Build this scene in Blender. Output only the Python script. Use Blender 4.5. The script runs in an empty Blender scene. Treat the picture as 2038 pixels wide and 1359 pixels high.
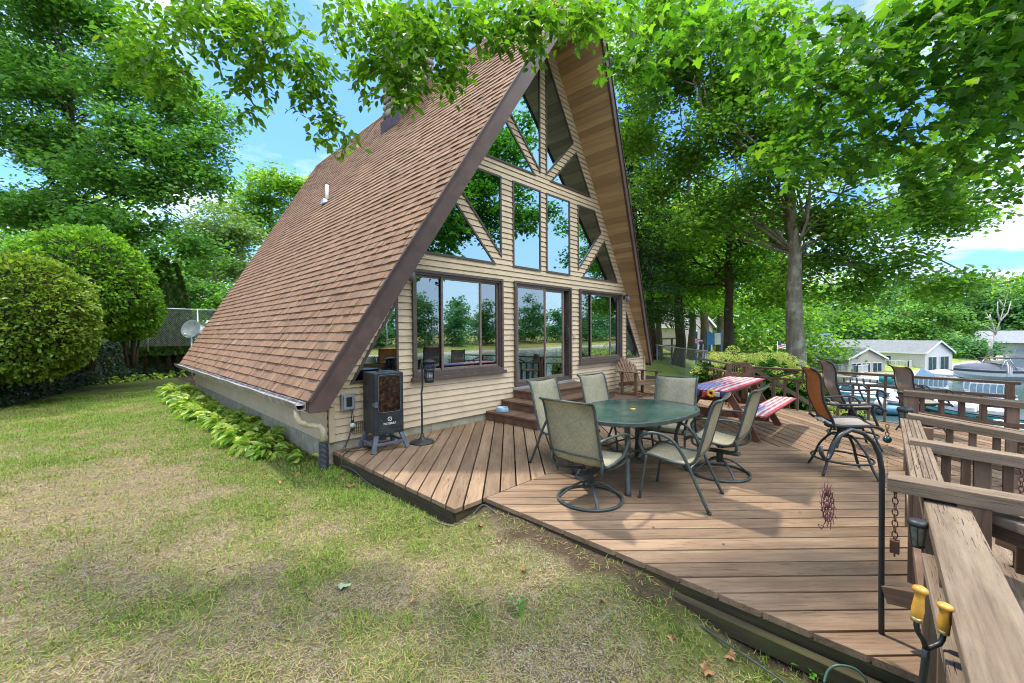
import bpy, bmesh, math, random
import numpy as np
from mathutils import Vector, Matrix, noise as mnoise
random.seed(7); RNG = np.random.default_rng(11)
S = bpy.context.scene
COL = S.collection
rad = math.radians
# ---------------------------------------------------------------- camera model (surveyed from the photograph)
CAM = Vector((-6.6496, -5.6299, 1.0509)); YAW, PITCH, ROLL, FPX = 0.7928, -0.0205, -0.0066, 824.85
_f = Vector((math.sin(YAW)*math.cos(PITCH), math.cos(YAW)*math.cos(PITCH), math.sin(PITCH)))
_r0 = Vector((math.cos(YAW), -math.sin(YAW), 0)); _u0 = _r0.cross(_f)
_r = _r0*math.cos(ROLL)+_u0*math.sin(ROLL); _u = -_r0*math.sin(ROLL)+_u0*math.cos(ROLL)
def at(px, py, d):
    "world point seen at survey pixel (px,py) at depth d"
    return CAM + (_f + _r*((px-1019)/FPX) - _u*((py-679.5)/FPX))*d
def onz(px, py, z):
    d = _f + _r*((px-1019)/FPX) - _u*((py-679.5)/FPX)
    return CAM + d*((z-CAM.z)/d.z)
DECK, GND, LAKE = -0.52, -0.70, -4.6
# ---------------------------------------------------------------- mesh builder
class MB:
    def __init__(s): s.V=[]; s.F=[]; s.W=[]; s.R=[]; s.M=[]; s.S=[]
    def add(s, V, F, W=None, r=None, m=0, smooth=False):
        b=len(s.V); r=random.random() if r is None else r
        s.V += [tuple(v) for v in V]
        s.W += [tuple(w) for w in W] if W is not None else [tuple(v) for v in V]
        s.R += [r]*len(V)
        s.F += [tuple(i+b for i in f) for f in F]; s.M += [m]*len(F); s.S += [smooth]*len(F)
        return s
    def beam(s, p0, p1, w, h, up=(0,0,1), r=None, m=0, over=0):
        "box from p0 to p1: w across, h along up; wood coordinates run along it"
        p0=Vector(p0); p1=Vector(p1); a=(p1-p0); L=a.length; a.normalize()
        p0=p0-a*over; p1=p1+a*over; L+=2*over
        up=Vector(up)
        if abs(a.dot(up))>.99: up=Vector((0,1,0)) if abs(a.y)<.9 else Vector((1,0,0))
        sd=a.cross(up).normalized(); up=sd.cross(a).normalized()
        V=[];W=[]; o=random.uniform(0,50)
        for t,pp in ((0,p0),(L,p1)):
            for x,y in ((-.5,-.5),(.5,-.5),(.5,.5),(-.5,.5)):
                V.append(pp+sd*(x*w)+up*(y*h)); W.append((t+o,x*w+o,y*h+o*.7))
        return s.add(V,[(0,1,2,3),(7,6,5,4),(0,4,5,1),(1,5,6,2),(2,6,7,3),(3,7,4,0)],W,r,m)
    def abox(s, x0,x1,y0,y1,z0,z1, r=None, m=0):
        V=[(x,y,z) for z in (z0,z1) for x,y in ((x0,y0),(x1,y0),(x1,y1),(x0,y1))]
        return s.add(V,[(3,2,1,0),(4,5,6,7),(0,1,5,4),(1,2,6,5),(2,3,7,6),(3,0,4,7)],None,r,m)
    def prism(s, poly, mp, d0, d1, r=None, m=0, W=None):
        "2-D polygon through mp(u,v,d), between depths d0 and d1"
        n=len(poly); V=[mp(u,v,d0) for u,v in poly]+[mp(u,v,d1) for u,v in poly]
        F=[tuple(range(n))[::-1], tuple(range(n,2*n))]+[(i,(i+1)%n,n+(i+1)%n,n+i) for i in range(n)]
        return s.add(V,F,W,r,m)
    def tube(s, pts, r, n=8, closed=False, m=0, rnd=None, cap=True, flat=1.0):
        P=[Vector(p) for p in pts]; N=len(P)
        R=r if isinstance(r,(list,tuple)) else [r]*N
        T=[]
        for i in range(N):
            a=P[(i-1)%N] if closed or i>0 else P[0]; b=P[(i+1)%N] if closed or i<N-1 else P[-1]
            T.append((b-a).normalized() if (b-a).length>1e-9 else Vector((0,0,1)))
        q=Vector((0,0,1)) if abs(T[0].z)<.9 else Vector((1,0,0))
        u=T[0].cross(q).normalized(); V=[];W=[];l=0
        for i in range(N):
            if i: 
                l+=(P[i]-P[i-1]).length
                u=u-T[i]*u.dot(T[i])
                u=u.normalized() if u.length>1e-6 else T[i].orthogonal().normalized()
            v=T[i].cross(u)
            for k in range(n):
                c=2*math.pi*k/n
                V.append(P[i]+(u*math.cos(c)+v*math.sin(c)*flat)*R[i]); W.append((l,math.cos(c)*R[i],math.sin(c)*R[i]))
        F=[]
        for i in range(N if closed else N-1):
            j=(i+1)%N
            for k in range(n):
                k2=(k+1)%n; F.append((i*n+k,i*n+k2,j*n+k2,j*n+k))
        if cap and not closed: F+= [tuple(range(n))[::-1], tuple(range((N-1)*n,N*n))]
        return s.add(V,F,W,rnd,m,True)
    def lathe(s, prof, c=(0,0,0), n=20, m=0, r=None, smooth=True, M=None):
        V=[];c=Vector(c)
        for (rr,z) in prof:
            for k in range(n):
                a=2*math.pi*k/n; p=Vector((rr*math.cos(a),rr*math.sin(a),z))
                V.append(c+(M@p if M else p))
        F=[]
        for i in range(len(prof)-1):
            for k in range(n):
                k2=(k+1)%n; F.append((i*n+k,i*n+k2,(i+1)*n+k2,(i+1)*n+k))
        F+=[tuple(range(n))[::-1],tuple(range((len(prof)-1)*n,len(prof)*n))]
        return s.add(V,F,None,r,m,smooth)
    def ball(s,c,rx,ry=None,rz=None,n=12,m=0,r=None,jit=0):
        ry=ry or rx; rz=rz or rx; c=Vector(c); V=[];h=n//2
        for i in range(h+1):
            t=math.pi*i/h
            for k in range(n):
                a=2*math.pi*k/n; j=1+random.uniform(-jit,jit)
                V.append(c+Vector((rx*math.sin(t)*math.cos(a)*j,ry*math.sin(t)*math.sin(a)*j,rz*math.cos(t)*j)))
        F=[(i*n+k,(i+1)*n+k,(i+1)*n+(k+1)%n,i*n+(k+1)%n) for i in range(h) for k in range(n)]
        return s.add(V,F,None,r,m,True)
    def build(s, name, mat, parent=None, bevel=0, weld=False, sub=0):
        me=bpy.data.meshes.new(name); me.from_pydata(s.V,[],s.F); 
        a=me.attributes.new('wd','FLOAT_VECTOR','POINT'); a.data.foreach_set('vector',np.array(s.W,np.float32).ravel())
        a=me.attributes.new('rnd','FLOAT','POINT'); a.data.foreach_set('value',np.array(s.R,np.float32))
        me.polygons.foreach_set('use_smooth',s.S); me.polygons.foreach_set('material_index',s.M)
        for mm in (mat if isinstance(mat,(list,tuple)) else [mat]): me.materials.append(mm)
        me.update(); o=bpy.data.objects.new(name,me); COL.objects.link(o)
        if parent: o.parent=parent
        if bevel:
            b=o.modifiers.new('b','BEVEL'); b.width=bevel; b.segments=2; b.limit_method='ANGLE'; b.angle_limit=rad(40); b.use_clamp_overlap=True
        return o
def npmesh(name, V, F, mat, parent=None, rnd=None, smooth=False, col=None):
    "V (N,3), F (M,k) numpy"
    me=bpy.data.meshes.new(name); n=len(V); m,k=F.shape
    me.vertices.add(n); me.vertices.foreach_set('co',np.ascontiguousarray(V,np.float32).ravel())
    me.loops.add(m*k); me.loops.foreach_set('vertex_index',np.ascontiguousarray(F,np.int32).ravel())
    me.polygons.add(m); me.polygons.foreach_set('loop_start',np.arange(0,m*k,k,dtype=np.int32))
    if smooth: me.polygons.foreach_set('use_smooth',np.ones(m,bool))
    if rnd is not None:
        a=me.attributes.new('rnd','FLOAT','POINT'); a.data.foreach_set('value',np.ascontiguousarray(rnd,np.float32))
    if col is not None:
        a=me.attributes.new('mask','FLOAT','POINT'); a.data.foreach_set('value',np.ascontiguousarray(col,np.float32))
    me.materials.append(mat); me.update(calc_edges=True); me.validate()
    o=bpy.data.objects.new(name,me); COL.objects.link(o)
    if parent: o.parent=parent
    return o
def tag(o,label,cat,group=None,kind=None):
    if label: o['label']=label
    if cat: o['category']=cat
    if group: o['group']=group
    if kind: o['kind']=kind
    return o
def thing(name,label,cat,loc=(0,0,0),rz=0,group=None):
    o=bpy.data.objects.new(name,None); COL.objects.link(o); o.location=loc; o.rotation_euler=(0,0,rz); o.empty_display_size=.1
    return tag(o,label,cat,group)
def dup(root,loc,rz,label=None,group=None,scale=None):
    r=root.copy(); COL.objects.link(r); r.location=loc; r.rotation_euler=(0,0,rz)
    if scale: r.scale=scale
    if label: r['label']=label
    if group: r['group']=group
    for ch in list(root.children):
        c=ch.copy(); COL.objects.link(c); c.parent=r
        for g in list(ch.children):
            d=g.copy(); COL.objects.link(d); d.parent=c
    return r
# ---------------------------------------------------------------- materials
def _mat(name):
    m=bpy.data.materials.new(name); m.use_nodes=True; nt=m.node_tree
    return m,nt,nt.nodes['Principled BSDF']
class N:
    def __init__(s,nt): s.nt=nt
    def new(s,t,**k):
        n=s.nt.nodes.new(t)
        for a,b in k.items():
            if a.startswith('i_'):
                key=a[2:].replace('_',' '); n.inputs[int(key) if key.isdigit() else key].default_value=b
            else: setattr(n,a,b)
        return n
    def l(s,a,b): s.nt.links.new(a,b)
    def noise(s,vec,scale,detail=4,rough=.55):
        n=s.new('ShaderNodeTexNoise'); n.inputs['Scale'].default_value=scale; n.inputs['Detail'].default_value=detail; n.inputs['Roughness'].default_value=rough
        if vec is not None: s.l(vec,n.inputs['Vector'])
        return n.outputs['Fac']
    def ramp(s,fac,stops):
        n=s.new('ShaderNodeValToRGB'); e=n.color_ramp.elements
        while len(e)<len(stops): e.new(.5)
        for el,(p,c) in zip(e,stops): el.position=p; el.color=(*c,1) if len(c)==3 else c
        s.l(fac,n.inputs['Fac']); return n.outputs['Color']
    def mix(s,fac,a,b,mode='MIX'):
        n=s.new('ShaderNodeMix',data_type='RGBA',blend_type=mode)
        for v,i in ((fac,0),(a,6),(b,7)):
            if hasattr(v,'node'): s.l(v,n.inputs[i])
            elif i==0: n.inputs[0].default_value=v
            else: n.inputs[i].default_value=(*v,1)
        return n.outputs[2]
    def math(s,op,a,b=None):
        n=s.new('ShaderNodeMath',operation=op)
        for i,v in enumerate((a,b)):
            if v is None: continue
            if hasattr(v,'node'): s.l(v,n.inputs[i])
            else: n.inputs[i].default_value=v
        return n.outputs[0]
    def attr(s,name,out='Fac'): return s.new('ShaderNodeAttribute',attribute_name=name).outputs[out]
    def mapping(s,vec,scale):
        n=s.new('ShaderNodeMapping'); n.inputs['Scale'].default_value=scale; s.l(vec,n.inputs['Vector']); return n.outputs[0]
    def obj(s): return s.new('ShaderNodeTexCoord').outputs['Object']
    def bump(s,h,strength,dist,bsdf):
        n=s.new('ShaderNodeBump'); n.inputs['Strength'].default_value=strength; n.inputs['Distance'].default_value=dist
        s.l(h,n.inputs['Height']); s.l(n.outputs[0],bsdf.inputs['Normal'])
def sc(c,k): return tuple(min(1,x*k) for x in c)
def paint(name,col,rough=.55,metal=0,var=.18,scale=6,bump=.0,spec=.5,rv=0.0,bscale=60,dirt=None):
    m,nt,b=_mat(name); g=N(nt); o=g.obj()
    c=g.ramp(g.noise(o,scale,5),[(.3,sc(col,1-var)),(.7,sc(col,1+var))])
    if dirt: c=g.mix(g.ramp(g.noise(o,dirt[1],6,.65),[(.5,(0,0,0)),(.75,(.8,.8,.8))]),c,dirt[0])
    if rv: 
        h=g.ramp(g.attr('rnd'),[(0,sc((.5,.5,.5),1-rv)),(1,sc((.5,.5,.5),1+rv))]); c=g.mix(1.0,c,g.mix(1.0,h,(2,2,2),'MULTIPLY'),'MULTIPLY')
    g.l(c,b.inputs['Base Color']); b.inputs['Roughness'].default_value=rough; b.inputs['Metallic'].default_value=metal
    b.inputs['Specular IOR Level'].default_value=spec
    if bump: g.bump(g.noise(o,bscale,3),bump,.01,b)
    return m
def wood(name,c1,c2,crack=.5,rough=.75,rv=.2,grain=1.0,wear=None,bump=.35):
    "lumber: grain runs along the board (mesh attribute wd)"
    m,nt,b=_mat(name); g=N(nt); w=g.attr('wd','Vector')
    n1=g.noise(g.mapping(w,(1.5*grain,34*grain,34*grain)),1,7,.68)
    n2=g.noise(g.mapping(w,(4*grain,130*grain,130*grain)),1,3,.6)
    c=g.ramp(n1,[(.28,c1),(.72,c2)])
    if wear: c=g.mix(g.ramp(g.noise(g.mapping(w,(1.1,7,7)),1,6,.7),[(.45,(0,0,0)),(.68,(.85,.85,.85))]),c,wear)
    cr=g.ramp(n2,[(.30,(1,1,1)),(.38,(0,0,0))]) ; big=g.ramp(g.noise(g.mapping(w,(.8,3,3)),1,3),[(.45,(0,0,0)),(.6,(1,1,1))])
    crm=g.math('MULTIPLY',g.math('MULTIPLY',cr,big),crack)
    c=g.mix(crm,c,sc(c1,.18))
    h=g.ramp(g.attr('rnd'),[(0,sc((1,1,1),1-rv)),(1,(1,1,1))]); c=g.mix(1.0,c,h,'MULTIPLY')
    g.l(c,b.inputs['Base Color']); b.inputs['Roughness'].default_value=rough; b.inputs['Specular IOR Level'].default_value=.3
    hh=g.math('SUBTRACT',g.math('ADD',g.math('MULTIPLY',n1,.5),g.math('MULTIPLY',n2,.5)),g.math('MULTIPLY',crm,1.2))
    g.bump(hh,bump,.006,b); return m
def leafmat(name,dark,light,trans=.45,rough=.5,hue=None,clump=.8):
    m,nt,b=_mat(name); g=N(nt)
    stops=[(0,dark),(.62,light)]+([(1,hue)] if hue else [(1,sc(light,1.3))])
    c=g.ramp(g.attr('rnd'),stops)
    c=g.mix(g.ramp(g.noise(g.obj(),clump,3),[(.35,(0,0,0)),(.65,(.6,.6,.6))]),c,sc(dark,.9))
    g.l(c,b.inputs['Base Color']); b.inputs['Roughness'].default_value=rough; b.inputs['Specular IOR Level'].default_value=.35
    t=g.new('ShaderNodeBsdfTranslucent'); g.l(g.mix(1.0,c,(1.5,1.6,.7),'MULTIPLY'),t.inputs['Color'])
    mx=g.new('ShaderNodeMixShader'); mx.inputs[0].default_value=trans
    g.l(b.outputs[0],mx.inputs[1]); g.l(t.outputs[0],mx.inputs[2]); g.l(mx.outputs[0],nt.nodes['Material Output'].inputs['Surface']); return m
def glassmat(name,tint=(.75,.9,.95),refl=.5,see=.5,bw=.035):
    "window glass: mirror reflection rising at grazing angles, tinted see-through below"
    m,nt,b=_mat(name); g=N(nt)
    gl=g.new('ShaderNodeBsdfGlossy'); gl.inputs['Color'].default_value=(*tint,1); gl.inputs['Roughness'].default_value=.015
    tr=g.new('ShaderNodeBsdfTransparent'); tr.inputs['Color'].default_value=(see,see,see*1.02,1)
    f=g.new('ShaderNodeLayerWeight'); f.inputs['Blend'].default_value=.5
    fac=g.math('ADD',refl,g.math('MULTIPLY',f.outputs['Facing'],.35))
    mx=g.new('ShaderNodeMixShader'); g.l(fac,mx.inputs[0]); g.l(tr.outputs[0],mx.inputs[1]); g.l(gl.outputs[0],mx.inputs[2])
    if bw: g_b=g.new('ShaderNodeBump'); g_b.inputs['Strength'].default_value=bw; g_b.inputs['Distance'].default_value=.02; g.l(g.noise(g.obj(),1.3,1),g_b.inputs['Height']); g.l(g_b.outputs[0],gl.inputs['Normal'])
    g.l(mx.outputs[0],nt.nodes['Material Output'].inputs['Surface']); return m
M={}
M['siding']=paint('cream_siding',(.65,.49,.325),.55,var=.07,scale=3,bump=.08,bscale=40,rv=.07,dirt=((.53,.40,.26),3.5))
M['cream_trim']=paint('cream_trim',(.57,.43,.275),.5,var=.08)
M['brown_trim']=paint('brown_trim',(.085,.045,.038),.45,var=.2,scale=4,dirt=((.12,.08,.07),5))
M['frame']=paint('bronze_frame',(.10,.072,.062),.38,var=.2,scale=9)
M['frame_light']=paint('bronze_frame_worn',(.19,.135,.11),.42,var=.25,scale=14)
M['shingle']=None
M['soffit']=wood('soffit_plank',(.52,.32,.155),(.70,.47,.245),.25,.7,.4)
M['concrete']=paint('concrete_block',(.37,.325,.235),.9,var=.25,scale=9,bump=.4,bscale=80,dirt=((.2,.2,.13),3))
M['deck']=wood('deck_board',(.185,.114,.066),(.33,.207,.122),1.5,.8,.42,grain=1.25,wear=(.40,.275,.17),bump=.9)
M['rail']=wood('rail_lumber',(.115,.066,.040),(.21,.128,.082),.8,.75,.3,wear=(.29,.195,.135))
M['rail_worn']=wood('weathered_cap',(.125,.086,.056),(.27,.19,.125),1.1,.85,.25,grain=1.7,wear=(.34,.255,.175),bump=1.0)
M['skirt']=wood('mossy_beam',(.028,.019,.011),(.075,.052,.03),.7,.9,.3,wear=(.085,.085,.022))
M['picnic']=wood('picnic_lumber',(.12,.048,.03),(.20,.085,.052),.5,.7,.25)
M['chairwood']=wood('chair_slat_wood',(.14,.072,.042),(.25,.145,.088),.6,.75,.3,wear=(.31,.21,.14))
M['steps']=wood('step_lumber',(.10,.052,.03),(.18,.098,.06),.5,.7,.25,wear=(.25,.15,.10))
M['glass']=glassmat('window_glass',(.66,.84,.90),.35,.85)
M['glass_up']=glassmat('upper_window_glass',(.50,.76,.90),.50,.35)
M['glass_screen']=glassmat('screened_glass',(.45,.55,.62),.4,.3)
M['green_metal']=paint('green_patio_metal',(.042,.055,.05),.42,var=.3,scale=14,spec=.5,dirt=((.10,.115,.10),9))
M['sling']=None
M['black_metal']=paint('black_metal',(.022,.024,.026),.4,var=.3,scale=12)
M['smoker']=paint('smoker_steel',(.018,.020,.024),.42,var=.35,scale=7,bump=.15,bscale=120,dirt=((.07,.06,.05),6))
M['smoker_leg']=paint('smoker_leg_steel',(.085,.10,.125),.4,var=.25,scale=10)
M['white']=paint('white_paint',(.75,.74,.70),.5,var=.06)
M['vinyl']=paint('white_vinyl',(.72,.70,.68),.45,var=.05)
M['alu']=paint('aluminium',(.52,.53,.54),.35,metal=.7,var=.15,dirt=((.30,.28,.24),4))
M['galv']=paint('galvanised_pipe',(.45,.47,.48),.4,metal=.6,var=.15)
M['gutter']=paint('gutter_metal',(.24,.18,.15),.5,var=.25,scale=4,dirt=((.45,.45,.44),5))
M['pvc']=paint('cream_pvc',(.62,.52,.36),.5,var=.15,scale=8,dirt=((.3,.22,.12),9))
M['blackplastic']=paint('black_plastic',(.02,.021,.022),.5,var=.2)
M['drain']=paint('corrugated_drain',(.035,.037,.04),.6,var=.3,scale=20)
M['grey_plastic']=paint('grey_plastic',(.33,.35,.37),.45,var=.1)
M['blue_bowl']=paint('blue_bowl_enamel',(.22,.36,.46),.35,var=.15,dirt=((.4,.45,.48),8))
M['bark']=None
M['rust']=paint('rusty_iron',(.10,.045,.03),.75,var=.4,scale=30,bump=.3)
M['rustpink']=paint('faded_red_metal',(.15,.05,.05),.6,var=.4,scale=30)
M['yellow_wood']=paint('varnished_yellow_wood',(.55,.27,.04),.3,var=.25,scale=20)
M['brass']=paint('brass',(.6,.45,.2),.3,metal=.8,var=.2)
M['dark_room']=paint('dark_room_wall',(.19,.13,.085),.9,var=.1)
M['room_floor']=paint('room_floor',(.20,.12,.07),.6,var=.2)
def shinglemat():
    m,nt,b=_mat('brown_shingle'); g=N(nt); o=g.obj()
    c=g.ramp(g.attr('rnd'),[(0,(.13,.065,.036)),(.45,(.20,.104,.058)),(.8,(.255,.14,.08)),(1,(.315,.185,.11))])
    c=g.mix(g.ramp(g.noise(o,260,2,.7),[(.35,(0,0,0)),(.7,(.7,.7,.7))]),c,(.32,.205,.13))
    c=g.mix(g.ramp(g.noise(o,1.1,4),[(.45,(0,0,0)),(.7,(.45,.45,.45))]),c,(.33,.19,.115))
    c=g.mix(g.ramp(g.noise(g.mapping(o,(1,5,1)),.8,5,.7),[(.5,(0,0,0)),(.72,(.4,.4,.4))]),c,(.12,.07,.05))
    g.l(c,b.inputs['Base Color']); b.inputs['Roughness'].default_value=.9; b.inputs['Specular IOR Level'].default_value=.25
    g.bump(g.noise(o,300,2,.7),.35,.004,b); return m
M['shingle']=shinglemat()
def slingmat(name,a,bc,trans=.25):
    m,nt,b=_mat(name); g=N(nt); w=g.attr('wd','Vector')
    n=g.noise(g.mapping(w,(240,30,30)),1,3); n2=g.noise(g.mapping(w,(30,240,30)),1,3)
    c=g.ramp(g.math('MULTIPLY',g.math('ADD',n,n2),.5),[(.38,a),(.62,bc)])
    c=g.mix(g.ramp(g.noise(w,5,5),[(.5,(0,0,0)),(.75,(.6,.6,.6))]),c,sc(a,.75))
    g.l(c,b.inputs['Base Color']); b.inputs['Roughness'].default_value=.8
    t=g.new('ShaderNodeBsdfTranslucent'); g.l(g.mix(1.0,c,(1.3,1.2,.9),'MULTIPLY'),t.inputs['Color'])
    mx=g.new('ShaderNodeMixShader'); mx.inputs[0].default_value=trans
    g.l(b.outputs[0],mx.inputs[1]); g.l(t.outputs[0],mx.inputs[2]); g.l(mx.outputs[0],nt.nodes['Material Output'].inputs['Surface']); return m
M['sling']=slingmat('beige_sling',(.26,.23,.145),(.50,.45,.31))
M['sling_tan']=slingmat('tan_wicker_sling',(.40,.17,.05),(.62,.33,.12),.4)
M['sling_grey']=slingmat('grey_brown_sling',(.30,.26,.215),(.48,.43,.36),.2)
def barkmat(name,a,b2,moss=None):
    m,nt,b=_mat(name); g=N(nt); w=g.attr('wd','Vector'); o=g.obj()
    n=g.noise(g.mapping(o,(9,9,2.2)),1,6,.65)
    c=g.ramp(n,[(.3,a),(.7,b2)])
    c=g.mix(g.ramp(g.noise(o,3,5),[(.48,(0,0,0)),(.62,(.7,.7,.7))]),c,moss or sc(b2,1.5))
    g.l(c,b.inputs['Base Color']); b.inputs['Roughness'].default_value=.95; b.inputs['Specular IOR Level'].default_value=.15
    g.bump(n,.8,.05,b); return m
M['bark']=barkmat('grey_bark',(.15,.125,.09),(.33,.285,.21),(.48,.46,.36))
M['bark_dark']=barkmat('dark_bark',(.05,.035,.025),(.115,.085,.06),(.09,.10,.05))
M['bark_pale']=barkmat('pale_dead_wood',(.32,.28,.23),(.5,.46,.4))
M['leaf_beech']=leafmat('beech_leaf',(.045,.125,.010),(.14,.30,.018),.5,hue=(.26,.42,.03))
M['leaf_maple']=leafmat('maple_leaf',(.04,.115,.014),(.115,.28,.024),.55,hue=(.24,.42,.03))
M['leaf_tree']=leafmat('maple_crown_leaf',(.075,.185,.028),(.21,.40,.05),.58,hue=(.38,.52,.08),clump=.45)
M['leaf_cool']=leafmat('cool_green_leaf',(.05,.145,.030),(.14,.32,.055),.48,hue=(.26,.46,.07),clump=.5)
M['leaf_pale']=leafmat('pale_green_leaf',(.085,.16,.05),(.20,.30,.10),.4,hue=(.30,.38,.16))
M['leaf_far']=leafmat('far_tree_leaf',(.045,.15,.055),(.11,.28,.09),.35,hue=(.24,.40,.10),clump=.12)
M['leaf_far_lime']=leafmat('lime_tree_leaf',(.07,.20,.04),(.16,.36,.06),.35,hue=(.32,.42,.07),clump=.15)
M['needle']=leafmat('spruce_needle',(.03,.10,.035),(.075,.19,.05),.25)
M['shrub_yellow']=leafmat('golden_cedar_leaf',(.07,.13,.012),(.22,.35,.035),.35,hue=(.42,.48,.07),clump=2.5)
M['shrub_green']=leafmat('green_cedar_leaf',(.06,.17,.012),(.18,.38,.025),.35,hue=(.34,.52,.04),clump=2.0)
M['arb']=leafmat('arborvitae_leaf',(.03,.075,.014),(.075,.16,.022),.25,hue=(.14,.22,.03),clump=2.0)
M['ivy']=leafmat('ivy_leaf',(.015,.045,.018),(.035,.085,.030),.2,.35,hue=(.10,.17,.06),clump=1.5)
M['hosta']=leafmat('hosta_leaf',(.14,.27,.03),(.34,.46,.06),.35,.4,hue=(.62,.64,.20),clump=1.3)
M['hyd_leaf']=leafmat('hydrangea_leaf',(.03,.11,.010),(.08,.24,.020),.4,hue=(.13,.32,.03))
M['hyd_bloom']=leafmat('hydrangea_bloom',(.66,.68,.17),(.80,.80,.28),.35,.6,hue=(.86,.86,.45),clump=6)
M['weed']=leafmat('weed_leaf',(.05,.16,.02),(.12,.3,.03),.35)
M['deadleaf']=paint('dead_leaf',(.33,.17,.07),.8,var=.4,scale=30,rv=.4)
# ---------------------------------------------------------------- leaves
SHAPES={
 'rhomb':(np.array([(0,0,0),(.5,-.33,.07),(1,0,-.06),(.5,.33,.07)]),[(0,1,2,3)]),
 'leaf':(np.array([(0,0,0),(.28,-.24,.05),(.62,-.25,.05),(1,0,-.10),(.62,.25,.05),(.28,.24,.05)]),[(0,1,2,3),(0,3,4,5)]),
 'long':(np.array([(0,0,0),(.45,-.11,.16),(.8,-.09,.10),(1,0,-.04),(.8,.09,.10),(.45,.11,.16)]),[(0,1,2,3),(0,3,4,5)]),
 'hosta':(np.array([(0,0,0),(.30,-.17,.12),(.62,-.21,.12),(1,0,-.12),(.62,.21,.12),(.30,.17,.12)]),[(0,1,2,3),(0,3,4,5)]),
 'maple':(np.array([(0,0,0),(.12,-.10,0),(.02,-.42,-.03),(.30,-.34,.02),(.42,-.55,-.04),(.55,-.26,.03),(.78,-.20,.01),(1,0,-.08),(.78,.20,.01),(.55,.26,.03),(.42,.55,-.04),(.30,.34,.02),(.02,.42,-.03),(.12,.10,0)]),[(0,1,3,5),(1,2,3,3),(3,4,5,5),(0,5,6,7),(0,7,8,9),(9,10,11,11),(11,12,13,13),(0,9,11,13)]),
}
def leaf_arrays(C, L, shape='rhomb', D=None, tilt=.6, droop=.25, rng=None, Nrm=None):
    "C (N,3) centres, L sizes; returns verts, faces, rnd"
    rng=rng or RNG; n=len(C); T,F=SHAPES[shape]; k=len(T)
    if D is None:
        a=rng.uniform(0,2*np.pi,n); D=np.stack([np.cos(a),np.sin(a),rng.normal(-droop,.35,n)],1)
    D=D/np.linalg.norm(D,axis=1,keepdims=True)
    if Nrm is None: Nrm=np.array([0,0,1.0])+rng.normal(0,tilt,(n,3))
    Sd=np.cross(Nrm,D); Sd/=np.linalg.norm(Sd,axis=1,keepdims=True)+1e-9
    Up=np.cross(D,Sd)
    L=np.broadcast_to(np.asarray(L,float),(n,))*rng.uniform(.7,1.2,n)
    V=C[:,None,:]+L[:,None,None]*(T[None,:,0:1]*D[:,None,:]+T[None,:,1:2]*Sd[:,None,:]+T[None,:,2:3]*Up[:,None,:])
    Fs=np.array([f if len(f)==len(F[0]) else f for f in F],dtype=np.int64)
    FF=(Fs[None]+(np.arange(n)*k)[:,None,None]).reshape(-1,Fs.shape[1])
    return V.reshape(-1,3),FF,np.repeat(rng.uniform(0,1,n),k)
def leaves(name,C,L,mat,parent=None,shape='rhomb',**kw):
    C=np.asarray(C,float); V,F,R=leaf_arrays(C,L,shape,**kw)
    if shape=='maple':   # degenerate quads -> split into tris
        q=F; tri=q[q[:,2]==q[:,3]][:,:3]; qq=q[q[:,2]!=q[:,3]]
        F=np.concatenate([tri,qq[:,[0,1,2]],qq[:,[0,2,3]]])
    return npmesh(name,V,F,mat,parent,R)
def clump_points(clusters, n, sub=60, sig=(.4,.4,.16), shell=.0, rng=None):
    "leaf positions: sub-clumps inside ellipsoids [(cx,cy,cz,rx,ry,rz,weight)]"
    rng=rng or RNG; W=np.array([c[6] if len(c)>6 else c[3]*c[4] for c in clusters]); W=W/W.sum(); out=[]
    for c,w in zip(clusters,W):
        m=max(3,int(sub*w)); d=rng.normal(size=(m,3)); d/=np.linalg.norm(d,axis=1,keepdims=True)
        r=rng.uniform(shell,1,(m,1))**(1/2.2); cc=np.array(c[:3])+d*r*np.array(c[3:6])
        k=max(1,int(n*w/m)); p=np.repeat(cc,k,0); p=p+rng.normal(size=p.shape)*np.array(sig)
        out.append(p)
    return np.concatenate(out)
def limb(mb,p0,p1,r0,r1,n=6,wob=.12,seg=6,sag=0):
    p0=Vector(p0);p1=Vector(p1); L=(p1-p0).length; P=[];R=[]
    for i in range(seg+1):
        t=i/seg; q=p0.lerp(p1,t)
        if 0<i<seg: q+=Vector((random.gauss(0,1),random.gauss(0,1),random.gauss(0,.6)))*wob*L/seg*1.2
        q.z+=sag*L*math.sin(math.pi*t); P.append(q); R.append(r0+(r1-r0)*t)
    mb.tube(P,R,n); return P
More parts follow.
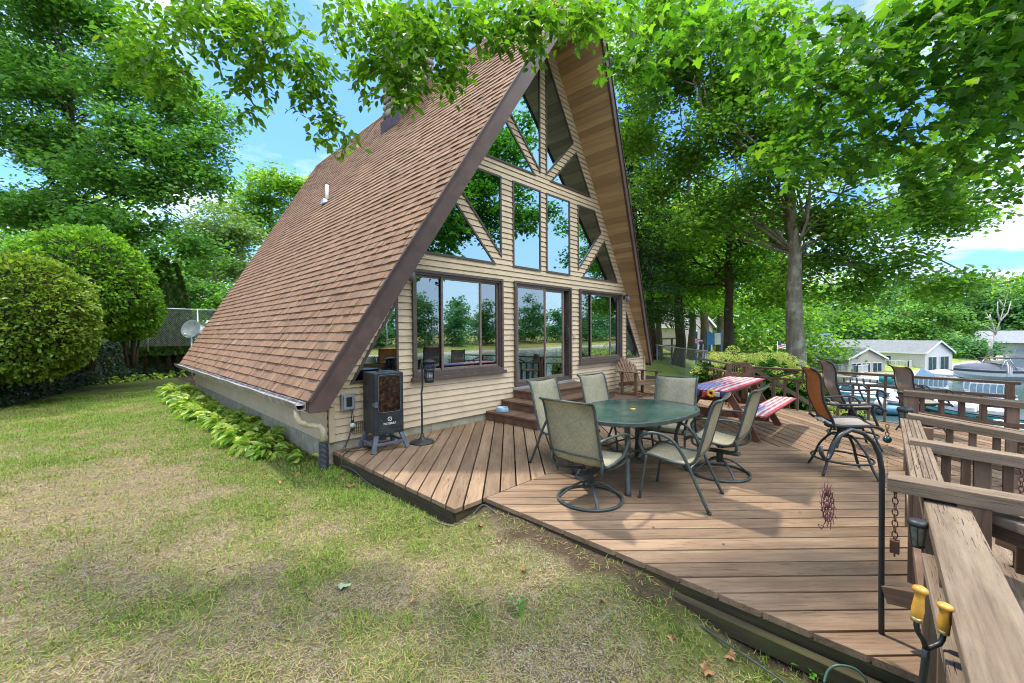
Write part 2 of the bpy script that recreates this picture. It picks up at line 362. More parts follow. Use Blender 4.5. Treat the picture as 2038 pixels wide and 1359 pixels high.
def tree(name,label,loc,h,r,clusters,nleaf,lsize,lm,bm='bark',group=None,sub=80,sig=(.4,.4,.16),shape='rhomb',tilt=.6,lean=(0,0),trunk_top=None,fork=.45,cat='tree',shell=0,limbs=1,flare=1.35):
    t=thing(name,label,cat,loc,0,group); mb=MB()
    tt=trunk_top or h*.8; P=[];R=[]
    for i in range(9):
        k=i/8; P.append((lean[0]*k+random.gauss(0,.02)*tt*.3*(i>0),lean[1]*k+random.gauss(0,.02)*tt*.3*(i>0),tt*k-.15*(i==0))); R.append(r*((flare if i==0 else 1)-(.75*k)))
    mb.tube(P,R,10)
    for c in clusters:
        for q in range(limbs):
            k=random.uniform(fork,.9); i=int(k*8); s=Vector(P[i])
            e=Vector(c[:3])+Vector((random.uniform(-.5,.5)*c[3],random.uniform(-.5,.5)*c[4],random.uniform(-.2,.3)*c[5]))
            pts=limb(mb,s,e,R[i]*(.5 if len(clusters)<12 else .26),.018,6,.22)
            for z in range(3):
                a=pts[random.randint(2,5)]; limb(mb,a,a+Vector((random.uniform(-.7,.7)*c[3],random.uniform(-.7,.7)*c[4],random.uniform(-.2,.6)*c[5])),R[i]*.2,.012,5,.2,4)
    mb.build('trunk',M[bm],t)
    leaves('crown',clump_points(clusters,nleaf,sub,sig,shell),lsize,M[lm],t,shape,tilt=tilt)
    return t
SKY,SUNE,EXPO=.122,2.25,1.22
# ================================================================ GROUND, LAKE
def sm(t): t=np.clip(t,0,1); return t*t*(3-2*t)
def gh(x,y):
    x=np.asarray(x,float); y=np.asarray(y,float)
    ye=np.interp(x,[-200,0,5,20,30,400],[-7.6,-7.6,0,8,16,16])
    t=sm((ye-y)/14.0); base=GND+.05*np.clip(x-5,0,14)*sm((y+2)/5)
    near=base*(1-t)+(-5.4)*t
    near=near+.125*np.clip(1-np.abs(x+4.05)/.55,0,1)*sm((y+5.0)/.7)*sm((-2.45-y)/.3)
    xb=54+4.5*np.clip(-4-y,0,60)
    far=-5.4+sm((x-xb)/7)*1.18+np.clip(x-xb-7,0,60)*.035
    s=-85-y; opp=-5.4+sm(s/9)*2.0+np.clip(s-9,0,80)*.05
    return np.maximum(np.maximum(near,far),opp)
def fb(x,y,s,o=4,seed=0.0):
    return mnoise.fractal((x*s+seed,y*s+seed*1.7,seed),1.0,2.0,o)
def dryness(x,y):
    "1 = lush grass, 0 = bare sandy soil (near lawn)"
    v=.47+.30*fb(x,y,.55,3,3.1)+.28*fb(x,y,2.3,3,9.2)
    v+=.30*max(0,1-abs(x+4.75)/1.1)*(1 if y>-1.5 else .4)      # greener strip along the hostas and deck
    v+=.065; v-=.22*math.exp(-((x+6.9)**2/1.6+(y-.5)**2/5)); v-=.35*math.exp(-((x+5.05)**2/.22+(y+4.35)**2/.12)); v-=.12*math.exp(-((x+7.6)**2/2+(y+1.0)**2/3))
    if y>7: v+=.14*min(1,(y-7)/4)
    return max(0,min(1,v))
def glawn(x,y):
    return float(gh(x,y))+.022*fb(x,y,1.7,3)
def axis(segs):
    out=[]
    for a,b,s in segs: out+=list(np.arange(a,b,s))
    out.append(segs[-1][1]); return np.array(out)
gx=axis([(-1500,-300,300),(-300,-60,30),(-60,-16,4),(-16,-9.5,.5),(-9.5,-3.6,.09),(-3.6,10,.5),(10,70,2),(70,160,6),(160,400,40),(400,1600,300)])
gy=axis([(-1500,-260,300),(-260,-110,15),(-110,-80,2),(-80,-24,8),(-24,-7,.8),(-7,3,.09),(3,12,.18),(12,30,1),(30,90,6),(90,300,40),(300,1600,300)])
X,Y=np.meshgrid(gx,gy); Z=gh(X,Y); D=np.zeros_like(Z)
for j in range(len(gy)):
    for i in range(len(gx)):
        if -9.6<gx[i]<-3.5 and -7.1<gy[j]<14: 
            D[j,i]=dryness(gx[i],gy[j]); Z[j,i]=glawn(gx[i],gy[j])
        else: D[j,i]=.62
nx=len(gx); idx=np.arange(nx*len(gy)).reshape(len(gy),nx)
Fq=np.stack([idx[:-1,:-1],idx[:-1,1:],idx[1:,1:],idx[1:,:-1]],-1).reshape(-1,4)
def groundmat():
    m,nt,b=_mat('lawn_soil'); g=N(nt); o=g.obj(); k=g.attr('mask')
    soil=g.ramp(g.noise(o,14,6,.7),[(.28,(.05,.034,.016)),(.5,(.13,.092,.044)),(.78,(.29,.225,.125))])
    grav=g.ramp(g.noise(o,95,2,.8),[(.52,(0,0,0)),(.62,(.7,.7,.7))]); soil=g.mix(grav,soil,(.47,.41,.32))
    green=g.ramp(g.noise(o,11,6,.75),[(.3,(.03,.042,.01)),(.5,(.085,.105,.02)),(.72,(.19,.175,.06))])
    kk=g.math('ADD',k,g.math('MULTIPLY',g.math('SUBTRACT',g.noise(o,30,4,.7),.5),.7))
    c=g.mix(g.ramp(kk,[(.35,(0,0,0)),(.62,(1,1,1))]),soil,green)
    pos=g.new('ShaderNodeSeparateXYZ'); g.l(g.new('ShaderNodeNewGeometry').outputs['Position'],pos.inputs[0])
    lawn=g.ramp(g.noise(o,.22,6,.6),[(.35,(.13,.21,.035)),(.55,(.26,.30,.06)),(.72,(.40,.32,.11))])
    edge=g.math('ADD',pos.outputs[0],g.math('MULTIPLY',g.math('SUBTRACT',g.noise(o,3.5,4,.65),.5),.7)); em=g.ramp(g.math('ADD',edge,5.0),[(.66,(0,0,0)),(.86,(.92,.92,.92))])
    mulch=g.ramp(g.noise(o,45,5,.8),[(.35,(.022,.015,.010)),(.6,(.085,.055,.033)),(.75,(.20,.14,.085))]); c=g.mix(em,c,mulch)
    farm=g.math('GREATER_THAN',pos.outputs[0],8.0); c=g.mix(farm,c,lawn)
    gold=g.ramp(g.noise(o,.12,5,.6),[(.4,(.20,.24,.05)),(.6,(.42,.28,.08))]); c=g.mix(g.math('LESS_THAN',pos.outputs[1],-70.0),c,gold)
    shore=g.math('MULTIPLY',g.math('LESS_THAN',pos.outputs[2],-4.15),1.0); c=g.mix(shore,c,(.45,.37,.27))
    g.l(c,b.inputs['Base Color']); b.inputs['Roughness'].default_value=.95; b.inputs['Specular IOR Level'].default_value=.15
    g.bump(g.math('ADD',g.noise(o,40,5,.7),g.math('MULTIPLY',g.noise(o,110,2),.6)),.5,.03,b); return m
M['ground']=groundmat()
tag(npmesh('ground',np.stack([X.ravel(),Y.ravel(),Z.ravel()],1),Fq,M['ground'],None,None,True,D.ravel()),'dry patchy lawn and lakeside ground','ground',kind='structure')
def watermat():
    m,nt,b=_mat('lake_water'); g=N(nt); o=g.obj()
    b.inputs['Base Color'].default_value=(.05,.085,.09,1); b.inputs['Roughness'].default_value=.06; b.inputs['IOR'].default_value=1.33; b.inputs['Specular IOR Level'].default_value=.9
    g.bump(g.noise(g.mapping(o,(1,1.8,1)),2.2,4,.6),.25,.05,b); return m
mb=MB(); mb.add([(-1500,-1500,LAKE),(1600,-1500,LAKE),(1600,1600,LAKE),(-1500,1600,LAKE)],[(0,1,2,3)])
tag(mb.build('lake_water',watermat()),'calm grey-blue lake below the deck','water',kind='structure')
# ---- grass blades on the near lawn (uncountable)
def grassmat():
    m,nt,b=_mat('grass_blade'); g=N(nt)
    c=g.ramp(g.attr('rnd'),[(0,(.26,.185,.08)),(.18,(.45,.355,.16)),(.32,(.42,.37,.115)),(.45,(.26,.31,.06)),(.7,(.17,.29,.035)),(1,(.10,.24,.025))])
    g.l(c,b.inputs['Base Color']); b.inputs['Roughness'].default_value=.7; b.inputs['Specular IOR Level'].default_value=.2
    t=g.new('ShaderNodeBsdfTranslucent'); g.l(c,t.inputs['Color']); mx=g.new('ShaderNodeMixShader'); mx.inputs[0].default_value=.3
    g.l(b.outputs[0],mx.inputs[1]); g.l(t.outputs[0],mx.inputs[2]); g.l(mx.outputs[0],nt.nodes['Material Output'].inputs['Surface']); return m
def grass():
    V=[];R=[]; n=0; rng=random.Random(5)
    def ok(x,y):
        if x>-4.42 and y>-2.72: return False
        if x>-4.06 : return False
        return True
    B=[]
    for _ in range(300000):
        t=rng.random()**1.45; y=-5.9+t*17.5; x=rng.uniform(-9.4,-4.03)
        if x<-6.65-max(0,(y+5.6))*.16-1.2 and y<9 and rng.random()<.5: continue
        if not ok(x,y): continue
        d=dryness(x,y)
        if x>-4.36+.16*fb(x,y,2.2,2,5.0) and rng.random()<.75: continue
        if rng.random()>.42+d*.6: continue
        B.append((x,y,d))
    B=np.array(B); r=RNG
    tuft=np.array([fb(a,b,5.5,2,21.0) for a,b in B[:,:2]])
    VV=[];RR=[];FF=[];base=0
    far_=(1+.10*np.clip(B[:,1]+5.5,0,12))
    for kind in (0,1):                              # 0: straw lying nearly flat, 1: standing green blades
        if kind==0: sel=r.uniform(0,1,len(B))<np.clip(.85-.6*B[:,2],.15,.9)
        else: sel=r.uniform(0,1,len(B))<np.clip(.16+.85*B[:,2]+.4*tuft,0,1)
        P=B[sel]; n=len(P); fz=far_[sel]; tf=np.clip(tuft[sel],0,1)
        hgt=(r.uniform(.028,.07,n) if kind==0 else (.018+.038*P[:,2]*r.uniform(.4,1.5,n)+.035*tf))*fz**.5
        az=r.uniform(0,2*np.pi,n); el=r.uniform(.02,.30,n) if kind==0 else r.uniform(.45,1.35,n); w=(r.uniform(.0011,.0020,n) if kind==0 else r.uniform(.0015,.0026,n))*fz
        p=np.stack([P[:,0],P[:,1],np.array([glawn(a,b) for a,b in P[:,:2]])+(.005 if kind==0 else -.002)],1); d=np.stack([np.cos(az)*np.cos(el),np.sin(az)*np.cos(el),np.sin(el)],1); sx=np.stack([-np.sin(az),np.cos(az),0*az],1)
        w=w[:,None];h=hgt[:,None]; dr=np.array([0,0,1.0])*h*(.10 if kind==0 else .22)
        V=np.stack([p-sx*w,p+sx*w,p+d*h*.55+sx*w*.8,p+d*h-dr,p+d*h*.55-sx*w*.8],1).reshape(-1,3)
        F=(np.array([(0,1,2),(0,2,4),(4,2,3)])[None]+(np.arange(n)*5)[:,None,None]).reshape(-1,3)+base; base+=len(V)
        rr=np.clip(r.normal(.14,.10,n) if kind==0 else .42+.5*P[:,2]*r.uniform(.3,1.1,n)+r.normal(0,.12,n),0,1)
        VV.append(V);FF.append(F);RR.append(np.repeat(rr,5))
    tag(npmesh('grass',np.concatenate(VV),np.concatenate(FF),grassmat(),None,np.concatenate(RR)),'short sparse grass and straw on the dry lawn','grass',kind='stuff')
grass()
def gravel():
    mb=[];C=[]
    for _ in range(650):
        x=random.gauss(-5.05,.28);y=random.gauss(-4.3,.22); 
        if _%3==0: x=random.uniform(-8,-4.5); y=random.uniform(-5.6,1)
        if x>-4.08 or dryness(x,y)>.5: continue
        C.append((x,y,glawn(x,y)+.003))
    C=np.array(C); n=len(C); T=np.array([(1,0,0),(0,1,0),(-1,0,0),(0,-1,0),(0,0,.7)]); s=RNG.uniform(.003,.009,n)
    V=(C[:,None]+T[None]*s[:,None,None]*RNG.uniform(.6,1.3,(n,5,1))).reshape(-1,3)
    F=(np.array([(0,1,4),(1,2,4),(2,3,4),(3,0,4)])[None]+(np.arange(n)*5)[:,None,None]).reshape(-1,3)
    tag(npmesh('gravel',V,F,paint('pale_gravel',(.27,.235,.18),.9,var=.3,scale=40,rv=.3),None,RNG.uniform(0,1,n*5)),'pale gravel grains in the bare lawn patches','gravel',kind='stuff')
gravel()
# ================================================================ A-FRAME HOUSE
house=thing('a_frame_house','tall cream-sided chalet with a steep brown shingle roof reaching almost to the lawn','house',(0,0,0))
K=1.62; ZR=8.0; XE=4.8; TV=.40                      # roof pitch, ridge height, eave half-width, vertical roof thickness
def zroof(x): return ZR-K*abs(x)
def zsof(x): return ZR-TV-K*abs(x)
def wi(x): return 7.04-1.606*abs(x)                 # window line parallel to the roof
def mir(p): return [(-x,z) for x,z in p][::-1]
tri_s=[(-4.155,.36),(-3.40,.36),(-3.40,1.60)]
tri_m=[(-2.97,2.324),(-1.36,2.324),(-2.33,3.32)]
quad=[(-1.214,2.467),(-1.214,3.984),(-1.90,3.984),(-2.19,3.50)]
cen=[(-.9146,2.324),(-.0886,2.324),(-.0886,3.984),(-.9146,3.984)]
tri_u=[(-1.74,4.251),(-.23,4.251),(-1.16,5.15)]
quad_u=[(-.0886,4.337),(-.0886,6.88),(-1.06,5.32)]
low=[(-3.158,.365),(-1.212,.365),(-1.212,2.06),(-3.158,2.06)]
lowr=[(1.255,.365),(3.142,.365),(3.142,2.06),(1.255,2.06)]
door=[(-.897,.0),(.932,.0),(.932,2.06),(-.897,2.06)]
fixed=[('tri_s',tri_s),('tri_m',tri_m),('quad',quad),('cen',cen),('tri_u',tri_u),('quad_u',quad_u)]
wins=[p for _,p in fixed]+[mir(p) for _,p in fixed]
holes=wins+[low,lowr,door]
def fill2d(outer,hs):
    cu=bpy.data.curves.new('c','CURVE'); cu.dimensions='2D'; cu.fill_mode='BOTH'
    for poly in [outer]+hs:
        sp=cu.splines.new('POLY'); sp.points.add(len(poly)-1); sp.use_cyclic_u=True
        for p,(x,z) in zip(sp.points,poly): p.co=(x,z,0,1)
    o=bpy.data.objects.new('c',cu); COL.objects.link(o); dg=bpy.context.evaluated_depsgraph_get(); dg.update()
    me=bpy.data.meshes.new_from_object(o.evaluated_get(dg)); bpy.data.objects.remove(o); return me
XW=4.45; SB=-.40
outer=[(-XW,SB),(XW,SB),(XW,zsof(XW)-.002),(0,zsof(0)-.002),(-XW,zsof(XW)-.002)]
me=fill2d(outer,holes); bm=bmesh.new(); bm.from_mesh(me)
flat=MB()
for f in bm.faces: flat.add([(v.co.x,.13,v.co.y) for v in f.verts],[tuple(range(len(f.verts)))])
flat.build('inner_wall',M['dark_room'],house)
back=MB()
for f in bm.faces: back.add([(v.co.x,.010,v.co.y) for v in (f.verts if f.normal.z<0 else list(f.verts)[::-1])],[tuple(range(len(f.verts)))])
back.build('lap_shadow_backing',paint('siding_shadow_gap',(.20,.13,.075),.9),house)  # dark brown sheet showing through the course gaps, stands in for lap shadow
EX=.1016; lv=[SB+EX*i for i in range(1,int((ZR-SB)/EX)+1)]
for z in lv: bmesh.ops.bisect_plane(bm,geom=bm.verts[:]+bm.edges[:]+bm.faces[:],plane_co=(0,z,0),plane_no=(0,1,0),dist=1e-6)
sid=MB()
def sy(z,k): return -(.002+.018*(1-(z-(SB+EX*k))/EX))
def sz(z,k): return min(z,SB+EX*(k+1)-.0065)
for f in bm.faces:
    c=f.calc_center_median(); k=int((c.y-SB)/EX+1e-6); zk=SB+EX*k; vs=[v.co for v in f.verts]
    if f.normal.z>0: vs=vs[::-1]
    r=((k*37)%17)/17
    sid.add([(v.x,sy(v.y,k),sz(v.y,k)) for v in vs],[tuple(range(len(vs)))],r=r)
    for e in f.edges:
        a,b=e.verts[0].co,e.verts[1].co
        if abs(a.y-zk)<1e-4 and abs(b.y-zk)<1e-4 and abs(a.x-b.x)>1e-4:
            sid.add([(a.x,sy(zk,k),zk),(b.x,sy(zk,k),zk),(b.x,.008,zk),(a.x,.008,zk)],[(0,1,2,3)],r=r)
bm.free(); sid.build('front_siding',M['siding'],house)
# ---- windows
def inset(poly,d):
    n=len(poly); out=[]
    A=sum(poly[i][0]*poly[(i+1)%n][1]-poly[(i+1)%n][0]*poly[i][1] for i in range(n)); sg=1 if A>0 else -1
    L=[]
    for i in range(n):
        (x0,y0),(x1,y1)=poly[i],poly[(i+1)%n]; l=math.hypot(x1-x0,y1-y0); nx_,ny_=-(y1-y0)/l*sg,(x1-x0)/l*sg
        L.append((x0+nx_*d,y0+ny_*d,x1-x0,y1-y0))
    for i in range(n):
        ax,ay,adx,ady=L[i-1]; bx,by,bdx,bdy=L[i]; den=adx*bdy-ady*bdx; t=((bx-ax)*bdy-(by-ay)*bdx)/den
        out.append((ax+adx*t,ay+ady*t))
    return out
def ring(mb,poly,w,y0,y1,m=0):
    q=inset(poly,w); n=len(poly); V=[(x,y0,z) for x,z in poly]+[(x,y0,z) for x,z in q]+[(x,y1,z) for x,z in poly]+[(x,y1,z) for x,z in q]; F=[]
    for i in range(n):
        j=(i+1)%n; F+=[(i,j,n+j,n+i),(2*n+i,3*n+i,3*n+j,2*n+j),(i,2*n+i,2*n+j,j),(n+i,n+j,3*n+j,3*n+i)]
    mb.add(V,F,m=m); return q
def pane(poly,y,mat,parent):
    mb=MB(); mb.prism(poly,lambda u,v,d:(u,d,v),y,y+.006); return mb.build('pane',mat,parent)
for w in wins:
    mb=MB(); q=ring(mb,w,.036,-.030,.12); f=mb.build('window',M['frame'],house)
    up=w[0][1]>2; pane(inset(w,.034),-.016,M['glass_up'] if up else M['glass'],f)
def slider(rect,name,splits,frame_w=.075):
    x0,z0=rect[0];x1,z1=rect[2]; mb=MB(); ring(mb,rect,.045,-.06,.13)
    mb2=ring(mb,inset(rect,.045),.035,-.03,.12)
    f=mb.build(name,M['frame'],house); ix0,iz0,ix1,iz1=x0+.078,z0+.078,x1-.078,z1-.078
    for (a,b,yy,mt,sw) in splits:
        A=ix0+(ix1-ix0)*a; B=ix0+(ix1-ix0)*b; s=MB(); q=ring(s,[(A,iz0),(B,iz0),(B,iz1),(A,iz1)],sw,yy-.014,yy+.014); s.build('sash',M['frame_light'],f,.002)
        pane(inset([(A,iz0),(B,iz0),(B,iz1),(A,iz1)],sw-.004),yy,mt,f)
    return f
wl=slider(low,'slider_window',[(0,.30,.03,M['glass_screen'],.035),(.27,.76,.005,M['glass'],.04),(.73,1,.03,M['glass_screen'],.035)])
mb=MB(); mb.beam((-3.2,-.065,.335),(-1.17,-.065,.335),.06,.055); mb.build('sill',M['frame'],wl,.003)
wr=slider(lowr,'slider_window',[(0,.27,.03,M['glass_screen'],.03),(.24,.76,.005,M['glass'],.035),(.74,1,.03,M['glass_screen'],.03)])
mb=MB(); mb.beam((1.21,-.065,.335),(3.19,-.065,.335),.06,.055); mb.build('sill',M['frame'],wr,.003)
dr=slider(door,'sliding_door',[(0,.53,-.005,M['glass_screen'],.045),(.48,.93,.03,M['glass'],.06)])
mb=MB(); mb.abox(-.93,.965,-.11,.0,-.06,.0); mb.build('threshold',M['alu'],dr,.004)
mb=MB(); mb.tube([(.80,-.01,.86),(.80,-.055,.90),(.80,-.055,1.14),(.80,-.01,1.18)],.012,8); mb.abox(.775,.825,-.012,.0,.82,1.22); mb.build('handle',M['black_metal'],dr)
mb=MB(); mb.abox(1.02,1.09,-.035,-.012,.93,1.03); mb.abox(1.05,1.056,-.038,-.033,.95,1.01); mb.build('doorbell_plate',M['siding'],house)
# ---- corner boards, foundation, side walls, back wall, floor
mb=MB()
for s in (-1,1): mb.abox(min(s*XW,s*(XW-.075)),max(s*XW,s*(XW-.075)),-.042,-.02,SB,.37+.0)
mb.build('corner_board',M['cream_trim'],house,.003)
mb=MB(); mb.abox(-XW+.02,XW-.02,.012,.2,-1.1,SB+.004); mb.abox(-XW+.02,-XW+.22,.2,10.0,-1.1,SB+.004); mb.abox(XW-.22,XW-.02,.2,10.0,-1.3,SB+.004)
for i in range(22): 
    x=-4.4+i*.4; mb.abox(x,x+.006,.006,.0125,-.75,SB)
mb.build('foundation',M['concrete'],house)
for s in (-1,1):
    sw=MB()
    for k in range(8):
        z0=SB+EX*k; z1=z0+EX
        xo=s*(XW+.016); xi=s*(XW+.003)
        V=[(xo,0.0,z0),(xo,10.0,z0),(xi,10.0,z1),(xi,0.0,z1)]; sw.add(V if s>0 else V[::-1],[(0,1,2,3)]); sw.add([(xo,0,z0),(xo,10,z0),(s*XW,10,z0),(s*XW,0,z0)],[(0,1,2,3)])
    sw.build('side_siding',M['siding'],house)
mb=MB(); mb.abox(-XW+.003,-XW+.1,.0,10,SB,.36); mb.abox(XW-.1,XW-.003,.0,10,SB,.36); mb.abox(-XW,XW,.14,9.9,-.08,-.03,m=1); mb.prism([(-XW,-.1),(XW,-.1),(XW,.3),(0,zsof(0)),(-XW,.3)],lambda u,v,d:(u,d,v),5.0,5.08); mb.abox(-2.9,2.9,1.2,5,2.2,2.3,m=1)
mb.build('room_shell',[M['dark_room'],M['room_floor']],house)
mb=MB(); mb.prism([(-XW,-.5),(XW,-.5),(XW,.36),(0,zsof(0)),(-XW,.36)],lambda u,v,d:(u,d,v),9.9,10.0); mb.build('back_wall',M['siding'],house)
# ---- roof
YF={-1:(-.30,-1.24),1:(-.06,-1.24)}                 # front rake: y at eave, y at ridge (prow overhang)
YB=(10.1,12.1)
def yf(s,t): a,b=YF[s]; return a+(b-a)*t            # t 0 eave .. 1 ridge
def yb(t): return YB[0]+(YB[1]-YB[0])*t
Ls=math.hypot(XE,XE*K); nrm={s:Vector((s*K,0,1)).normalized() for s in (-1,1)}
def rp(s,t,y,off=0): return Vector((s*XE*(1-t),y,zroof(XE)+XE*K*t))+nrm[s]*off
TP=TV*math.cos(math.atan(K))                        # thickness normal to the slope
slab=MB(); XB=(ZR-TV-.10)/K                        # eave is cut level at z=.10
def yx(s,x): return yf(s,1-x/XE)
def ybx(x): return yb(1-x/XE)
for s in (-1,1):
    sec=[(XE,zroof(XE)-.012),(XE,.10),(XB+.0185,.10),(0,ZR-TV+.03),(0,ZR-.012)]
    V=[(s*x,yx(s,x)+.02,z) for x,z in sec]+[(s*x,ybx(x),z) for x,z in sec]; n=5
    slab.add(V,[(0,1,2,3,4),(9,8,7,6,5)]+[(i,(i+1)%n,n+(i+1)%n,n+i) for i in range(n)])
roof=slab.build('roof',M['dark_room'],house)
sh=MB(); NC=64; e=Ls/NC
for s in (-1,1):
    for k in range(NC):
        t0=k/NC; t1=min(1,(k+1.12)/NC); ya=yf(s,t0)-.025; yz=yb(t0); y=ya
        first=True
        while y<yz:
            w=random.choice((.10,.12,.14,.16,.19)) if s<0 else 1.2
            y1=min(yz,y+w); j=random.uniform(-.0035,.0035)/Ls if s<0 else 0; g=.0035 if s<0 else 0
            hh=random.choice((.014,.018,.025)) if s<0 else .012
            a,b=rp(s,t0+j,y+g,hh),rp(s,t0+j,y1,hh); c_,d_=rp(s,t1,y1,.001),rp(s,t1,y+g,.001); a0,b0=rp(s,t0+j,y+g,-.004),rp(s,t0+j,y1,-.004)
            F=[(0,1,2,3),(4,5,1,0),(4,0,3),(5,2,1)] if s<0 else [(3,2,1,0),(0,1,5,4)]
            sh.add([a,b,c_,d_,a0,b0],F,r=min(1,max(0,random.gauss(.5,.23))))
            y=y1
y=yf(-1,1)-.03
while y<YB[1]:
    for s in (-1,1):
        V=[rp(s,1,y,.022),rp(s,1-.16/Ls,y,.022),rp(s,1-.16/Ls,y+.2,.014),rp(s,1,y+.2,.014)]; sh.add(V if s<0 else V[::-1],[(3,2,1,0)],r=random.random())
    y+=.17
sh.build('shingles',M['shingle'],roof)
# rake fascia boards
for s in (-1,1):
    sec=[(XE,zroof(XE)+.004),(XE,.085),(XB-.02,.085),(0,ZR-TV-.03),(0,ZR+.004)]
    mb=MB(); V=[(s*x,yx(s,x)-.03,z) for x,z in sec]+[(s*x,yx(s,x)+.018,z) for x,z in sec]; n=5
    mb.add(V,[(0,1,2,3,4),(9,8,7,6,5)]+[(i,(i+1)%n,n+(i+1)%n,n+i) for i in range(n)],W=[(v[2]*1.2,v[0],v[1]) for v in V]); mb.build('rake_fascia',M['brown_trim'],roof,.004)
    mb=MB(); V=[]
    for t in (0,1):                                # drip strip under the shingle edge
        for off,dy in ((.03,-.05),(.03,.0),(-.035,.0),(-.035,-.05)):
            p=rp(s,t,yf(s,t)+dy); V.append((p.x,p.y,p.z+off))
    mb.add(V,[(0,1,2,3),(7,6,5,4),(0,4,5,1),(1,5,6,2),(2,6,7,3),(3,7,4,0)]); mb.build('drip_edge',paint('dark_shingle_edge',(.06,.035,.028),.8),roof)
# soffit planks under the overhang
sf=MB(); NP=70
for s in (-1,1):
    for k in range(3,NP):
        t0=k/NP; t1=(k+.91)/NP; V=[]
        for y_ in (0,1):
            for t,dz in ((t0,0),(t1,0),(t1,-.018),(t0,-.018)):
                y0=yf(s,t)+.025; y1=.004; yy=y0 if y_==0 else max(y1,y0+.01); p=rp(s,t,yy); V.append((p.x,p.y,p.z-TV+.018+dz))
        o=random.uniform(0,40); sf.add(V,[(0,1,2,3),(7,6,5,4),(0,4,5,1),(1,5,6,2),(2,6,7,3),(3,7,4,0)],W=[(v[1]+o,o*.3+v[2]*.8,o*.2) for v in V])
sf.build('soffit',M['soffit'],roof)
# vent pipe and stone chimney
mb=MB(); p=Vector((-2.01,6.07,zroof(2.01))); mb.lathe([(.045,-.1),(.045,.42),(.036,.42),(.036,.3)],p,14); mb.build('vent_pipe',M['white'],roof)
mb=MB(); mb.lathe([(.14,.0),(.13,.03),(.06,.10),(.05,.12)],p-Vector((.05,0,.08)),14,M=Matrix.Rotation(-.6,3,'Y')); mb.build('vent_flashing',M['alu'],roof)
st=MB(); CX0,CX1,CY0,CY1,CZ0,CZ1=-.80,.30,4.25,5.1,6.2,9.5
def stones(axis_,fixed_,a0,a1,sgn):
    z=CZ0
    while z<CZ1:
        h=random.uniform(.13,.24); a=a0-random.uniform(0,.15)
        while a<a1:
            w=random.uniform(.16,.34); lo=max(a,a0);hi=min(a+w,a1)
            if hi-lo>.04:
                c=[(lo+hi)/2,z+h/2]; V=[];n=9
                for rr,dp in ((1,0),(.93,.03),(.6,.055)):
                    for i in range(n):
                        an=2*math.pi*i/n+.2; sq=1/max(abs(math.cos(an)),abs(math.sin(an)))**.65
                        u=c[0]+math.cos(an)*sq*(hi-lo)/2*.93*rr*random.uniform(.93,1.03); v=c[1]+math.sin(an)*sq*h/2*.93*rr*random.uniform(.93,1.03); q=fixed_+sgn*dp
                        V.append((u,q,v) if axis_=='y' else (q,u,v))
                F=[(i,(i+1)%n,n+(i+1)%n,n+i) for i in range(n)]+[(n+i,n+(i+1)%n,2*n+(i+1)%n,2*n+i) for i in range(n)]+[tuple(range(2*n,3*n))]
                st.add(V,F,smooth=True)
            a+=w
        z+=h
stones('y',CY0,CX0,CX1,-1); stones('x',CX0,CY0,CY1,-1); stones('x',CX1,CY0,CY1,1)
stonemat=paint('field_stone',(.30,.255,.205),.9,var=.3,scale=5,bump=.4,bscale=30,rv=.45)
ch=MB(); ch.abox(CX0+.01,CX1-.01,CY0+.01,CY1-.01,CZ0,CZ1); ch.abox(CX0-.08,CX1+.08,CY0-.08,CY1+.08,CZ1,CZ1+.1); co=ch.build('chimney',paint('mortar',(.30,.27,.23),.95,var=.2),roof)
st.build('chimney_stone',stonemat,roof)
fl=MB(); 
for (x0,x1,y_) in ((CX0-.07,CX1+.05,CY0-.075),): fl.abox(x0,x1,y_,y_+.02,zroof(.8)-.25,zroof(.8)+.28)
V=[]; 
for y_ in (CY0-.076,CY1+.05):
    for x_,dz in ((CX0-.075,.0),(CX0-.055,.0),(CX0-.055,.30),(CX0-.075,.30)): V.append((x_,y_,zroof(CX0)+dz-.08))
fl.add(V,[(0,1,2,3),(7,6,5,4),(0,4,5,1),(1,5,6,2),(2,6,7,3),(3,7,4,0)])
fl.build('chimney_flashing',M['brown_trim'],roof)
# ---- gutter, downspout
gm=MB(); y0,y1=-.28,10.1; gxx=-XE-.02; gz=zroof(XE)-.01
prof=[(0,.0),(0,-.085),(-.05,-.10),(-.105,-.085),(-.125,-.02),(-.13,.0),(-.118,.0),(-.115,-.03),(-.098,-.075),(-.05,-.088),(-.012,-.075),(-.012,.0)]
n=len(prof); V=[]; NS=24
for i in range(NS+1):
    y=y0+(y1-y0)*i/NS
    for a,b in prof: V.append((gxx+a,y,gz+b+.006*math.sin(i*1.7)))
F=[(i*n+k,i*n+(k+1)%n,(i+1)*n+(k+1)%n,(i+1)*n+k) for i in range(NS) for k in range(n)]+[tuple(range(n)),tuple(range(NS*n,NS*n+n))[::-1]]
gm.add(V,F)
gut=gm.build('gutter',M['gutter'],house)
gd=MB(); yy=y0+.15
while yy<y1: gd.beam((gxx-.01,yy,gz-.004),(gxx-.122,yy-.10,gz-.004),.012,.004); yy+=.42
gd.add([(gxx-.012,y0+.02,gz-.03),(gxx-.115,y0+.02,gz-.03),(gxx-.115,y1,gz-.03),(gxx-.012,y1,gz-.03)],[(0,1,2,3)])
gd.build('gutter_guard',M['alu'],gut)
dn=MB(); gy0=-.16
P=[(gxx-.065,gy0,gz-.09),(gxx-.065,gy0,gz-.17),(gxx-.045,gy0+.0,gz-.24),(gxx+.06,gy0+.01,gz-.30),(gxx+.20,gy0+.03,gz-.34),(gxx+.25,gy0+.04,gz-.40),(gxx+.26,gy0+.04,gz-.55)]
dn.tube(P,.038,12); dn.build('downspout',M['pvc'],gut)
dr_=MB(); pr=[]; z=gz-.56
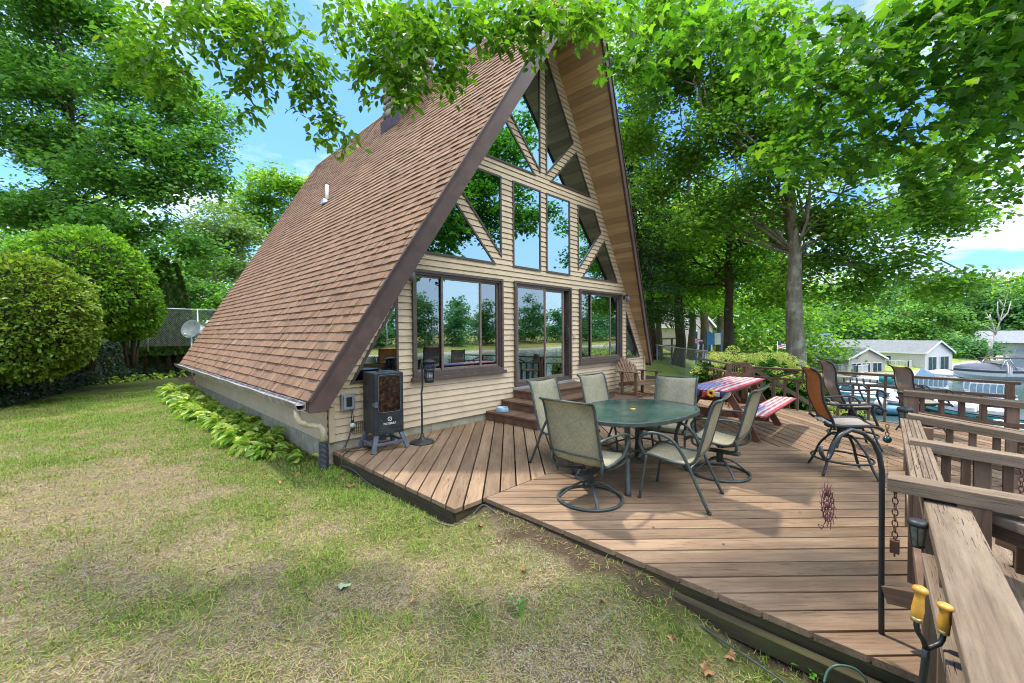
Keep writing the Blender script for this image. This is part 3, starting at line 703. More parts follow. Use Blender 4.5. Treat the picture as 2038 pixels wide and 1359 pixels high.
zb=GND-.05-z
k=0
while -.016*k>zb: pr+=[(.052,-.016*k),(.060,-.016*k-.005),(.060,-.016*k-.011),(.052,-.016*k-.015)]; k+=1
dr_.lathe(pr[::-1],(gxx+.262,gy0+.04,z),16); dr_.build('drain_hose',M['drain'],gut)
# boxed eave underside
mb=MB(); mb.add([(-XE,-.25,.095),(-XW,-.2,.095),(-XW,10,.095),(-XE,10,.095)],[(0,1,2,3)]); mb.add([(XE,-.05,.095),(XE,10,.095),(XW,10,.095),(XW,-.03,.095)],[(0,1,2,3)]); mb.build('eave_board',M['brown_trim'],house)
# ---- outlet box, vent grille, wall lamps
mb=MB(); mb.abox(-4.29,-4.10,-.06,-.018,.0,.235); mb.abox(-4.27,-4.12,-.085,-.06,.02,.215); b=mb.build('outlet_box',M['grey_plastic'],house,.008)
mb=MB(); mb.abox(-4.235,-4.155,-.092,-.085,.06,.19); mb.build('socket',M['blackplastic'],b,.004)
mb=MB()
for i in range(11): x=-4.13+i*.028; mb.abox(x,x+.006,-.034,-.022,-.335,-.17)
for z in (-.335,-.255,-.175): mb.abox(-4.135,-3.84,-.037,-.024,z,z+.006)
mb.build('vent_grille',paint('rusty_grille',(.22,.16,.11),.7,var=.3),house)
def wall_lamp(x,z):
    mb=MB(); mb.lathe([(.045,-.01),(.05,0),(.05,.012),(.02,.02)],(x,-.02,z),14,M=Matrix.Rotation(rad(90),3,'X')); mb.tube([(x,-.03,z),(x,-.10,z+.05),(x,-.14,z+.03),(x,-.14,z-.02)],.01,8)
    l=mb.build('wall_lamp',M['black_metal'],house)
    mb=MB(); mb.lathe([(.03,-.09),(.055,-.07),(.062,.02),(.05,.045),(.02,.06),(.008,.08)],(x,-.14,z-.05),12); mb.build('lantern',paint('lamp_glass_grey',(.16,.17,.16),.3,var=.3),l)
wall_lamp(-3.24,1.98); wall_lamp(3.28,1.98)
# ================================================================ things seen through the windows
def chair_in(x,y,rz,label,first=[None]):
    if first[0] is None:
        t=thing('dining_chair',label,'chair',(x,y,-.03),rz,'white dining chairs inside'); first[0]=t
        mb=MB(); mb.abox(-.21,.21,-.2,.22,.43,.46); mb.build('seat',M['white'],t,.006)
        for a in (-.19,.19):
            for b_ in (-.18,.19):
                mb=MB(); mb.beam((a,b_,0),(a,b_,.43 if b_>0 else .98),.035,.035); mb.build('leg',M['white'],t)
        mb=MB(); mb.beam((-.19,-.19,.93),(.19,-.19,.93),.025,.09); mb.beam((-.19,-.19,.66),(.19,-.19,.66),.02,.04); mb.beam((-.17,-.19,.68),(.17,-.19,.90),.018,.03); mb.beam((.17,-.188,.68),(-.17,-.188,.90),.018,.03); mb.build('backrest',M['white'],t)
        return t
    return dup(first[0],(x,y,-.03),rz,label)
chair_in(.75,1.35,rad(150),'white cross-back chair inside, right behind the sliding door'); chair_in(-.45,1.3,rad(40),'white cross-back chair behind the screened half of the door'); chair_in(1.2,2.3,rad(200),'white cross-back chair farther back beyond the indoor table')
t=thing('dining_table','blue-topped dining table inside behind the glass door','table',(.5,1.9,-.03))
mb=MB(); mb.lathe([(.55,.70),(.57,.72),(.57,.74),(.54,.75)],(0,0,0),28); mb.build('tabletop',paint('blue_tabletop',(.05,.12,.24),.3),t); mb=MB(); mb.lathe([(.3,0),(.28,.04),(.05,.08),(.05,.68),(.2,.70)],(0,0,0),14); mb.build('pedestal',M['white'],t)
t=thing('armchair','brown armchair inside behind the large left window','armchair',(-1.75,.75,-.03),rad(200))
for nm,bx in (('seat',(-.3,.3,-.3,.3,.25,.45)),('backrest',(-.3,.3,-.36,-.22,.42,.95)),('arm',(-.38,-.29,-.3,.3,.3,.62)),('arm',(.29,.38,-.3,.3,.3,.62))):
    mb=MB(); mb.abox(*bx); mb.build(nm,paint('brown_leather',(.16,.06,.03),.5),t,.03)
t=thing('side_cabinet','low brown wooden console inside the left window','cabinet',(-2.55,.9,-.03)); mb=MB(); mb.abox(-.45,.45,-.2,.2,.0,.42); mb.build('body',M['picnic'],t,.01); mb=MB(); mb.abox(-.48,.48,-.22,.22,.42,.455); mb.build('top',M['picnic'],t,.006)
t=thing('table_lamp','table lamp with pale cone shade inside the left window','lamp',(-1.35,.65,.6)); mb=MB(); mb.lathe([(.09,0),(.1,.02),(.04,.06),(.07,.2),(.02,.34)],(0,0,0),14); mb.build('base',M['brass'],t); mb=MB(); mb.lathe([(.17,.34),(.09,.62)],(0,0,0),18); mb.build('lamp_shade',M['white'],t)
t=thing('lamp_stand','narrow dark plant stand carrying the table lamp','stand',(-1.35,.65,-.03)); mb=MB(); mb.abox(-.16,.16,-.16,.16,.60,.628); mb.build('top',M['picnic'],t,.004)
for a in (-.13,.13):
    for b_ in (-.13,.13):
        mb=MB(); mb.beam((a,b_,0),(a,b_,.6),.03,.03); mb.build('leg',M['picnic'],t)
cu=MB(); 
for i in range(24):
    x=-3.05+i*.018; cu.add([(x,.2+.02*math.sin(i*1.5),.45),(x+.018,.2+.02*math.sin((i+1)*1.5),.45),(x+.018,.2+.02*math.sin((i+1)*1.5),1.98),(x,.2+.02*math.sin(i*1.5),1.98)],[(0,1,2,3)],smooth=True)
tag(cu.build('curtain',paint('lace_curtain',(.5,.52,.5),.9)),'pale lace curtain hanging at the left edge of the big window','curtain')
mb=MB(); mb.beam((1.98,.16,2.36),(2.9,.16,2.36),.12,.03); tag(mb.build('window_shelf',M['picnic']),'narrow shelf inside the lowest triangular window on the right','shelf')
t=thing('picture_frame','yellow-framed picture leaning inside the right triangular window','picture',(2.36,.17,2.376)); mb=MB(); ring(mb,[(-.13,0),(.13,0),(.13,.34),(-.13,.34)],.04,-.01,.01); mb.build('frame',M['yellow_wood'],t); mb=MB(); mb.abox(-.1,.1,-.004,.004,.03,.31); mb.build('picture',paint('pale_picture',(.6,.55,.42),.6,var=.5,scale=9),t)
t=thing('toy_sailboat','small brown model sailboat inside the right triangular window','model boat',(2.66,.17,2.376)); mb=MB(); mb.prism([(-.1,.04),(-.07,0),(.07,0),(.1,.04)],lambda u,v,d:(u,d,v),-.03,.03); mb.build('hull',M['picnic'],t); mb=MB(); mb.prism([(-.08,.06),(.08,.06),(0,.3)],lambda u,v,d:(u,d,v),-.004,.004); mb.build('sail',paint('brown_sail',(.4,.22,.1),.7),t)
def onx(px,py,X):
    d=_f+_r*((px-1019)/FPX)-_u*((py-679.5)/FPX); return CAM+d*((X-CAM.x)/d.x)
# ================================================================ DECK
def clip(poly,n,c,keep):
    out=[]
    for i in range(len(poly)):
        a,b=poly[i],poly[(i+1)%len(poly)]; da=(a[0]*n[0]+a[1]*n[1]-c)*keep; db=(b[0]*n[0]+b[1]*n[1]-c)*keep
        if da>=0: out.append(a)
        if (da>=0)!=(db>=0): t=da/(da-db); out.append((a[0]+(b[0]-a[0])*t,a[1]+(b[1]-a[1])*t))
    return out
deck=thing('wooden_deck','worn brown timber deck of diagonal boards in front of the chalet','deck',(0,0,0))
dk=MB(); q=.7071
def boards(region,d,pitch=.164,gap=.0155):
    n=(-d[1],d[0]); cs=[p[0]*n[0]+p[1]*n[1] for p in region]
    for k in range(int(min(cs)/pitch)-1,int(max(cs)/pitch)+2):
        p=clip(region,n,k*pitch+gap/2,1); p=clip(p,n,(k+1)*pitch-gap/2,-1) if len(p)>2 else p
        if len(p)<3: continue
        # clean tiny edges
        pp=[p[i] for i in range(len(p)) if math.dist(p[i],p[i-1])>1e-4]
        if len(pp)<3: continue
        r=random.random(); o=random.uniform(0,90); z=DECK+random.uniform(-.0025,.0015); W=[]
        for dd in (0,1):
            for u,v in pp: W.append((u*d[0]+v*d[1]+o,u*n[0]+v*n[1]+o*.37,dd*.03))
        dk.prism(pp[::-1],lambda u,v,dd,z=z:(u,v,z-dd),0.0,.04,r=r,W=[W[i] for i in range(len(pp)-1,-1,-1)]+[W[i] for i in range(2*len(pp)-1,len(pp)-1,-1)])
boards([(-4.40,-.02),(-4.40,-2.68),(-.103,-2.68),(-.103,-.02)],(q,q))
boards([(-4.04,-2.687),(-4.04,-8.2),(-.103,-8.2),(-.103,-2.687)],(q,-q))
boards([(-.097,-.02),(-.097,-8.2),(2.55,-8.2),(3.38,-2.92),(3.38,-.02)],(q,q))
boards([(3.384,-.02),(3.384,-2.92),(5.7,-1.08),(5.7,-.02)],(q,q))
dk.build('deck_boards',M['deck'],deck,.003)
def skirt(p0,p1,zt=DECK-.043,h=.18):
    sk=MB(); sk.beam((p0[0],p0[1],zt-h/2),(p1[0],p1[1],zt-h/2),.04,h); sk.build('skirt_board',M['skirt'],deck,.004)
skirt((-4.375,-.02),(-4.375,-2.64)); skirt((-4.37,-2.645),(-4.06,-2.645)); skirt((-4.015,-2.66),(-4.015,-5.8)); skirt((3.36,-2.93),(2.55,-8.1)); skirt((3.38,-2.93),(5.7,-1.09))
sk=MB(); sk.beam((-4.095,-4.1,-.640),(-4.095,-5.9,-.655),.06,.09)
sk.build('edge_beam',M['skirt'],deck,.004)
mb=MB()
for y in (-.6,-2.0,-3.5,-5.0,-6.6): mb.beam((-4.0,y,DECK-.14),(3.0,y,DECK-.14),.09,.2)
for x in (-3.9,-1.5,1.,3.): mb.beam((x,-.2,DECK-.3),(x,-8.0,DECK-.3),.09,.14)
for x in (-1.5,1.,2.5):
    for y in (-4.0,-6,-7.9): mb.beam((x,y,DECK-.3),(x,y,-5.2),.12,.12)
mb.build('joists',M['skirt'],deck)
# steps up to the sliding door
st_=thing('porch_steps','brown wooden steps wrapping up to the sliding door','steps',(0,0,0))
def step(name,x0,x1,y0,z0,z1):
    mb=MB(); nb=max(1,round((-y0-.03)/.2)); 
    mb.abox(x0+.02,x1-.02,y0+.03,-.03,z0,z1-.038)
    for i in range(4):
        a=y0+(-.03-y0)*i/4; b=y0+(-.03-y0)*(i+1)/4-.006; mb.beam((x0,(a+b)/2,z1-.018),(x1,(a+b)/2,z1-.018),b-a,.036)
    mb.build(name,M['steps'],st_,.004)
step('lower_step',-1.66,1.7,-1.28,DECK+.001,-.355); step('middle_step',-1.28,1.35,-.93,-.355,-.20); step('landing',-.95,1.0,-.62,-.20,-.045)
def bowl():
    t=thing('pet_bowl','pale blue pet bowl on the lowest porch step','bowl',(-1.50,-.30,-.354))
    mb=MB(); mb.lathe([(.115,0),(.118,.01),(.105,.075),(.098,.08),(.088,.075),(.075,.03),(.0,.028)],(0,0,0),24); mb.build('dish',M['blue_bowl'],t)
    mb=MB(); mb.lathe([(.085,.055),(.06,.058),(.02,.057)],(0,0,0),18); mb.build('water',M['white'],t)
bowl()
# ================================================================ RAILINGS
def post(t,x,y,z0,z1,w=.09,name='post',m='rail'):
    mb=MB(); mb.beam((x,y,z0),(x,y,z1),w,w); mb.build(name,M[m],t,.004)
def bar(t,name,p0,p1,w,h,m='rail',up=(0,0,1),over=0):
    mb=MB(); mb.beam(p0,p1,w,h,up,over=over); return mb.build(name,M[m],t,.004)
def railing(name,label,A,B,posts,nb,braces=(),ztop=.30,zlow=.10,skipb=()):
    t=thing(name,label,'railing',(A[0],A[1],DECK)); A=Vector(A); B=Vector(B)
    o=Vector((A.x,A.y,DECK))
    def P(s,z): v=A.lerp(B,s); return Vector((v.x,v.y,z))-o
    bar(t,'top_rail',P(0,ztop-.02),P(1,ztop-.02),.09,.04,over=.05)
    bar(t,'lower_rail',P(0,zlow-.02),P(1,zlow-.02),.085,.04)
    for s in posts: p=P(s,0); post(t,p.x,p.y,-.25,ztop-.04-DECK)
    for i in range(nb):
        s=(i+.5)/nb
        if any(abs(s-q)<.02 for q in posts): continue
        p=P(s,0); bar(t,'baluster',(p.x,p.y,-.06),(p.x,p.y,zlow-.04-DECK),.035,.04)
    for s,l,r_ in braces:
        p=P(s,0); bar(t,'upright',P(s,zlow),P(s,ztop-.04),.04,.04)
        if l: bar(t,'brace',P(s-.02,ztop-.05),P(s-l,zlow+.01),.035,.035)
        if r_: bar(t,'brace',P(s+.02,ztop-.05),P(s+r_,zlow+.01),.035,.035)
    return t
railing('deck_railing','long brown deck railing facing the water beside the hydrangeas',(3.33,-2.92),(2.70,-6.62),(0,.985),17,((.29,.12,.12),(.62,0,.13)))
railing('deck_railing','short brown railing at the far chamfered deck corner with close balusters',(5.64,-1.12),(3.42,-2.88),(0.0,),12)
t=thing('stair_handrail','sloping handrail descending outside the long railing in front of the hydrangeas','handrail',(3.42,-2.95,-.6)); e=at(1625,812,9.35)-Vector((3.42,-2.95,-.6))
bar(t,'handrail',(0.05,-.02,.88),e,.035,.09,'rail'); 
for k in (.35,.7): p=Vector((.05,-.02,.88)).lerp(e,k); bar(t,'post',(p.x,p.y,-.75),(p.x,p.y,p.z-.05),.07,.07)
# front rail with the worn grooved cap, ending at the stair opening
t=thing('front_railing','weathered front railing with a grooved pale cap board','railing',(-4.0,-5.66,DECK)); o=Vector((-4.0,-5.66,DECK))
def L(x,y,z): return Vector((x,y,z))-o
capm=MB()
for i in range(5):
    yy=-5.585-.0235*i; capm.beam(L(-4.04,yy-.035,.325),L(-2.08,yy+.055,.325),.0215,.04)
capm.build('cap',M['rail_worn'],t,.004); bar(t,'side_rail',L(-4.0,-5.665,.24),L(-2.1,-5.58,.24),.035,.12)
bar(t,'side_rail',L(-4.0,-5.665,-.30),L(-2.1,-5.58,-.30),.035,.09)
for x in (-3.07,-2.1): post(t,*L(x,-5.66,0)[:2],0,.30-DECK,.1)
for i in range(5): x=-3.9+.16*i; bar(t,'baluster',L(x,-5.68,-.5),L(x,-5.68,.28),.035,.035)
for i in range(4): x=-2.95+.2*i; bar(t,'baluster',L(x,-5.64,-.5),L(x,-5.64,.28),.035,.035)
# railing running past the camera
t=thing('near_railing','close weathered railing with a broad cracked cap board beside the lawn','railing',(-4.1,-5.72,GND)); o=Vector((-4.1,-5.72,GND))
bar(t,'cap',L(-4.03,-5.715,.279),L(-6.35,-5.835,.279),.142,.042,'rail_worn'); bar(t,'side_rail',L(-4.40,-5.684,.17),L(-6.3,-5.80,.17),.085,.04,'rail_worn')
bar(t,'side_rail',L(-4.1,-5.745,.205),L(-6.3,-5.865,.205),.04,.10)
post(t,*L(-4.13,-5.70,0)[:2],-.3,.255-GND,.10); post(t,*L(-4.62,-5.735,0)[:2],-.1,.255-GND,.105); post(t,*L(-5.9,-5.81,0)[:2],-.1,.255-GND,.105)
bar(t,'stub_board',at(1846,1198,1.95)-o,at(1768,1182,2.12)-o,.06,.08,'rail')
# bench arms / stair rails running towards the water
def sloped(label,X,pa,pb,w=.13,h=.045,ext=1.5,low=None,posts=(),bal=0,two=0,cap='rail_worn'):
    P0=onx(*pa,X); P1=onx(*pb,X); P1=P0.lerp(P1,ext); t=thing('side_railing',label,'railing',(P0.x,P0.y,DECK)); o=Vector((P0.x,P0.y,DECK))
    dn=Vector((0,0,h/2)); bar(t,'cap',P0-o-dn,P1-o-dn,w,h,cap)
    if two: bar(t,'side_rail',P0-o+Vector((w/2+.075,-.06,-h/2-.01)),P1-o+Vector((w/2+.075,0,-h/2-.01)),.04,.07)
    if low: bar(t,'lower_rail',P0-o-Vector((0,.08,low)),P1-o-Vector((0,0,low)),.08,.04)
    for s,ww in posts:
        p=P0.lerp(P1,s)-o; post(t,p.x+.01,p.y,-.05,p.z-h,ww)
    for i in range(bal):
        p=P0.lerp(P1,(i+1)/(bal+1))-o; bar(t,'baluster',(p.x,p.y,p.z-(low or .6)-.0 if low else 0),(p.x,p.y,p.z-h),.035,.04)
    return t
sloped('nearest brown side rail, its end jutting over the hanging chain',-4.05,(1767,945),(2035,990),.10,.062,1.6,None,((.42,.10),(.95,.10)))
sloped('second side rail from the camera, above a row of balusters',-3.07,(1810,872),(2035,907),.10,.062,1.6,.50,((.06,.09),(.42,.065)),8)
sloped('third side rail, a broad double cap beside the black lanterns',-2.05,(1806,822),(2035,862),.11,.06,1.6,.28,((.05,.11),(.72,.075)),7,1)
sloped('farthest double-capped side rail, past the stair opening',-.25,(1798,776),(2035,800),.13,.06,1.6,.24,((.05,.12),(.58,.085)),8,1)
# slatted bench between the first two side rails
t=thing('slatted_bench','low slatted plank seat below the nearest side rails','bench',(-3.2,-5.9,DECK)); o=Vector((-3.2,-5.9,DECK))
for i in range(4): bar(t,'slat',L(-4.9,-5.80-.105*i-.06,.0-.018),L(-2.62,-5.765-.098*i,.0-.018),.083,.036,'rail_worn')
for x in (-4.0,-2.75): bar(t,'support',L(x,-5.72,-.06),L(x,-6.15,-.06),.04,.08); bar(t,'leg',L(x,-6.12,-.5),L(x,-6.12,-.08),.08,.04)
t=thing('side_railing','lowest side rail crossing behind the broad cracked cap','railing',(-4.4,-5.85,GND)); o=Vector((-4.4,-5.85,GND))
P=onz(1900,1003,.27); Q=onz(2040,1052,.27); bar(t,'cap',P-o+Vector((.02,.0,0)),P.lerp(Q,2)-o+Vector((.02,.0,0)),.085,.04,'rail_worn'); bar(t,'side_rail',P-o+Vector((.02,-.02,-.05)),P.lerp(Q,2)-o+Vector((.02,0,-.05)),.04,.07)
P=onz(1990,1065,.12); Q=onz(2040,1085,.12); bar(t,'lower_rail',P-o,P.lerp(Q,4)-o,.05,.08)
p=onz(2022,1110,.05)-o; post(t,p.x,p.y-.04,-.1,.9,.09)
# solar lanterns on the posts, wind ornaments, tools
def lantern(pos,label,s=1.0):
    t=thing('post_lantern',label,'lantern',pos,0,'black post lanterns'); t.scale=(s,s,s)
    mb=MB(); mb.lathe([(.052,.13),(.055,.145),(.05,.162),(.03,.17),(.0,.172)],(0,0,0),16); mb.build('cap',M['blackplastic'],t)
    mb=MB(); mb.lathe([(.030,.0),(.034,.01),(.044,.12),(.046,.13)],(0,0,0),16); mb.build('glass_shade',paint('lantern_glass',(.17,.17,.145),.2,var=.4,scale=25),t)
    mb=MB()
    for i in range(6):
        a=i*math.pi/3; mb.beam((.033*math.cos(a),.033*math.sin(a),0),(.047*math.cos(a),.047*math.sin(a),.13),.006,.006)
    mb.lathe([(.034,-.012),(.037,0),(.03,.006)],(0,0,0),14); mb.build('cage',M['blackplastic'],t)
    mb=MB(); mb.beam((.0,0,.135),(.055,-.02,.135),.02,.02); mb.build('bracket',M['blackplastic'],t)
lantern(at(1826,1084,1.66),'nearest black lantern, on the corner post under the broad cap',.6); lantern(at(1801,850,4.0),'middle black lantern beside the third side rail',1.15); lantern(at(1797,806,5.6),'farthest black lantern under the double-capped side rail',1.15)
def links(t,top,n,l=.034,r=.0025):
    for i in range(n):
        mb=MB(); c=Vector(top)-Vector((0,0,l*.78*i)); P=[]
        for k in range(12):
            a=2*math.pi*k/12; u=.010*math.cos(a); P.append(c+Vector((u if i%2 else u*.35,u*.35 if i%2 else u,-l/2+l/2*math.sin(a)*1.0)))
        mb.tube(P,r,6,True); mb.build('link',M['rust'],t)
p=at(1782,962,1.93); t=thing('hanging_chain','short rusty chain with a square weight hanging off the nearest side rail','chain',p)
mb=MB(); mb.tube([(.016*math.cos(a),.006*math.sin(a),.016*math.sin(a)) for a in [i*math.pi/5 for i in range(10)]],.0035,6,True); mb.build('hook',M['rust'],t)
links(t,(0,0,-.012),10); mb=MB(); mb.abox(-.017,.017,-.017,.017,-.325,-.265); mb.tube([(0,0,-.325),(0,0,-.345)],.004,6); mb.build('weight',M['rust'],t,.003)
p=at(2034,898,2.6); t=thing('hanging_chain','dark rusty chain looped over the second side rail at the right','chain',p); links(t,(0,-.0,.03),11,.04,.003)
p=at(1766,852,3.1); t=thing('glass_ornament','dark green glass ball hanging on a chain beside the grooved cap','ornament',p)
mb=MB(); mb.ball((0,0,-.085),.027,n=20); gb=_mat('green_glass_ball'); gb[2].inputs['Base Color'].default_value=(.01,.05,.045,1); gb[2].inputs['Roughness'].default_value=.05; mb.build('ball',gb[0],t)
links(t,(0,0,.03),3,.035,.003); mb=MB(); mb.tube([(0,0,-.11),(.01,0,-.2),(.02,0,-.3),(.03,-.01,-.42)],.0015,5)
for k in range(7): mb.ball((.004*k+.004,0,-.13-.04*k),.006,n=6)
mb.build('bead_string',M['brass'],t)
# shepherd hook and rusty wind spinner
D_=2.15; base=at(1754,1420,D_); base.z=GND-.05
t=thing('shepherd_hook','black shepherd hook standing at the deck edge','plant hook',base); o=base
P=[Vector((0,0,0))]+[at(x,y,D_)-o for x,y in ((1754,1200),(1755,1000),(1755,935),(1750,905),(1738,880),(1718,862),(1694,855),(1673,866),(1660,884),(1655,900),(1648,913),(1640,911),(1635,903),(1633,888))]
mb=MB(); mb.tube(P,[.0125]*5+[.0115]*4+[.0105]*6,10); mb.build('pole',M['black_metal'],t)
p=at(1648,925,D_); t=thing('wind_spinner','rusty red sun-shaped metal wind spinner hanging from the black hook','wind spinner',p); mb=MB()
mb.tube([(0,0,.02),(0,0,-.10)],.0008,4); ax=Vector((.55,.83,0)).normalized(); c=Vector((0,0,-.21))
def E(r_,a): return c+ax*(math.cos(a)*r_*.40)+Vector((0,0,math.sin(a)*r_*1.0))
for rr in (.055,.085): mb.tube([E(rr,i*math.pi/10) for i in range(20)],.0025,5,True)
for i in range(16):
    a=i*math.pi/8; mb.tube([E(.05,a),E(.075,a+.12),E(.095,a-.10),E(.118+.012*(i%2),a+.06)],[.004,.004,.003,.001],5)
for i in range(8): a=i*math.pi/4; mb.tube([E(.015,a),E(.035,a+.3),E(.05,a)],.003,5)
mb.ball(c,.014,.014,.018,8); mb.build('sun_rays',M['rustpink'],t)
mb=MB(); mb.tube([c+ax*.02+Vector((0,0,-.12)),c+ax*.035+Vector((0,0,-.145)),c+ax*.055+Vector((0,0,-.125)),c+ax*.02+Vector((0,0,-.12))],.002,5); mb.build('drop',M['black_metal'],t)
# two-handled weeding tool
D_=1.12; base=at(1832,1480,D_); base.z=GND-.03; t=thing('weeding_tool','black two-handled weeding tool with yellow wooden grips','garden tool',base); o=base
mb=MB(); mb.tube([Vector((0,0,0))]+[at(x,y,D_)-o for x,y in ((1836,1359),(1842,1310),(1843,1292))],.0085,9); mb.tube([at(x,y,D_)-o for x,y in ((1843,1292),(1838,1275),(1827,1258),(1824,1245),(1824,1233))],.0065,8); mb.tube([at(x,y,D_)-o for x,y in ((1843,1292),(1858,1286),(1870,1281),(1876,1272),(1878,1260))],.0065,8); mb.build('shaft',M['black_metal'],t)
for a,b in (((1824,1233),(1833,1166)),((1878,1258),(1881,1200))):
    a=at(*a,D_)-o;b=at(*b,D_)-o; d=b-a; mb=MB(); mb.tube([a+d*k for k in (0,.1,.3,.6,.78,.82,.88,.95,1)],[.009,.0125,.0135,.011,.0105,.015,.0175,.015,.006],12); h=mb.build('handle',M['yellow_wood'],t)
    mb=MB(); mb.tube([a-d*.04,a+d*.08],.0125,12); mb.build('ferrule',M['brass'],t)
# ================================================================ PATIO FURNITURE
def sling(t,prof,hw,mat,name='sling'):
    mb=MB(); V=[];W=[]; s=0
    P=[Vector((a,0,b)) for a,b in prof]
    for i,p in enumerate(P):
        if i: s+=(p-P[i-1]).length
        tg=(P[min(i+1,len(P)-1)]-P[max(i-1,0)]).normalized(); nn=Vector((-tg.z,0,tg.x))
        for y in (-hw,-hw*.33,hw*.33,hw):
            sag=-.012 if abs(y)<hw*.9 else 0
            for k in (0,1): V.append(p+Vector((0,y,0))+nn*(sag*(-1 if nn.z<0 else 1)-k*.005)); W.append((y,s,0))
    n=len(P); F=[]
    for i in range(n-1):
        for j in range(3):
            a=i*8+j*2; F+=[(a,a+2,a+10,a+8),(a+1,a+9,a+11,a+3)]
        F+=[(i*8,i*8+8,i*8+9,i*8+1),(i*8+6,i*8+7,i*8+15,i*8+14)]
    mb.add(V,F,W,smooth=True); return mb.build(name,mat,t)
def smooth(P,k=4):
    "Catmull-Rom through points"
    P=[Vector(p) for p in P]; out=[]
    for i in range(len(P)-1):
        p0,p1,p2,p3=P[max(i-1,0)],P[i],P[i+1],P[min(i+2,len(P)-1)]
        for j in range(k):
            u=j/k; out.append(.5*((2*p1)+(p2-p0)*u+(2*p0-5*p1+4*p2-p3)*u*u+(3*p1-p0-3*p2+p3)*u**3))
    return out+[P[-1]]
PF=[(-.42,.985),(-.37,.955),(-.335,.86),(-.285,.66),(-.235,.48),(-.19,.405),(-.10,.385),(.05,.40),(.18,.425),(.25,.42),(.29,.38)]
PF2=[(p.x,p.z) for p in smooth([(a,0,b) for a,b in PF],3)]
def seatframe(t,hw,mt,prof=PF2,r=.0135,names=('side_rail','top_bar','cross_bar')):
    for s in (-1,1):
        mb=MB(); mb.tube([(a,s*hw,b) for a,b in prof],r,8); mb.build(names[0],mt,t)
    mb=MB(); a,b=prof[1]; mb.tube([(a-.004,-hw,b-.006),(a-.004,hw,b-.006)],.011,8); mb.build(names[1],mt,t)
    i=int(len(prof)*.40); a,b=prof[i]; mb=MB(); mb.tube([(a-.015,-hw,b),(a-.03,0,b-.005),(a-.015,hw,b)],.007,6); mb.build(names[2],mt,t); mb=MB(); a,b=prof[-2]; mb.tube([(a,-hw,b-.01),(a,hw,b-.01)],.011,8); mb.build(names[2],mt,t)
def swivel_chair(name,label,loc,rz,group):
    t=thing(name,label,'chair',loc,rz,group); mt=M['green_metal']; hw=.265
    sling(t,PF2,hw-.008,M['sling']); seatframe(t,hw,mt)
    for s in (-1,1):
        mb=MB(); mb.tube(smooth([(-.275,s*hw,.63),(-.22,s*(hw+.03),.655),(-.02,s*(hw+.045),.655),(.13,s*(hw+.04),.635),(.20,s*(hw+.03),.58),(.19,s*(hw+.015),.50),(.15,s*hw,.42)]),.015,8,flat=.7); mb.build('arm',mt,t)
        mb=MB(); mb.tube(smooth([(-.225,s*hw,.46),(-.235,s*(hw+.0),.36),(-.15,s*(hw-.06),.30),(.02,s*.10,.27)]),.014,8); mb.tube(smooth([(.21,s*hw,.42),(.20,s*(hw-.02),.35),(.12,s*.18,.295),(.03,s*.08,.27)]),.013,8); mb.build('support_arm',mt,t)
    mb=MB(); mb.abox(-.20,.14,-.045,.045,.235,.262); mb.lathe([(.035,.13),(.035,.23),(.05,.238)],(0,0,0),14); mb.build('rocker_plate',mt,t,.004)
    mb=MB(); mb.tube([(.30*math.cos(a),.30*math.sin(a),.016) for a in [i*math.pi/20 for i in range(40)]],.0155,8,True,flat=.8); mb.build('base_ring',mt,t)
    for i in range(4):
        a=math.pi/4+i*math.pi/2; c,s=math.cos(a),math.sin(a); mb=MB(); mb.tube(smooth([(.03*c,.03*s,.165),(.10*c,.10*s,.155),(.20*c,.20*s,.10),(.30*c,.30*s,.018)]),.0155,8,flat=.6); mb.build('base_leg',mt,t)
    return t
def stack_chair(name,label,loc,rz,group):
    t=thing(name,label,'chair',loc,rz,group); mt=M['green_metal']; hw=.255
    sling(t,PF2,hw-.008,M['sling']); seatframe(t,hw,mt)
    for s in (-1,1):
        mb=MB(); mb.tube(smooth([(.235,s*hw,.425),(.27,s*(hw+.025),.52),(.24,s*(hw+.045),.61),(.12,s*(hw+.05),.645),(-.03,s*(hw+.045),.60),(-.14,s*(hw+.03),.44),(-.23,s*(hw+.03),.24),(-.335,s*(hw+.035),.012)]),.0145,8); mb.build('arm',mt,t)
        mb=MB(); mb.tube(smooth([(.215,s*hw,.415),(.24,s*hw,.25),(.275,s*(hw+.01),.01)]),.013,8); mb.build('leg',mt,t)
        mb=MB(); mb.lathe([(.017,0),(.017,.02)],(.276,s*(hw+.01),0),8); mb.lathe([(.017,0),(.017,.02)],(-.34,s*(hw+.035),0),8); mb.build('foot_cap',M['blackplastic'],t)
    mb=MB(); mb.tube([(-.175,-hw-.03,.365),(-.175,hw+.03,.365)],.0085,8); mb.build('stretcher',M['galv'],t)
    return t
G='patio chairs around the green table'
swivel_chair('swivel_chair','ring-based swivel chair nearest the lawn, its beige sling back towards us',(-3.37,-3.42,DECK),rad(2),G)
t0=[o for o in COL.objects if o.name=='swivel_chair'][0]
dup(t0,(-1.79,-4.06,DECK),rad(92),'ring-based swivel chair seen side-on beside the picnic table')
stack_chair('patio_chair','four-legged patio chair on the near right, turned to the green table',(-2.72,-3.98,DECK),rad(98),G)
t1=[o for o in COL.objects if o.name=='patio_chair'][0]
dup(t1,(-2.66,-2.62,DECK),rad(-90),'patio chair by the porch steps, left of two with backs up to the house side')
dup(t1,(-1.74,-2.70,DECK),rad(-97),'patio chair at the far side of the table, in front of the rocker')
dup(t1,(-1.62,-3.40,DECK),rad(188),'patio chair at the picnic end of the table with its front facing us')
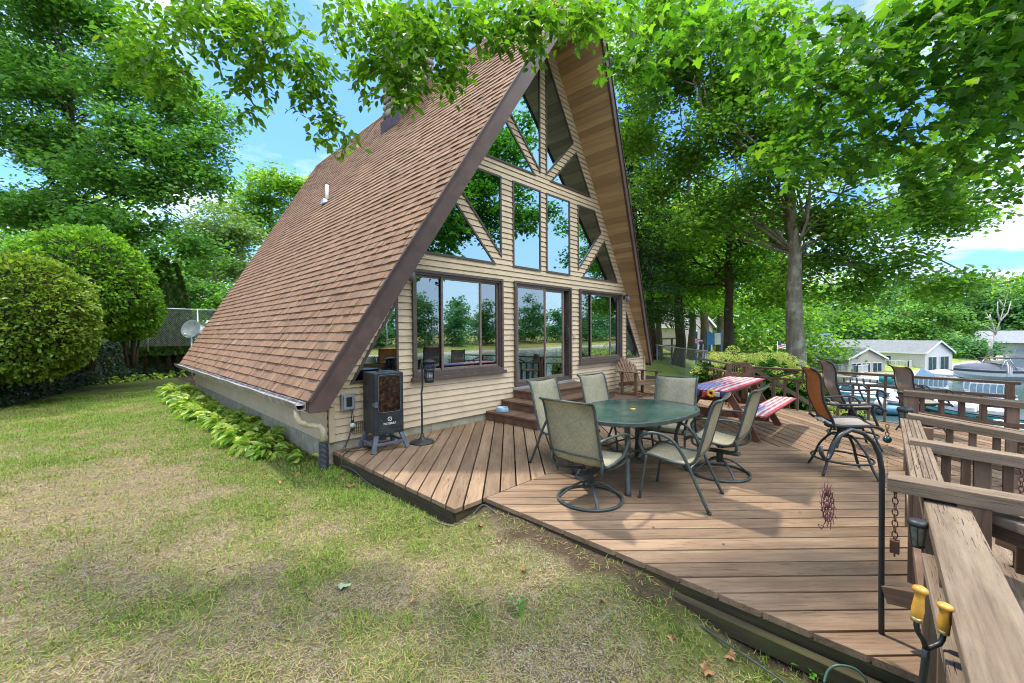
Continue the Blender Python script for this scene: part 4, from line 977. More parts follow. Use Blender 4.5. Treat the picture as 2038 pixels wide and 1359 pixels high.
def patio_table():
    t=thing('patio_table','oval green glass-topped patio table with curved metal legs','table',(-2.47,-3.38,DECK),rad(-6)); a,b=.80,.585
    def el(k,n=48,p=2.5): 
        out=[]
        for i in range(n):
            u=2*math.pi*i/n; c,s=math.cos(u),math.sin(u); out.append((math.copysign(abs(c)**(2/p),c)*a*k,math.copysign(abs(s)**(2/p),s)*b*k))
        return out
    m,nt,bs=_mat('green_table_glass'); g=N(nt); o=g.obj()
    c=g.ramp(g.noise(o,6,5),[(.3,(.02,.05,.04)),(.7,(.045,.085,.068))]); c=g.mix(g.ramp(g.noise(g.mapping(o,(3,12,1)),1.5,5,.7),[(.5,(0,0,0)),(.75,(.5,.5,.5))]),c,(.16,.19,.17)); g.l(c,bs.inputs['Base Color']); bs.inputs['Roughness'].default_value=.16; g.bump(g.noise(o,170,2),.12,.003,bs)
    mb=MB(); mb.prism(el(.965),lambda u,v,d:(u,v,d),.708,.722); mb.build('tabletop',m,t)
    mb=MB(); A=el(1.0);B=el(.955); n=len(A); V=[(x,y,.725) for x,y in A]+[(x,y,.725) for x,y in B]+[(x,y,.685) for x,y in A]+[(x,y,.685) for x,y in B]; F=[]
    for i in range(n): j=(i+1)%n; F+=[(i,j,n+j,n+i),(2*n+i,3*n+i,3*n+j,2*n+j),(i,2*n+i,2*n+j,j),(n+i,n+j,3*n+j,3*n+i)]
    mb.add(V,F); mb.build('rim',M['green_metal'],t,.006)
    for sx in (-1,1):
        for sy_ in (-1,1):
            mb=MB(); mb.tube(smooth([(sx*.56,sy_*.32,.685),(sx*.52,sy_*.29,.60),(sx*.455,sy_*.25,.40),(sx*.50,sy_*.28,.18),(sx*.56,sy_*.33,0)]),[.028]*17,8,flat=.6); mb.build('leg',M['green_metal'],t)
    mb=MB(); mb.tube([(.35*math.cos(u),.2*math.sin(u),.33) for u in [i*math.pi/12 for i in range(24)]],.010,8,True)
    for sx in (-1,1):
        for sy_ in (-1,1): mb.tube([(sx*.25,sy_*.14,.33),(sx*.465,sy_*.255,.36)],.009,6)
    mb.build('brace_ring',M['green_metal'],t)
    mb=MB(); mb.lathe([(.03,.721),(.032,.727),(.02,.729),(.018,.723)],(0,0,0),18); mb.build('umbrella_hole_ring',M['yellow_wood'],t)
patio_table()
def picnic():
    cx,cy=.62,-3.40; t=thing('picnic_table','brown timber picnic table with attached benches','picnic table',(cx,cy,DECK),rad(1))
    for nm,y0,w,z,n in (('tabletop',-.28,.56,.715,4),('bench_seat',-.74,.24,.425,2),('bench_seat',.50,.24,.425,2)):
        mb=MB(); bw=w/n
        for i in range(n): yy=y0+bw*(i+.5); mb.beam((-1.03,yy,z-.019),(1.03,yy,z-.019),bw-.012,.038)
        mb.build(nm,M['picnic'],t,.004)
    for x in (-.66,.72):
        for s in (-1,1): bar(t,'leg',(x,s*.18,.675),(x,s*.58,.0),.04,.10,'picnic')
        bar(t,'seat_beam',(x+.04,-.72,.35),(x+.04,.72,.35),.04,.10,'picnic'); bar(t,'top_beam',(x+.04,-.26,.65),(x+.04,.26,.65),.04,.08,'picnic')
    bar(t,'brace',(-.62,0,.36),(.0,0,.66),.04,.07,'picnic'); bar(t,'brace',(.68,0,.36),(.06,0,.66),.04,.07,'picnic')
    def flag(name,label,L_,w,y,z,n,star):
        m,nt,bs=_mat(name+'_fabric'); g=N(nt); o=g.obj(); p=g.new('ShaderNodeSeparateXYZ'); g.l(o,p.inputs[0]); 
        yy=g.math('ADD',g.math('DIVIDE',p.outputs[1],w),.5); fr=g.math('FRACT',g.math('MULTIPLY',yy,n/2)); red=g.math('LESS_THAN',fr,.5)
        ctn=g.math('MULTIPLY',g.math('LESS_THAN',p.outputs[0],-L_/2+L_*.40),g.math('GREATER_THAN',yy,star))
        vo=g.new('ShaderNodeTexVoronoi'); vo.inputs['Scale'].default_value=17; vo.inputs['Randomness'].default_value=.15; g.l(g.mapping(o,(1,1,.01)),vo.inputs['Vector'])
        st=g.math('LESS_THAN',vo.outputs['Distance'],.28)
        c=g.mix(red,(.62,.54,.52),(.50,.045,.065)); blue=g.mix(st,(.075,.085,.30),(.5,.5,.58)); c=g.mix(ctn,c,blue); c=g.mix(g.ramp(g.noise(o,7,4),[(.4,(0,0,0)),(.8,(.45,.45,.45))]),c,(.55,.42,.42))
        g.l(c,bs.inputs['Base Color']); bs.inputs['Roughness'].default_value=.85; g.bump(g.noise(o,16,4),.5,.02,bs)
        t2=thing(name,label,'cushion',(cx,cy+y,DECK+z),rad(1),'flag-print cushions on the picnic table'); mb=MB()
        nx_,ny_=22,9; V=[];h=.03
        for k in (0,1):
            for i in range(nx_+1):
                for j in range(ny_+1):
                    u=-L_/2+L_*i/nx_; v=-w/2+w*j/ny_; ed=min(1,min(i,nx_-i)/1.2)*min(1,min(j,ny_-j)/1.2)
                    V.append((u,v,(.006+h*(.35+.65*ed)+.004*math.sin(i*1.7+j)*ed) if k else 0))
        q=ny_+1; b=(nx_+1)*q; F=[]
        for i in range(nx_):
            for j in range(ny_):
                a=i*q+j; F+=[(b+a,b+a+q,b+a+q+1,b+a+1),(a,a+1,a+q+1,a+q)]
        for i in range(nx_): F+=[(i*q,(i+1)*q,b+(i+1)*q,b+i*q),(i*q+ny_,b+i*q+ny_,b+(i+1)*q+ny_,(i+1)*q+ny_)]
        for j in range(ny_): F+=[(j,b+j,b+j+1,j+1),(nx_*q+j,nx_*q+j+1,b+nx_*q+j+1,b+nx_*q+j)]
        mb.add(V,F,smooth=True); mb.build('cushion_pad',m,t2)
        mb=MB(); mb.tube([(x,y_,.012) for x,y_ in ((-L_/2,-w/2),(L_/2,-w/2),(L_/2,w/2),(-L_/2,w/2))],.010,6,True); mb.build('piping',paint('faded_red_piping',(.42,.06,.07),.8),t2)
        return t2
    a=flag('table_cover','star-and-stripe padded cover on the picnic tabletop',2.12,.60,0,.716,13,.42)
    mb=MB(); 
    for i,(yy,c) in enumerate(((-.27,0),(-.16,1),(-.02,2),(.12,0),(.24,3))): mb.abox(-1.105,-1.06,yy-.05,yy+.05,-.065,.0,m=c)
    mb.build('border_trim',[paint('navy_trim',(.03,.035,.11),.8),paint('grey_trim',(.4,.38,.42),.8),paint('red_trim',(.45,.04,.04),.8),paint('yellow_trim',(.65,.4,.05),.8)],a,.012)
    for yy in (-.10,.28):
        mb=MB()
        for i in range(9): an=i*2*math.pi/9; mb.ball((-1.115,yy+.04*math.cos(an),-.02+.04*math.sin(an)),.012,.022,.022,8)
        mb.build('yellow_flower',paint('yellow_flower_fabric',(.75,.36,.02),.8),a)
    flag('bench_cushion','flag-print cushion on the picnic bench nearer the bar chairs',2.10,.30,-.62,.426,9,.45); flag('bench_cushion','flag-print cushion on the picnic bench nearer the house',2.10,.30,.62,.426,9,.45)
picnic()
def bar_chair(name,label,loc,rz,group,sm_='sling_tan'):
    t=thing(name,label,'bar chair',loc,rz,group); mt=M['black_metal']; hw=.255
    pf=[(p.x,p.z) for p in smooth([(-.37,0,1.17),(-.315,0,1.145),(-.27,0,1.06),(-.262,0,.94),(-.245,0,.82),(-.20,0,.70),(-.165,0,.62)],3)]
    pseat=[(p.x,p.z) for p in smooth([(-.19,0,.565),(-.05,0,.56),(.14,0,.575),(.23,0,.57),(.27,0,.535)],3)]
    sling(t,pf,hw-.008,M[sm_],'back_sling'); sling(t,pseat,hw-.008,M['sling_grey'],'seat_sling')
    for s in (-1,1):
        mb=MB(); mb.tube([(a,s*hw,b) for a,b in pf]+[(-.15,s*hw,.56),(-.15,s*hw,.515)],.0165,8,flat=.8); mb.build('back_rail',mt,t)
        mb=MB(); mb.tube([(a,s*hw,b) for a,b in pseat],.016,8); mb.tube([(-.19,s*hw,.56),(-.24,s*hw,.60)],.014,8); mb.build('seat_rail',mt,t)
        mb=MB(); mb.tube(smooth([(-.245,s*hw,.80),(-.16,s*(hw+.025),.79),(.02,s*(hw+.04),.80),(.17,s*(hw+.04),.81),(.24,s*(hw+.03),.775),(.255,s*(hw+.02),.735),(.235,s*(hw+.01),.71)]),.0125,8); mb.tube(smooth([(.165,s*(hw+.04),.805),(.17,s*(hw+.02),.72),(.225,s*hw,.58)]),.012,8); mb.build('arm',mt,t)
    for P_ in ([(-.31,-hw,1.14),(-.31,hw,1.14)],[(-.165,-hw,.60),(-.165,hw,.60)],[(.25,-hw,.55),(.25,hw,.55)]): mb=MB(); mb.tube(P_,.0125,8); mb.build('cross_bar',mt,t)
    mb=MB(); mb.abox(-.15,.16,-.06,.06,.50,.53); mb.lathe([(.05,.40),(.045,.50)],(0,0,0),14); mb.build('swivel_plate',mt,t,.004)
    for i in range(4):
        a=math.pi/4+i*math.pi/2; c,s=math.cos(a),math.sin(a); mb=MB(); mb.tube(smooth([(.03*c,.03*s,.42),(.10*c,.10*s,.415),(.22*c,.22*s,.28),(.285*c,.285*s,.12),(.345*c,.345*s,.01)]),.0165,8,flat=.75); mb.build('leg',mt,t)
    mb=MB(); mb.tube([(.275*math.cos(a),.275*math.sin(a),.165) for a in [i*math.pi/20 for i in range(40)]],.012,8,True); mb.build('foot_ring',mt,t)
    return t
G='tall swivel bar chairs by the front railing'
bar_chair('bar_chair','nearest tall bar chair, orange-tan wicker sling back',(-.82,-5.02,DECK),rad(-66),G)
bar_chair('bar_chair','middle tall bar chair, grey-brown sling, right behind the tan one',(.62,-4.98,DECK),rad(-67),G,'sling_grey')
bar_chair('bar_chair','farthest tall bar chair, grey back above the stair rails',(2.12,-5.66,DECK),rad(-62),G,'sling_grey').scale=(.88,.88,.88)
# adirondack rocker, slat-back bench
def adirondack():
    t=thing('adirondack_rocker','brown slatted rocking chair against the house wall','rocking chair',(2.78,-.66,DECK),rad(-108))
    for i in range(7):
        y=-.255+.085*i; top=.93-.035*abs(i-3)**1.6; mb=MB(); sp=1+.0*i
        mb.beam((-.18,y*.92,.34),(-.18-.34*(top-.34)/.6,y*1.16,top),.022,.07,(0,1,0)); mb.build('back_slat',M['chairwood'],t,.004)
    for z in (.42,.72): bar(t,'back_rail',(-.18-.34*(z-.34)/.6-.03,-.30,z),(-.18-.34*(z-.34)/.6-.03,.30,z),.025,.06,'chairwood')
    for i in range(5): x=-.14+.105*i; bar(t,'seat_slat',(x,-.30,.33+.02*i),(x,.30,.33+.02*i),.09,.022,'chairwood')
    for s in (-1,1):
        bar(t,'arm',(-.36,s*.345,.60),(.40,s*.345,.615),.11,.024,'chairwood'); bar(t,'front_leg',(.31,s*.335,.06),(.31,s*.335,.60),.035,.09,'chairwood',(1,0,0)); bar(t,'rear_leg',(-.16,s*.335,.06),(-.16,s*.335,.59),.035,.08,'chairwood',(1,0,0)); bar(t,'seat_rail',(-.30,s*.31,.27),(.36,s*.31,.38),.03,.10,'chairwood')
        mb=MB(); mb.tube([(-.48+.12*i,s*.335,.035+.055*((i-4)/4)**2) for i in range(9)],.034,8,flat=.5); mb.build('rocker',M['chairwood'],t)
    bar(t,'front_apron',(.36,-.32,.37),(.36,.32,.37),.025,.11,'chairwood')
adirondack()
t=thing('garden_bench','wooden bench with a cut-out slat back in the railing corner behind the picnic table','bench',(2.86,-2.98,DECK),rad(205)); t.scale=(.9,.60,.98)
mb=MB(); mb.prism([(-.32,.62),(.32,.62),(.32,.70),(-.32,.70)],lambda u,v,d:(d,u,v),-.27,-.235); mb.prism([(-.36,.86),(.36,.86),(.33,.90),(.2,.935),(-.2,.935),(-.33,.90)],lambda u,v,d:(d,u,v),-.27,-.235)
for s in (-1,1): mb.prism([(s*.32,.62),(s*.42,.62),(s*.42,.84),(s*.36,.88),(s*.26,.86),(s*.24,.70)][::s],lambda u,v,d:(d,u,v),-.268,-.237)
mb.build('back_panel',M['chairwood'],t,.004)
for i in range(7): y=-.2+.067*i; bar(t,'back_slat',(-.252,y,.68),(-.252,y,.87),.02,.03,'chairwood')
for i in range(4): x=-.2+.12*i; bar(t,'seat_slat',(x,-.5,.43),(x,.5,.43),.105,.03,'chairwood')
for s in (-1,1):
    bar(t,'leg',(-.25,s*.44,0),(-.25,s*.44,.72),.05,.06,'chairwood'); bar(t,'leg',(.18,s*.44,0),(.18,s*.44,.42),.05,.06,'chairwood')
# ================================================================ SMOKER, BUG ZAPPER, CABLES
def smoker():
    t=thing('smoker_cabinet','tall black cabinet smoker with a sooty glass door against the siding','smoker',(-3.84,-.36,DECK),rad(-3)); w,d=.205,.19
    mb=MB(); mb.abox(-w,w,-d+.05,d,.235,1.05); mb.build('body',M['smoker'],t,.008)
    dm=MB(); ring(dm,[(-w,.225),(w,.225),(w,1.045),(-w,1.045)],.052,-d,-d+.045); dm.abox(-w+.051,w-.051,-d+.002,-d+.04,.276,.52); d_=dm.build('door',M['smoker'],t,.006)
    # window rim with rounded corners
    rr=[]; 
    for cx,cz,a0 in ((w-.085,.985,0),(-w+.085,.985,90),(-w+.085,.555,180),(w-.085,.555,270)):
        for k in range(5): a=rad(a0+k*22.5); rr.append((cx+.035*math.cos(a),-d-.003,cz+.035*math.sin(a)))
    mb=MB(); mb.tube(rr,.004,6,True); mb.build('window_rim',M['smoker_leg'],d_)
    m,nt,b=_mat('sooty_glass'); g=N(nt); o=g.obj(); c=g.ramp(g.noise(g.mapping(o,(1,1,.7)),26,5,.75),[(.42,(.008,.006,.005)),(.58,(.05,.022,.010)),(.72,(.16,.09,.05))]); g.l(c,b.inputs['Base Color']); b.inputs['Roughness'].default_value=.12
    mb=MB(); mb.abox(-w+.051,w-.051,-d+.006,-d+.014,.52,.993); mb.build('door_glass',m,d_)
    mb=MB(); mb.abox(-w-.012,-w+.03,-d-.03,-d-.002,.60,.67); mb.abox(-w-.02,-w-.006,-d-.02,-d+.05,.61,.66); mb.build('latch',M['smoker_leg'],d_,.004)
    mb=MB()                                                             # round emblem and lettering
    mb.tube([(.027*math.cos(a),-d-.003,.425+.027*math.sin(a)) for a in [i*math.pi/12 for i in range(24)]],.0035,6,True); mb.prism([(-.012,-.012),(.004,.003),(.013,.013),(-.003,.002)],lambda u,v,q:(u,q,.425+v),-d-.004,-d-.001); e=mb.build('emblem',M['white'],d_)
    cu=bpy.data.curves.new('t','FONT'); cu.body='MASTERBUILT'; cu.size=.034; cu.align_x='CENTER'; cu.extrude=.001; o_=bpy.data.objects.new('t',cu); COL.objects.link(o_); dg=bpy.context.evaluated_depsgraph_get(); dg.update(); me=bpy.data.meshes.new_from_object(o_.evaluated_get(dg)); bpy.data.objects.remove(o_)
    for v in me.vertices: x,y,z=v.co; v.co=(x*.85,-d-.002-z,.352+y*1.15)
    me.materials.clear(); me.materials.append(M['white']); o2=bpy.data.objects.new('lettering',me); COL.objects.link(o2); o2.parent=d_
    for sx in (-1,1):
        for sy_ in (-1,1):
            mb=MB(); mb.beam((sx*(w-.035),sy_*(d-.035),.235),(sx*(w+.045),sy_*(d+.03),.0),.055,.045,(0,1,0)); mb.build('leg',M['smoker_leg'],t,.005)
    mb=MB()
    for s in (-1,1): mb.beam((-w,s*(d+.0),.10),(w,s*(d+.0),.10),.03,.035); mb.beam((s*(w+.01),-d,.10),(s*(w+.01),d,.10),.03,.035)
    mb.abox(-.04,.04,-.0,.08,.10,.235); mb.build('leg_frame',M['smoker_leg'],t,.004)
    mb=MB(); mb.lathe([(.05,1.05),(.05,1.058),(.02,1.066),(.012,1.085)],(-.02,.05,0),14); mb.abox(-.09,.02,-.06,-.02,1.05,1.058); mb.build('top_vent',M['smoker'],t,.003)
    mb=MB(); mb.abox(w,w+.012,-d+.07,-d+.11,.5,.9); mb.build('side_handle',M['blackplastic'],t,.004)
smoker()
def zapper():
    t=thing('bug_zapper','black insect trap on a thin black stand beside the smoker','bug zapper',(-3.33,-.53,DECK))
    mb=MB(); mb.lathe([(.17,0),(.175,.012),(.15,.03),(.05,.05),(.03,.09),(.022,.13)],(0,0,0),26); mb.build('base',M['blackplastic'],t)
    mb=MB(); mb.tube(smooth([(0,0,.1),(0,0,.5),(-.004,0,.72),(.012,0,.80),(.012,0,1.15)]),.014,10); mb.build('pole',M['blackplastic'],t)
    c=(.11,-.03,0)
    mb=MB(); mb.lathe([(.10,1.155),(.105,1.165),(.06,1.185),(.02,1.195)],c,18); mb.tube([(.012,0,1.14),(.05,-.01,1.165),(.11,-.03,1.165)],.012,8); mb.build('hood',M['blackplastic'],t)
    mb=MB(); mb.lathe([(.070,1.02),(.078,1.03),(.078,1.06),(.07,1.065)],c,18); mb.lathe([(.05,.86),(.066,.865),(.068,.93),(.05,.935)],c,18); mb.build('collar',M['blackplastic'],t)
    mb=MB()
    for i in range(16):
        a=i*math.pi/8; x,y=c[0]+.068*math.cos(a),c[1]+.068*math.sin(a); mb.tube([(x,y,.92),(x,y,1.16)],.005,5)
    mb.build('cage',M['blackplastic'],t)
    mb=MB(); mb.lathe([(.038,1.06),(.04,1.15)],c,14); mb.build('lamp_tube',paint('violet_tube',(.12,.13,.30),.3),t)
    mb=MB(); mb.lathe([(.048,.87),(.05,1.02)],c,14); mb.build('catch_cup',paint('pale_cup',(.45,.45,.45),.5),t)
zapper()
def cable(name,label,pts,r,mat):
    mb=MB(); mb.tube(smooth(pts,5),r,6); tag(mb.build(name,mat),label,'cable')
cable('power_cord','black cord hanging from the outlet box down to the deck',[(-4.18,-.10,.02),(-4.19,-.13,-.05),(-4.18,-.12,-.16),(-4.21,-.12,-.30),(-4.26,-.13,-.42),(-4.30,-.20,-.505),(-4.15,-.28,-.508),(-3.98,-.30,-.508),(-4.05,-.18,-.508),(-4.2,-.15,-.508),(-4.33,-.28,-.50),(-4.42,-.36,-.53),(-4.44,-.40,-.62)],.0055,M['blackplastic'])
cable('timer_cord','second black cord drooping from the plug-in timer',[(-4.165,-.10,.02),(-4.155,-.12,-.10),(-4.16,-.11,-.22),(-4.235,-.13,-.38),(-4.31,-.16,-.46),(-4.36,-.19,-.50)],.005,M['blackplastic'])
t=thing('plug_timer','small round clear plug-in timer hanging on the cord below the outlet','timer',(-4.175,-.13,-.19)); mb=MB(); mb.lathe([(.03,-.025),(.036,0),(.03,.02)],(0,0,0),14,M=Matrix.Rotation(rad(90),3,'X')); mb.build('dial',paint('clear_plastic',(.5,.52,.52),.25),t); mb=MB(); mb.abox(-.02,.02,-.02,.015,-.075,-.03); mb.abox(-.016,.016,-.015,.015,.03,.07); mb.build('plug',M['blackplastic'],t,.005)
G_=GND+.012
cable('extension_cord','grey-green extension cord lying along the left edge of the deck',[(-4.44,-.40,-.62),(-4.45,-.75,-.60),(-4.46,-1.2,-.66),(-4.44,-1.8,G_),(-4.46,-2.3,G_),(-4.45,-2.66,-.66),(-4.30,-2.72,-.66),(-4.12,-2.74,-.55),(-4.10,-2.95,-.60),(-4.16,-3.4,-.66),(-4.14,-4.0,-.665),(-4.17,-4.6,-.665),(-4.25,-5.0,-.67),(-4.33,-5.3,-.68),(-4.42,-5.52,-.68)],.005,paint('cord_grey_green',(.045,.065,.055),.5))
cable('garden_hose','thin green hose looping out of the grass at the bottom right',[onz(1640,1359,-.62),onz(1648,1335,-.58),onz(1668,1324,-.55),onz(1700,1330,-.55),onz(1722,1350,-.58),onz(1732,1372,-.63)],.006,paint('hose_green',(.05,.10,.07),.4))
# ================================================================ PLANTS BY THE HOUSE
def hosta_mesh(n,L,seed):
    r=np.random.default_rng(seed); a=r.uniform(0,2*np.pi,n); el=np.where(r.uniform(0,1,n)<.5,r.uniform(.15,.6,n),r.uniform(.5,1.15,n))
    D=np.stack([np.cos(a)*np.cos(el),np.sin(a)*np.cos(el),np.sin(el)],1); ln=r.uniform(.08,.27,n)[:,None]
    C=D*ln*np.array([1,1,1.0])+np.array([0,0,.02]); D2=D.copy(); D2[:,2]-=.75; Nn=np.cross(np.cross(D,np.array([0,0,1.0])),D)+r.normal(0,.25,(n,3))
    return leaf_arrays(C,L,'hosta',D=D2,Nrm=Nn,rng=r)
def hosta(loc,label,group,n=110,L=.17,seed=1,sc_=1,proto={}):
    k=(n,seed)
    t=thing('hosta',label,'plant',loc,random.uniform(0,6.28),group); t.scale=(sc_,sc_,sc_*random.uniform(.9,1.15))
    if k not in proto:
        V,F,R=hosta_mesh(n,L,seed); f4=[tuple(x) for x in F]
        proto[k]=npmesh('leaves',V,F,M['hosta'],t,R)
    else:
        c=proto[k].copy(); COL.objects.link(c); c.parent=t
    return t
y=1.05;k=0
while y<10.6:
    hosta((-4.82-.16*(k%2)+random.uniform(-.05,.05)-(.10 if y>4.5 and y<8 else 0),y,GND),'yellow-green hosta in the row under the low roof edge','hostas in the row under the eave',seed=1+k%4,sc_=random.uniform(.85,1.12)); y+=.36; k+=1
hosta((-4.62,.33,GND),'small lone hosta with pale-edged leaves near the downspout',None,16,.20,9,.8)
for i in range(8): hosta((-7.1+.42*i,15.1+.20*i,GND),'pale green hosta in the far strip below the ivy','hostas below the ivy',40,.22,5+i%3,.9)
# ---- ivy-covered retaining wall
path=[Vector(p) for p in ((-10.2,6.2),(-9.0,8.3),(-8.25,10.2),(-7.55,12.4),(-6.9,14.8),(-5.6,16.3),(-3.6,17.2),(-1.2,17.8))]
iv=thing('ivy_bank','low retaining wall smothered in dark glossy ivy along the left lawn edge','ivy wall',(-7.5,12,GND))
wm=MB(); o=Vector((-7.5,12,GND)); C=[];NR=[];rngi=np.random.default_rng(3)
for a,b in zip(path[:-1],path[1:]):
    d=(b-a).normalized(); nn=Vector((d.y,-d.x)); H=1.12
    H=1.12 if a.y<12 else 1.5; A=Vector((a.x,a.y,GND-.1)); B_=Vector((b.x,b.y,GND-.1)); off=Vector((-nn.x*.75,-nn.y*.75,0))
    V=[A-o,B_-o,B_-o+Vector((0,0,H-.1)),A-o+Vector((0,0,H-.1)),A-o+off,B_-o+off,B_-o+off+Vector((0,0,H+.15)),A-o+off+Vector((0,0,H+.15))]
    wm.add(V,[(0,1,2,3),(3,2,6,7),(4,7,6,5)])
    n=int((b-a).length*1250)
    for _ in range(n):
        s=rngi.uniform(); u=rngi.uniform(0,1.65); p=a.lerp(b,s); lump=.12*mnoise.noise((p.x*2,p.y*2,u*2))
        if u<1.05: q_=Vector((p.x+nn.x*(.06+lump),p.y+nn.y*(.06+lump),GND+u*H)); nm=(nn.x,nn.y,.35)
        else: w_=(u-1.05)*1.3; q_=Vector((p.x-nn.x*w_,p.y-nn.y*w_,GND+H+.04+lump+.15*w_)); nm=(nn.x*.3,nn.y*.3,1)
        C.append(q_-o); NR.append(nm)
wm.build('stone_core',paint('mossy_stone',(.05,.055,.03),.9,var=.5,scale=5),iv)
C=np.array([tuple(c) for c in C]); NR=np.array(NR)+rngi.normal(0,.35,(len(NR),3)); D=rngi.normal(0,1,(len(C),3)); D[:,2]-=.8
leaves('ivy_leaves',C,.095,M['ivy'],iv,'leaf',D=D,Nrm=NR,rng=rngi)
# ---- clipped globe shrubs
def globe(label,c,rx,rz,mat,n,seed,base):
    r=np.random.default_rng(seed); t=thing('globe_cedar',label,'shrub',(c.x,c.y,base)); o=np.array([0,0,c.z-base])
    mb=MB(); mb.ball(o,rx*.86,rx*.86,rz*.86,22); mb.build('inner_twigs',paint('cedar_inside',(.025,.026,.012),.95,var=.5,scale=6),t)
    mb=MB()
    for i in range(5): a=i*1.3; mb.tube([(0.1*math.cos(a),.1*math.sin(a),-.2),(rx*.3*math.cos(a),rx*.3*math.sin(a),o[2]-rz*.6)],[.05,.03],6)
    mb.build('trunk',M['bark_dark'],t)
    d=r.normal(size=(n,3)); d/=np.linalg.norm(d,axis=1,keepdims=True); d=d[d[:,2]>-.93]
    lump=np.array([.085*mnoise.noise((x*3,y*3,z*3+seed))+.06*mnoise.noise((x*8,y*8,z*8)) for x,y,z in d])
    rr=(1+lump-np.abs(r.normal(0,.06,len(d)))+(r.uniform(0,1,len(d))<.02)*r.uniform(.02,.10,len(d)))[:,None]; P=o+d*rr*np.array([rx,rx,rz])
    T=np.cross(d,r.normal(size=d.shape)); T/=np.linalg.norm(T,axis=1,keepdims=True); D=d*.8+T*.6+np.array([0,0,-.15]); Nn=d+T*.5+r.normal(0,.5,d.shape)
    leaves('foliage',P,.12,mat,t,'leaf',D=D,Nrm=Nn,rng=r); return t
globe('round golden-tipped cedar shrub, nearest at the left edge',at(58,636,10.4),1.26,1.58,M['shrub_yellow'],15000,1,.1)
globe('round bright green cedar shrub behind the golden one',at(166,566,12.6),1.62,1.70,M['shrub_green'],17000,2,.2)
globe('smaller round green cedar shrub half hidden at the chain-link fence',at(258,610,13.6),.85,1.15,M['shrub_green'],7000,3,.2)
for i,(px,d,h) in enumerate(((288,16.6,4.0),(312,17.0,4.3),(334,17.2,3.9),(352,17.6,3.8))):
    b=at(px,690,d); t=thing('arborvitae',['narrow dark arborvitae column, leftmost of four behind the fence','arborvitae column, second from the left behind the fence','arborvitae column, third from the left behind the fence','arborvitae column nearest the roof, behind the fence'][i],'arborvitae',(b.x,b.y,.1),0,'arborvitae columns behind the fence')
    r=np.random.default_rng(40+i); n=5200; u=r.uniform(0,1,n); a=r.uniform(0,6.28,n); R=.52*(1-u**2.6)*(.85+.2*np.sin(a*5+u*6)+r.normal(0,.08,n)); P=np.stack([R*np.cos(a),R*np.sin(a),u*h+.1],1); D=np.stack([np.cos(a)*.4,np.sin(a)*.4,np.ones(n)],1)+r.normal(0,.3,(n,3)); Nn=np.stack([np.cos(a),np.sin(a),0*a],1)+r.normal(0,.4,(n,3))
    leaves('foliage',P,.17,M['arb'],t,'leaf',D=D,Nrm=Nn,rng=r); mb=MB(); mb.tube([(0,0,-.5),(0,0,h*.8)],[.09,.03],8); mb.build('trunk',M['bark_dark'],t)
# ---- chain link fences
def chainfence(label,A,B,h,posts,sp=.075,r=.0028):
    A=Vector(A);B=Vector(B); t=thing('chain_link_fence',label,'fence',A); d=B-A; Ln=d.length; dd=d.normalized(); up=Vector((0,0,1))
    mb=MB(); mb.tube([(0,0,0),d],.024,8); mb.build('top_rail',M['galv'],t)
    for s in posts: mb=MB(); mb.tube([d*s+Vector((0,0,.03)),d*s-Vector((0,0,h+.2))],.03,8); mb.build('post',M['galv'],t)
    V=[];F=[]; n=int((Ln+h)/sp)
    def wire(a,b):
        sd=(b-a).cross(Vector((dd.y,-dd.x,0))).normalized()*r; o=Vector((dd.y,-dd.x,0))*r; k=len(V); V.extend([a-sd,a+sd,b+sd,b-sd,a-o,a+o,b+o,b-o]); F.extend([(k,k+1,k+2,k+3),(k+4,k+5,k+6,k+7)])
    for i in range(n):
        x=i*sp
        a,b=max(0,x-h),min(Ln,x)
        if b>a:
            wire(dd*a-up*(x-a),dd*b-up*(x-b)); wire(dd*a-up*(h-(x-a)),dd*b-up*(h-(x-b)))
    npmesh('wire_mesh',np.array([tuple(v) for v in V]),np.array(F),M['galv'],t)
chainfence('chain-link fence above the ivy at the left',at(255,611,15.6),at(470,619,18.6),1.5,(.15,.6,1.0))
chainfence('chain-link fence on the slope right of the chalet',at(1262,681,25.5),at(1408,699,14.4),1.35,(0,.45,.985),.09,.003)
# ---- dish, shed, wires
b=at(381,655,16.6); t=thing('satellite_dish','round greenish-grey satellite dish on a short pole by the ivy','satellite dish',(b.x,b.y,GND)); dz=b.z-GND
mb=MB(); Mx=(-(_f)).to_track_quat('Z','Y').to_matrix()@Matrix.Rotation(rad(-15),3,'X'); mb.lathe([(.0,-.05),(.15,-.04),(.30,0),(.37,.045),(.38,.05),(.37,.052),(.30,.012),(.15,-.028),(.0,-.038)],(0,0,dz),26,M=Mx); mb.build('reflector',paint('dish_grey_green',(.22,.25,.21),.5,var=.2),t)
mb=MB(); mb.tube([(0,.06,-.3),(0,.06,dz-.05)],.03,8); mb.build('pole',M['galv'],t); mb=MB(); e=-_f*.42+Vector((.05,.0,dz-.22)); mb.tube([(0,0,dz-.30),e],.014,6); mb.lathe([(.035,-.05),(.035,.05)],e,10); mb.build('feed_arm',M['galv'],t)
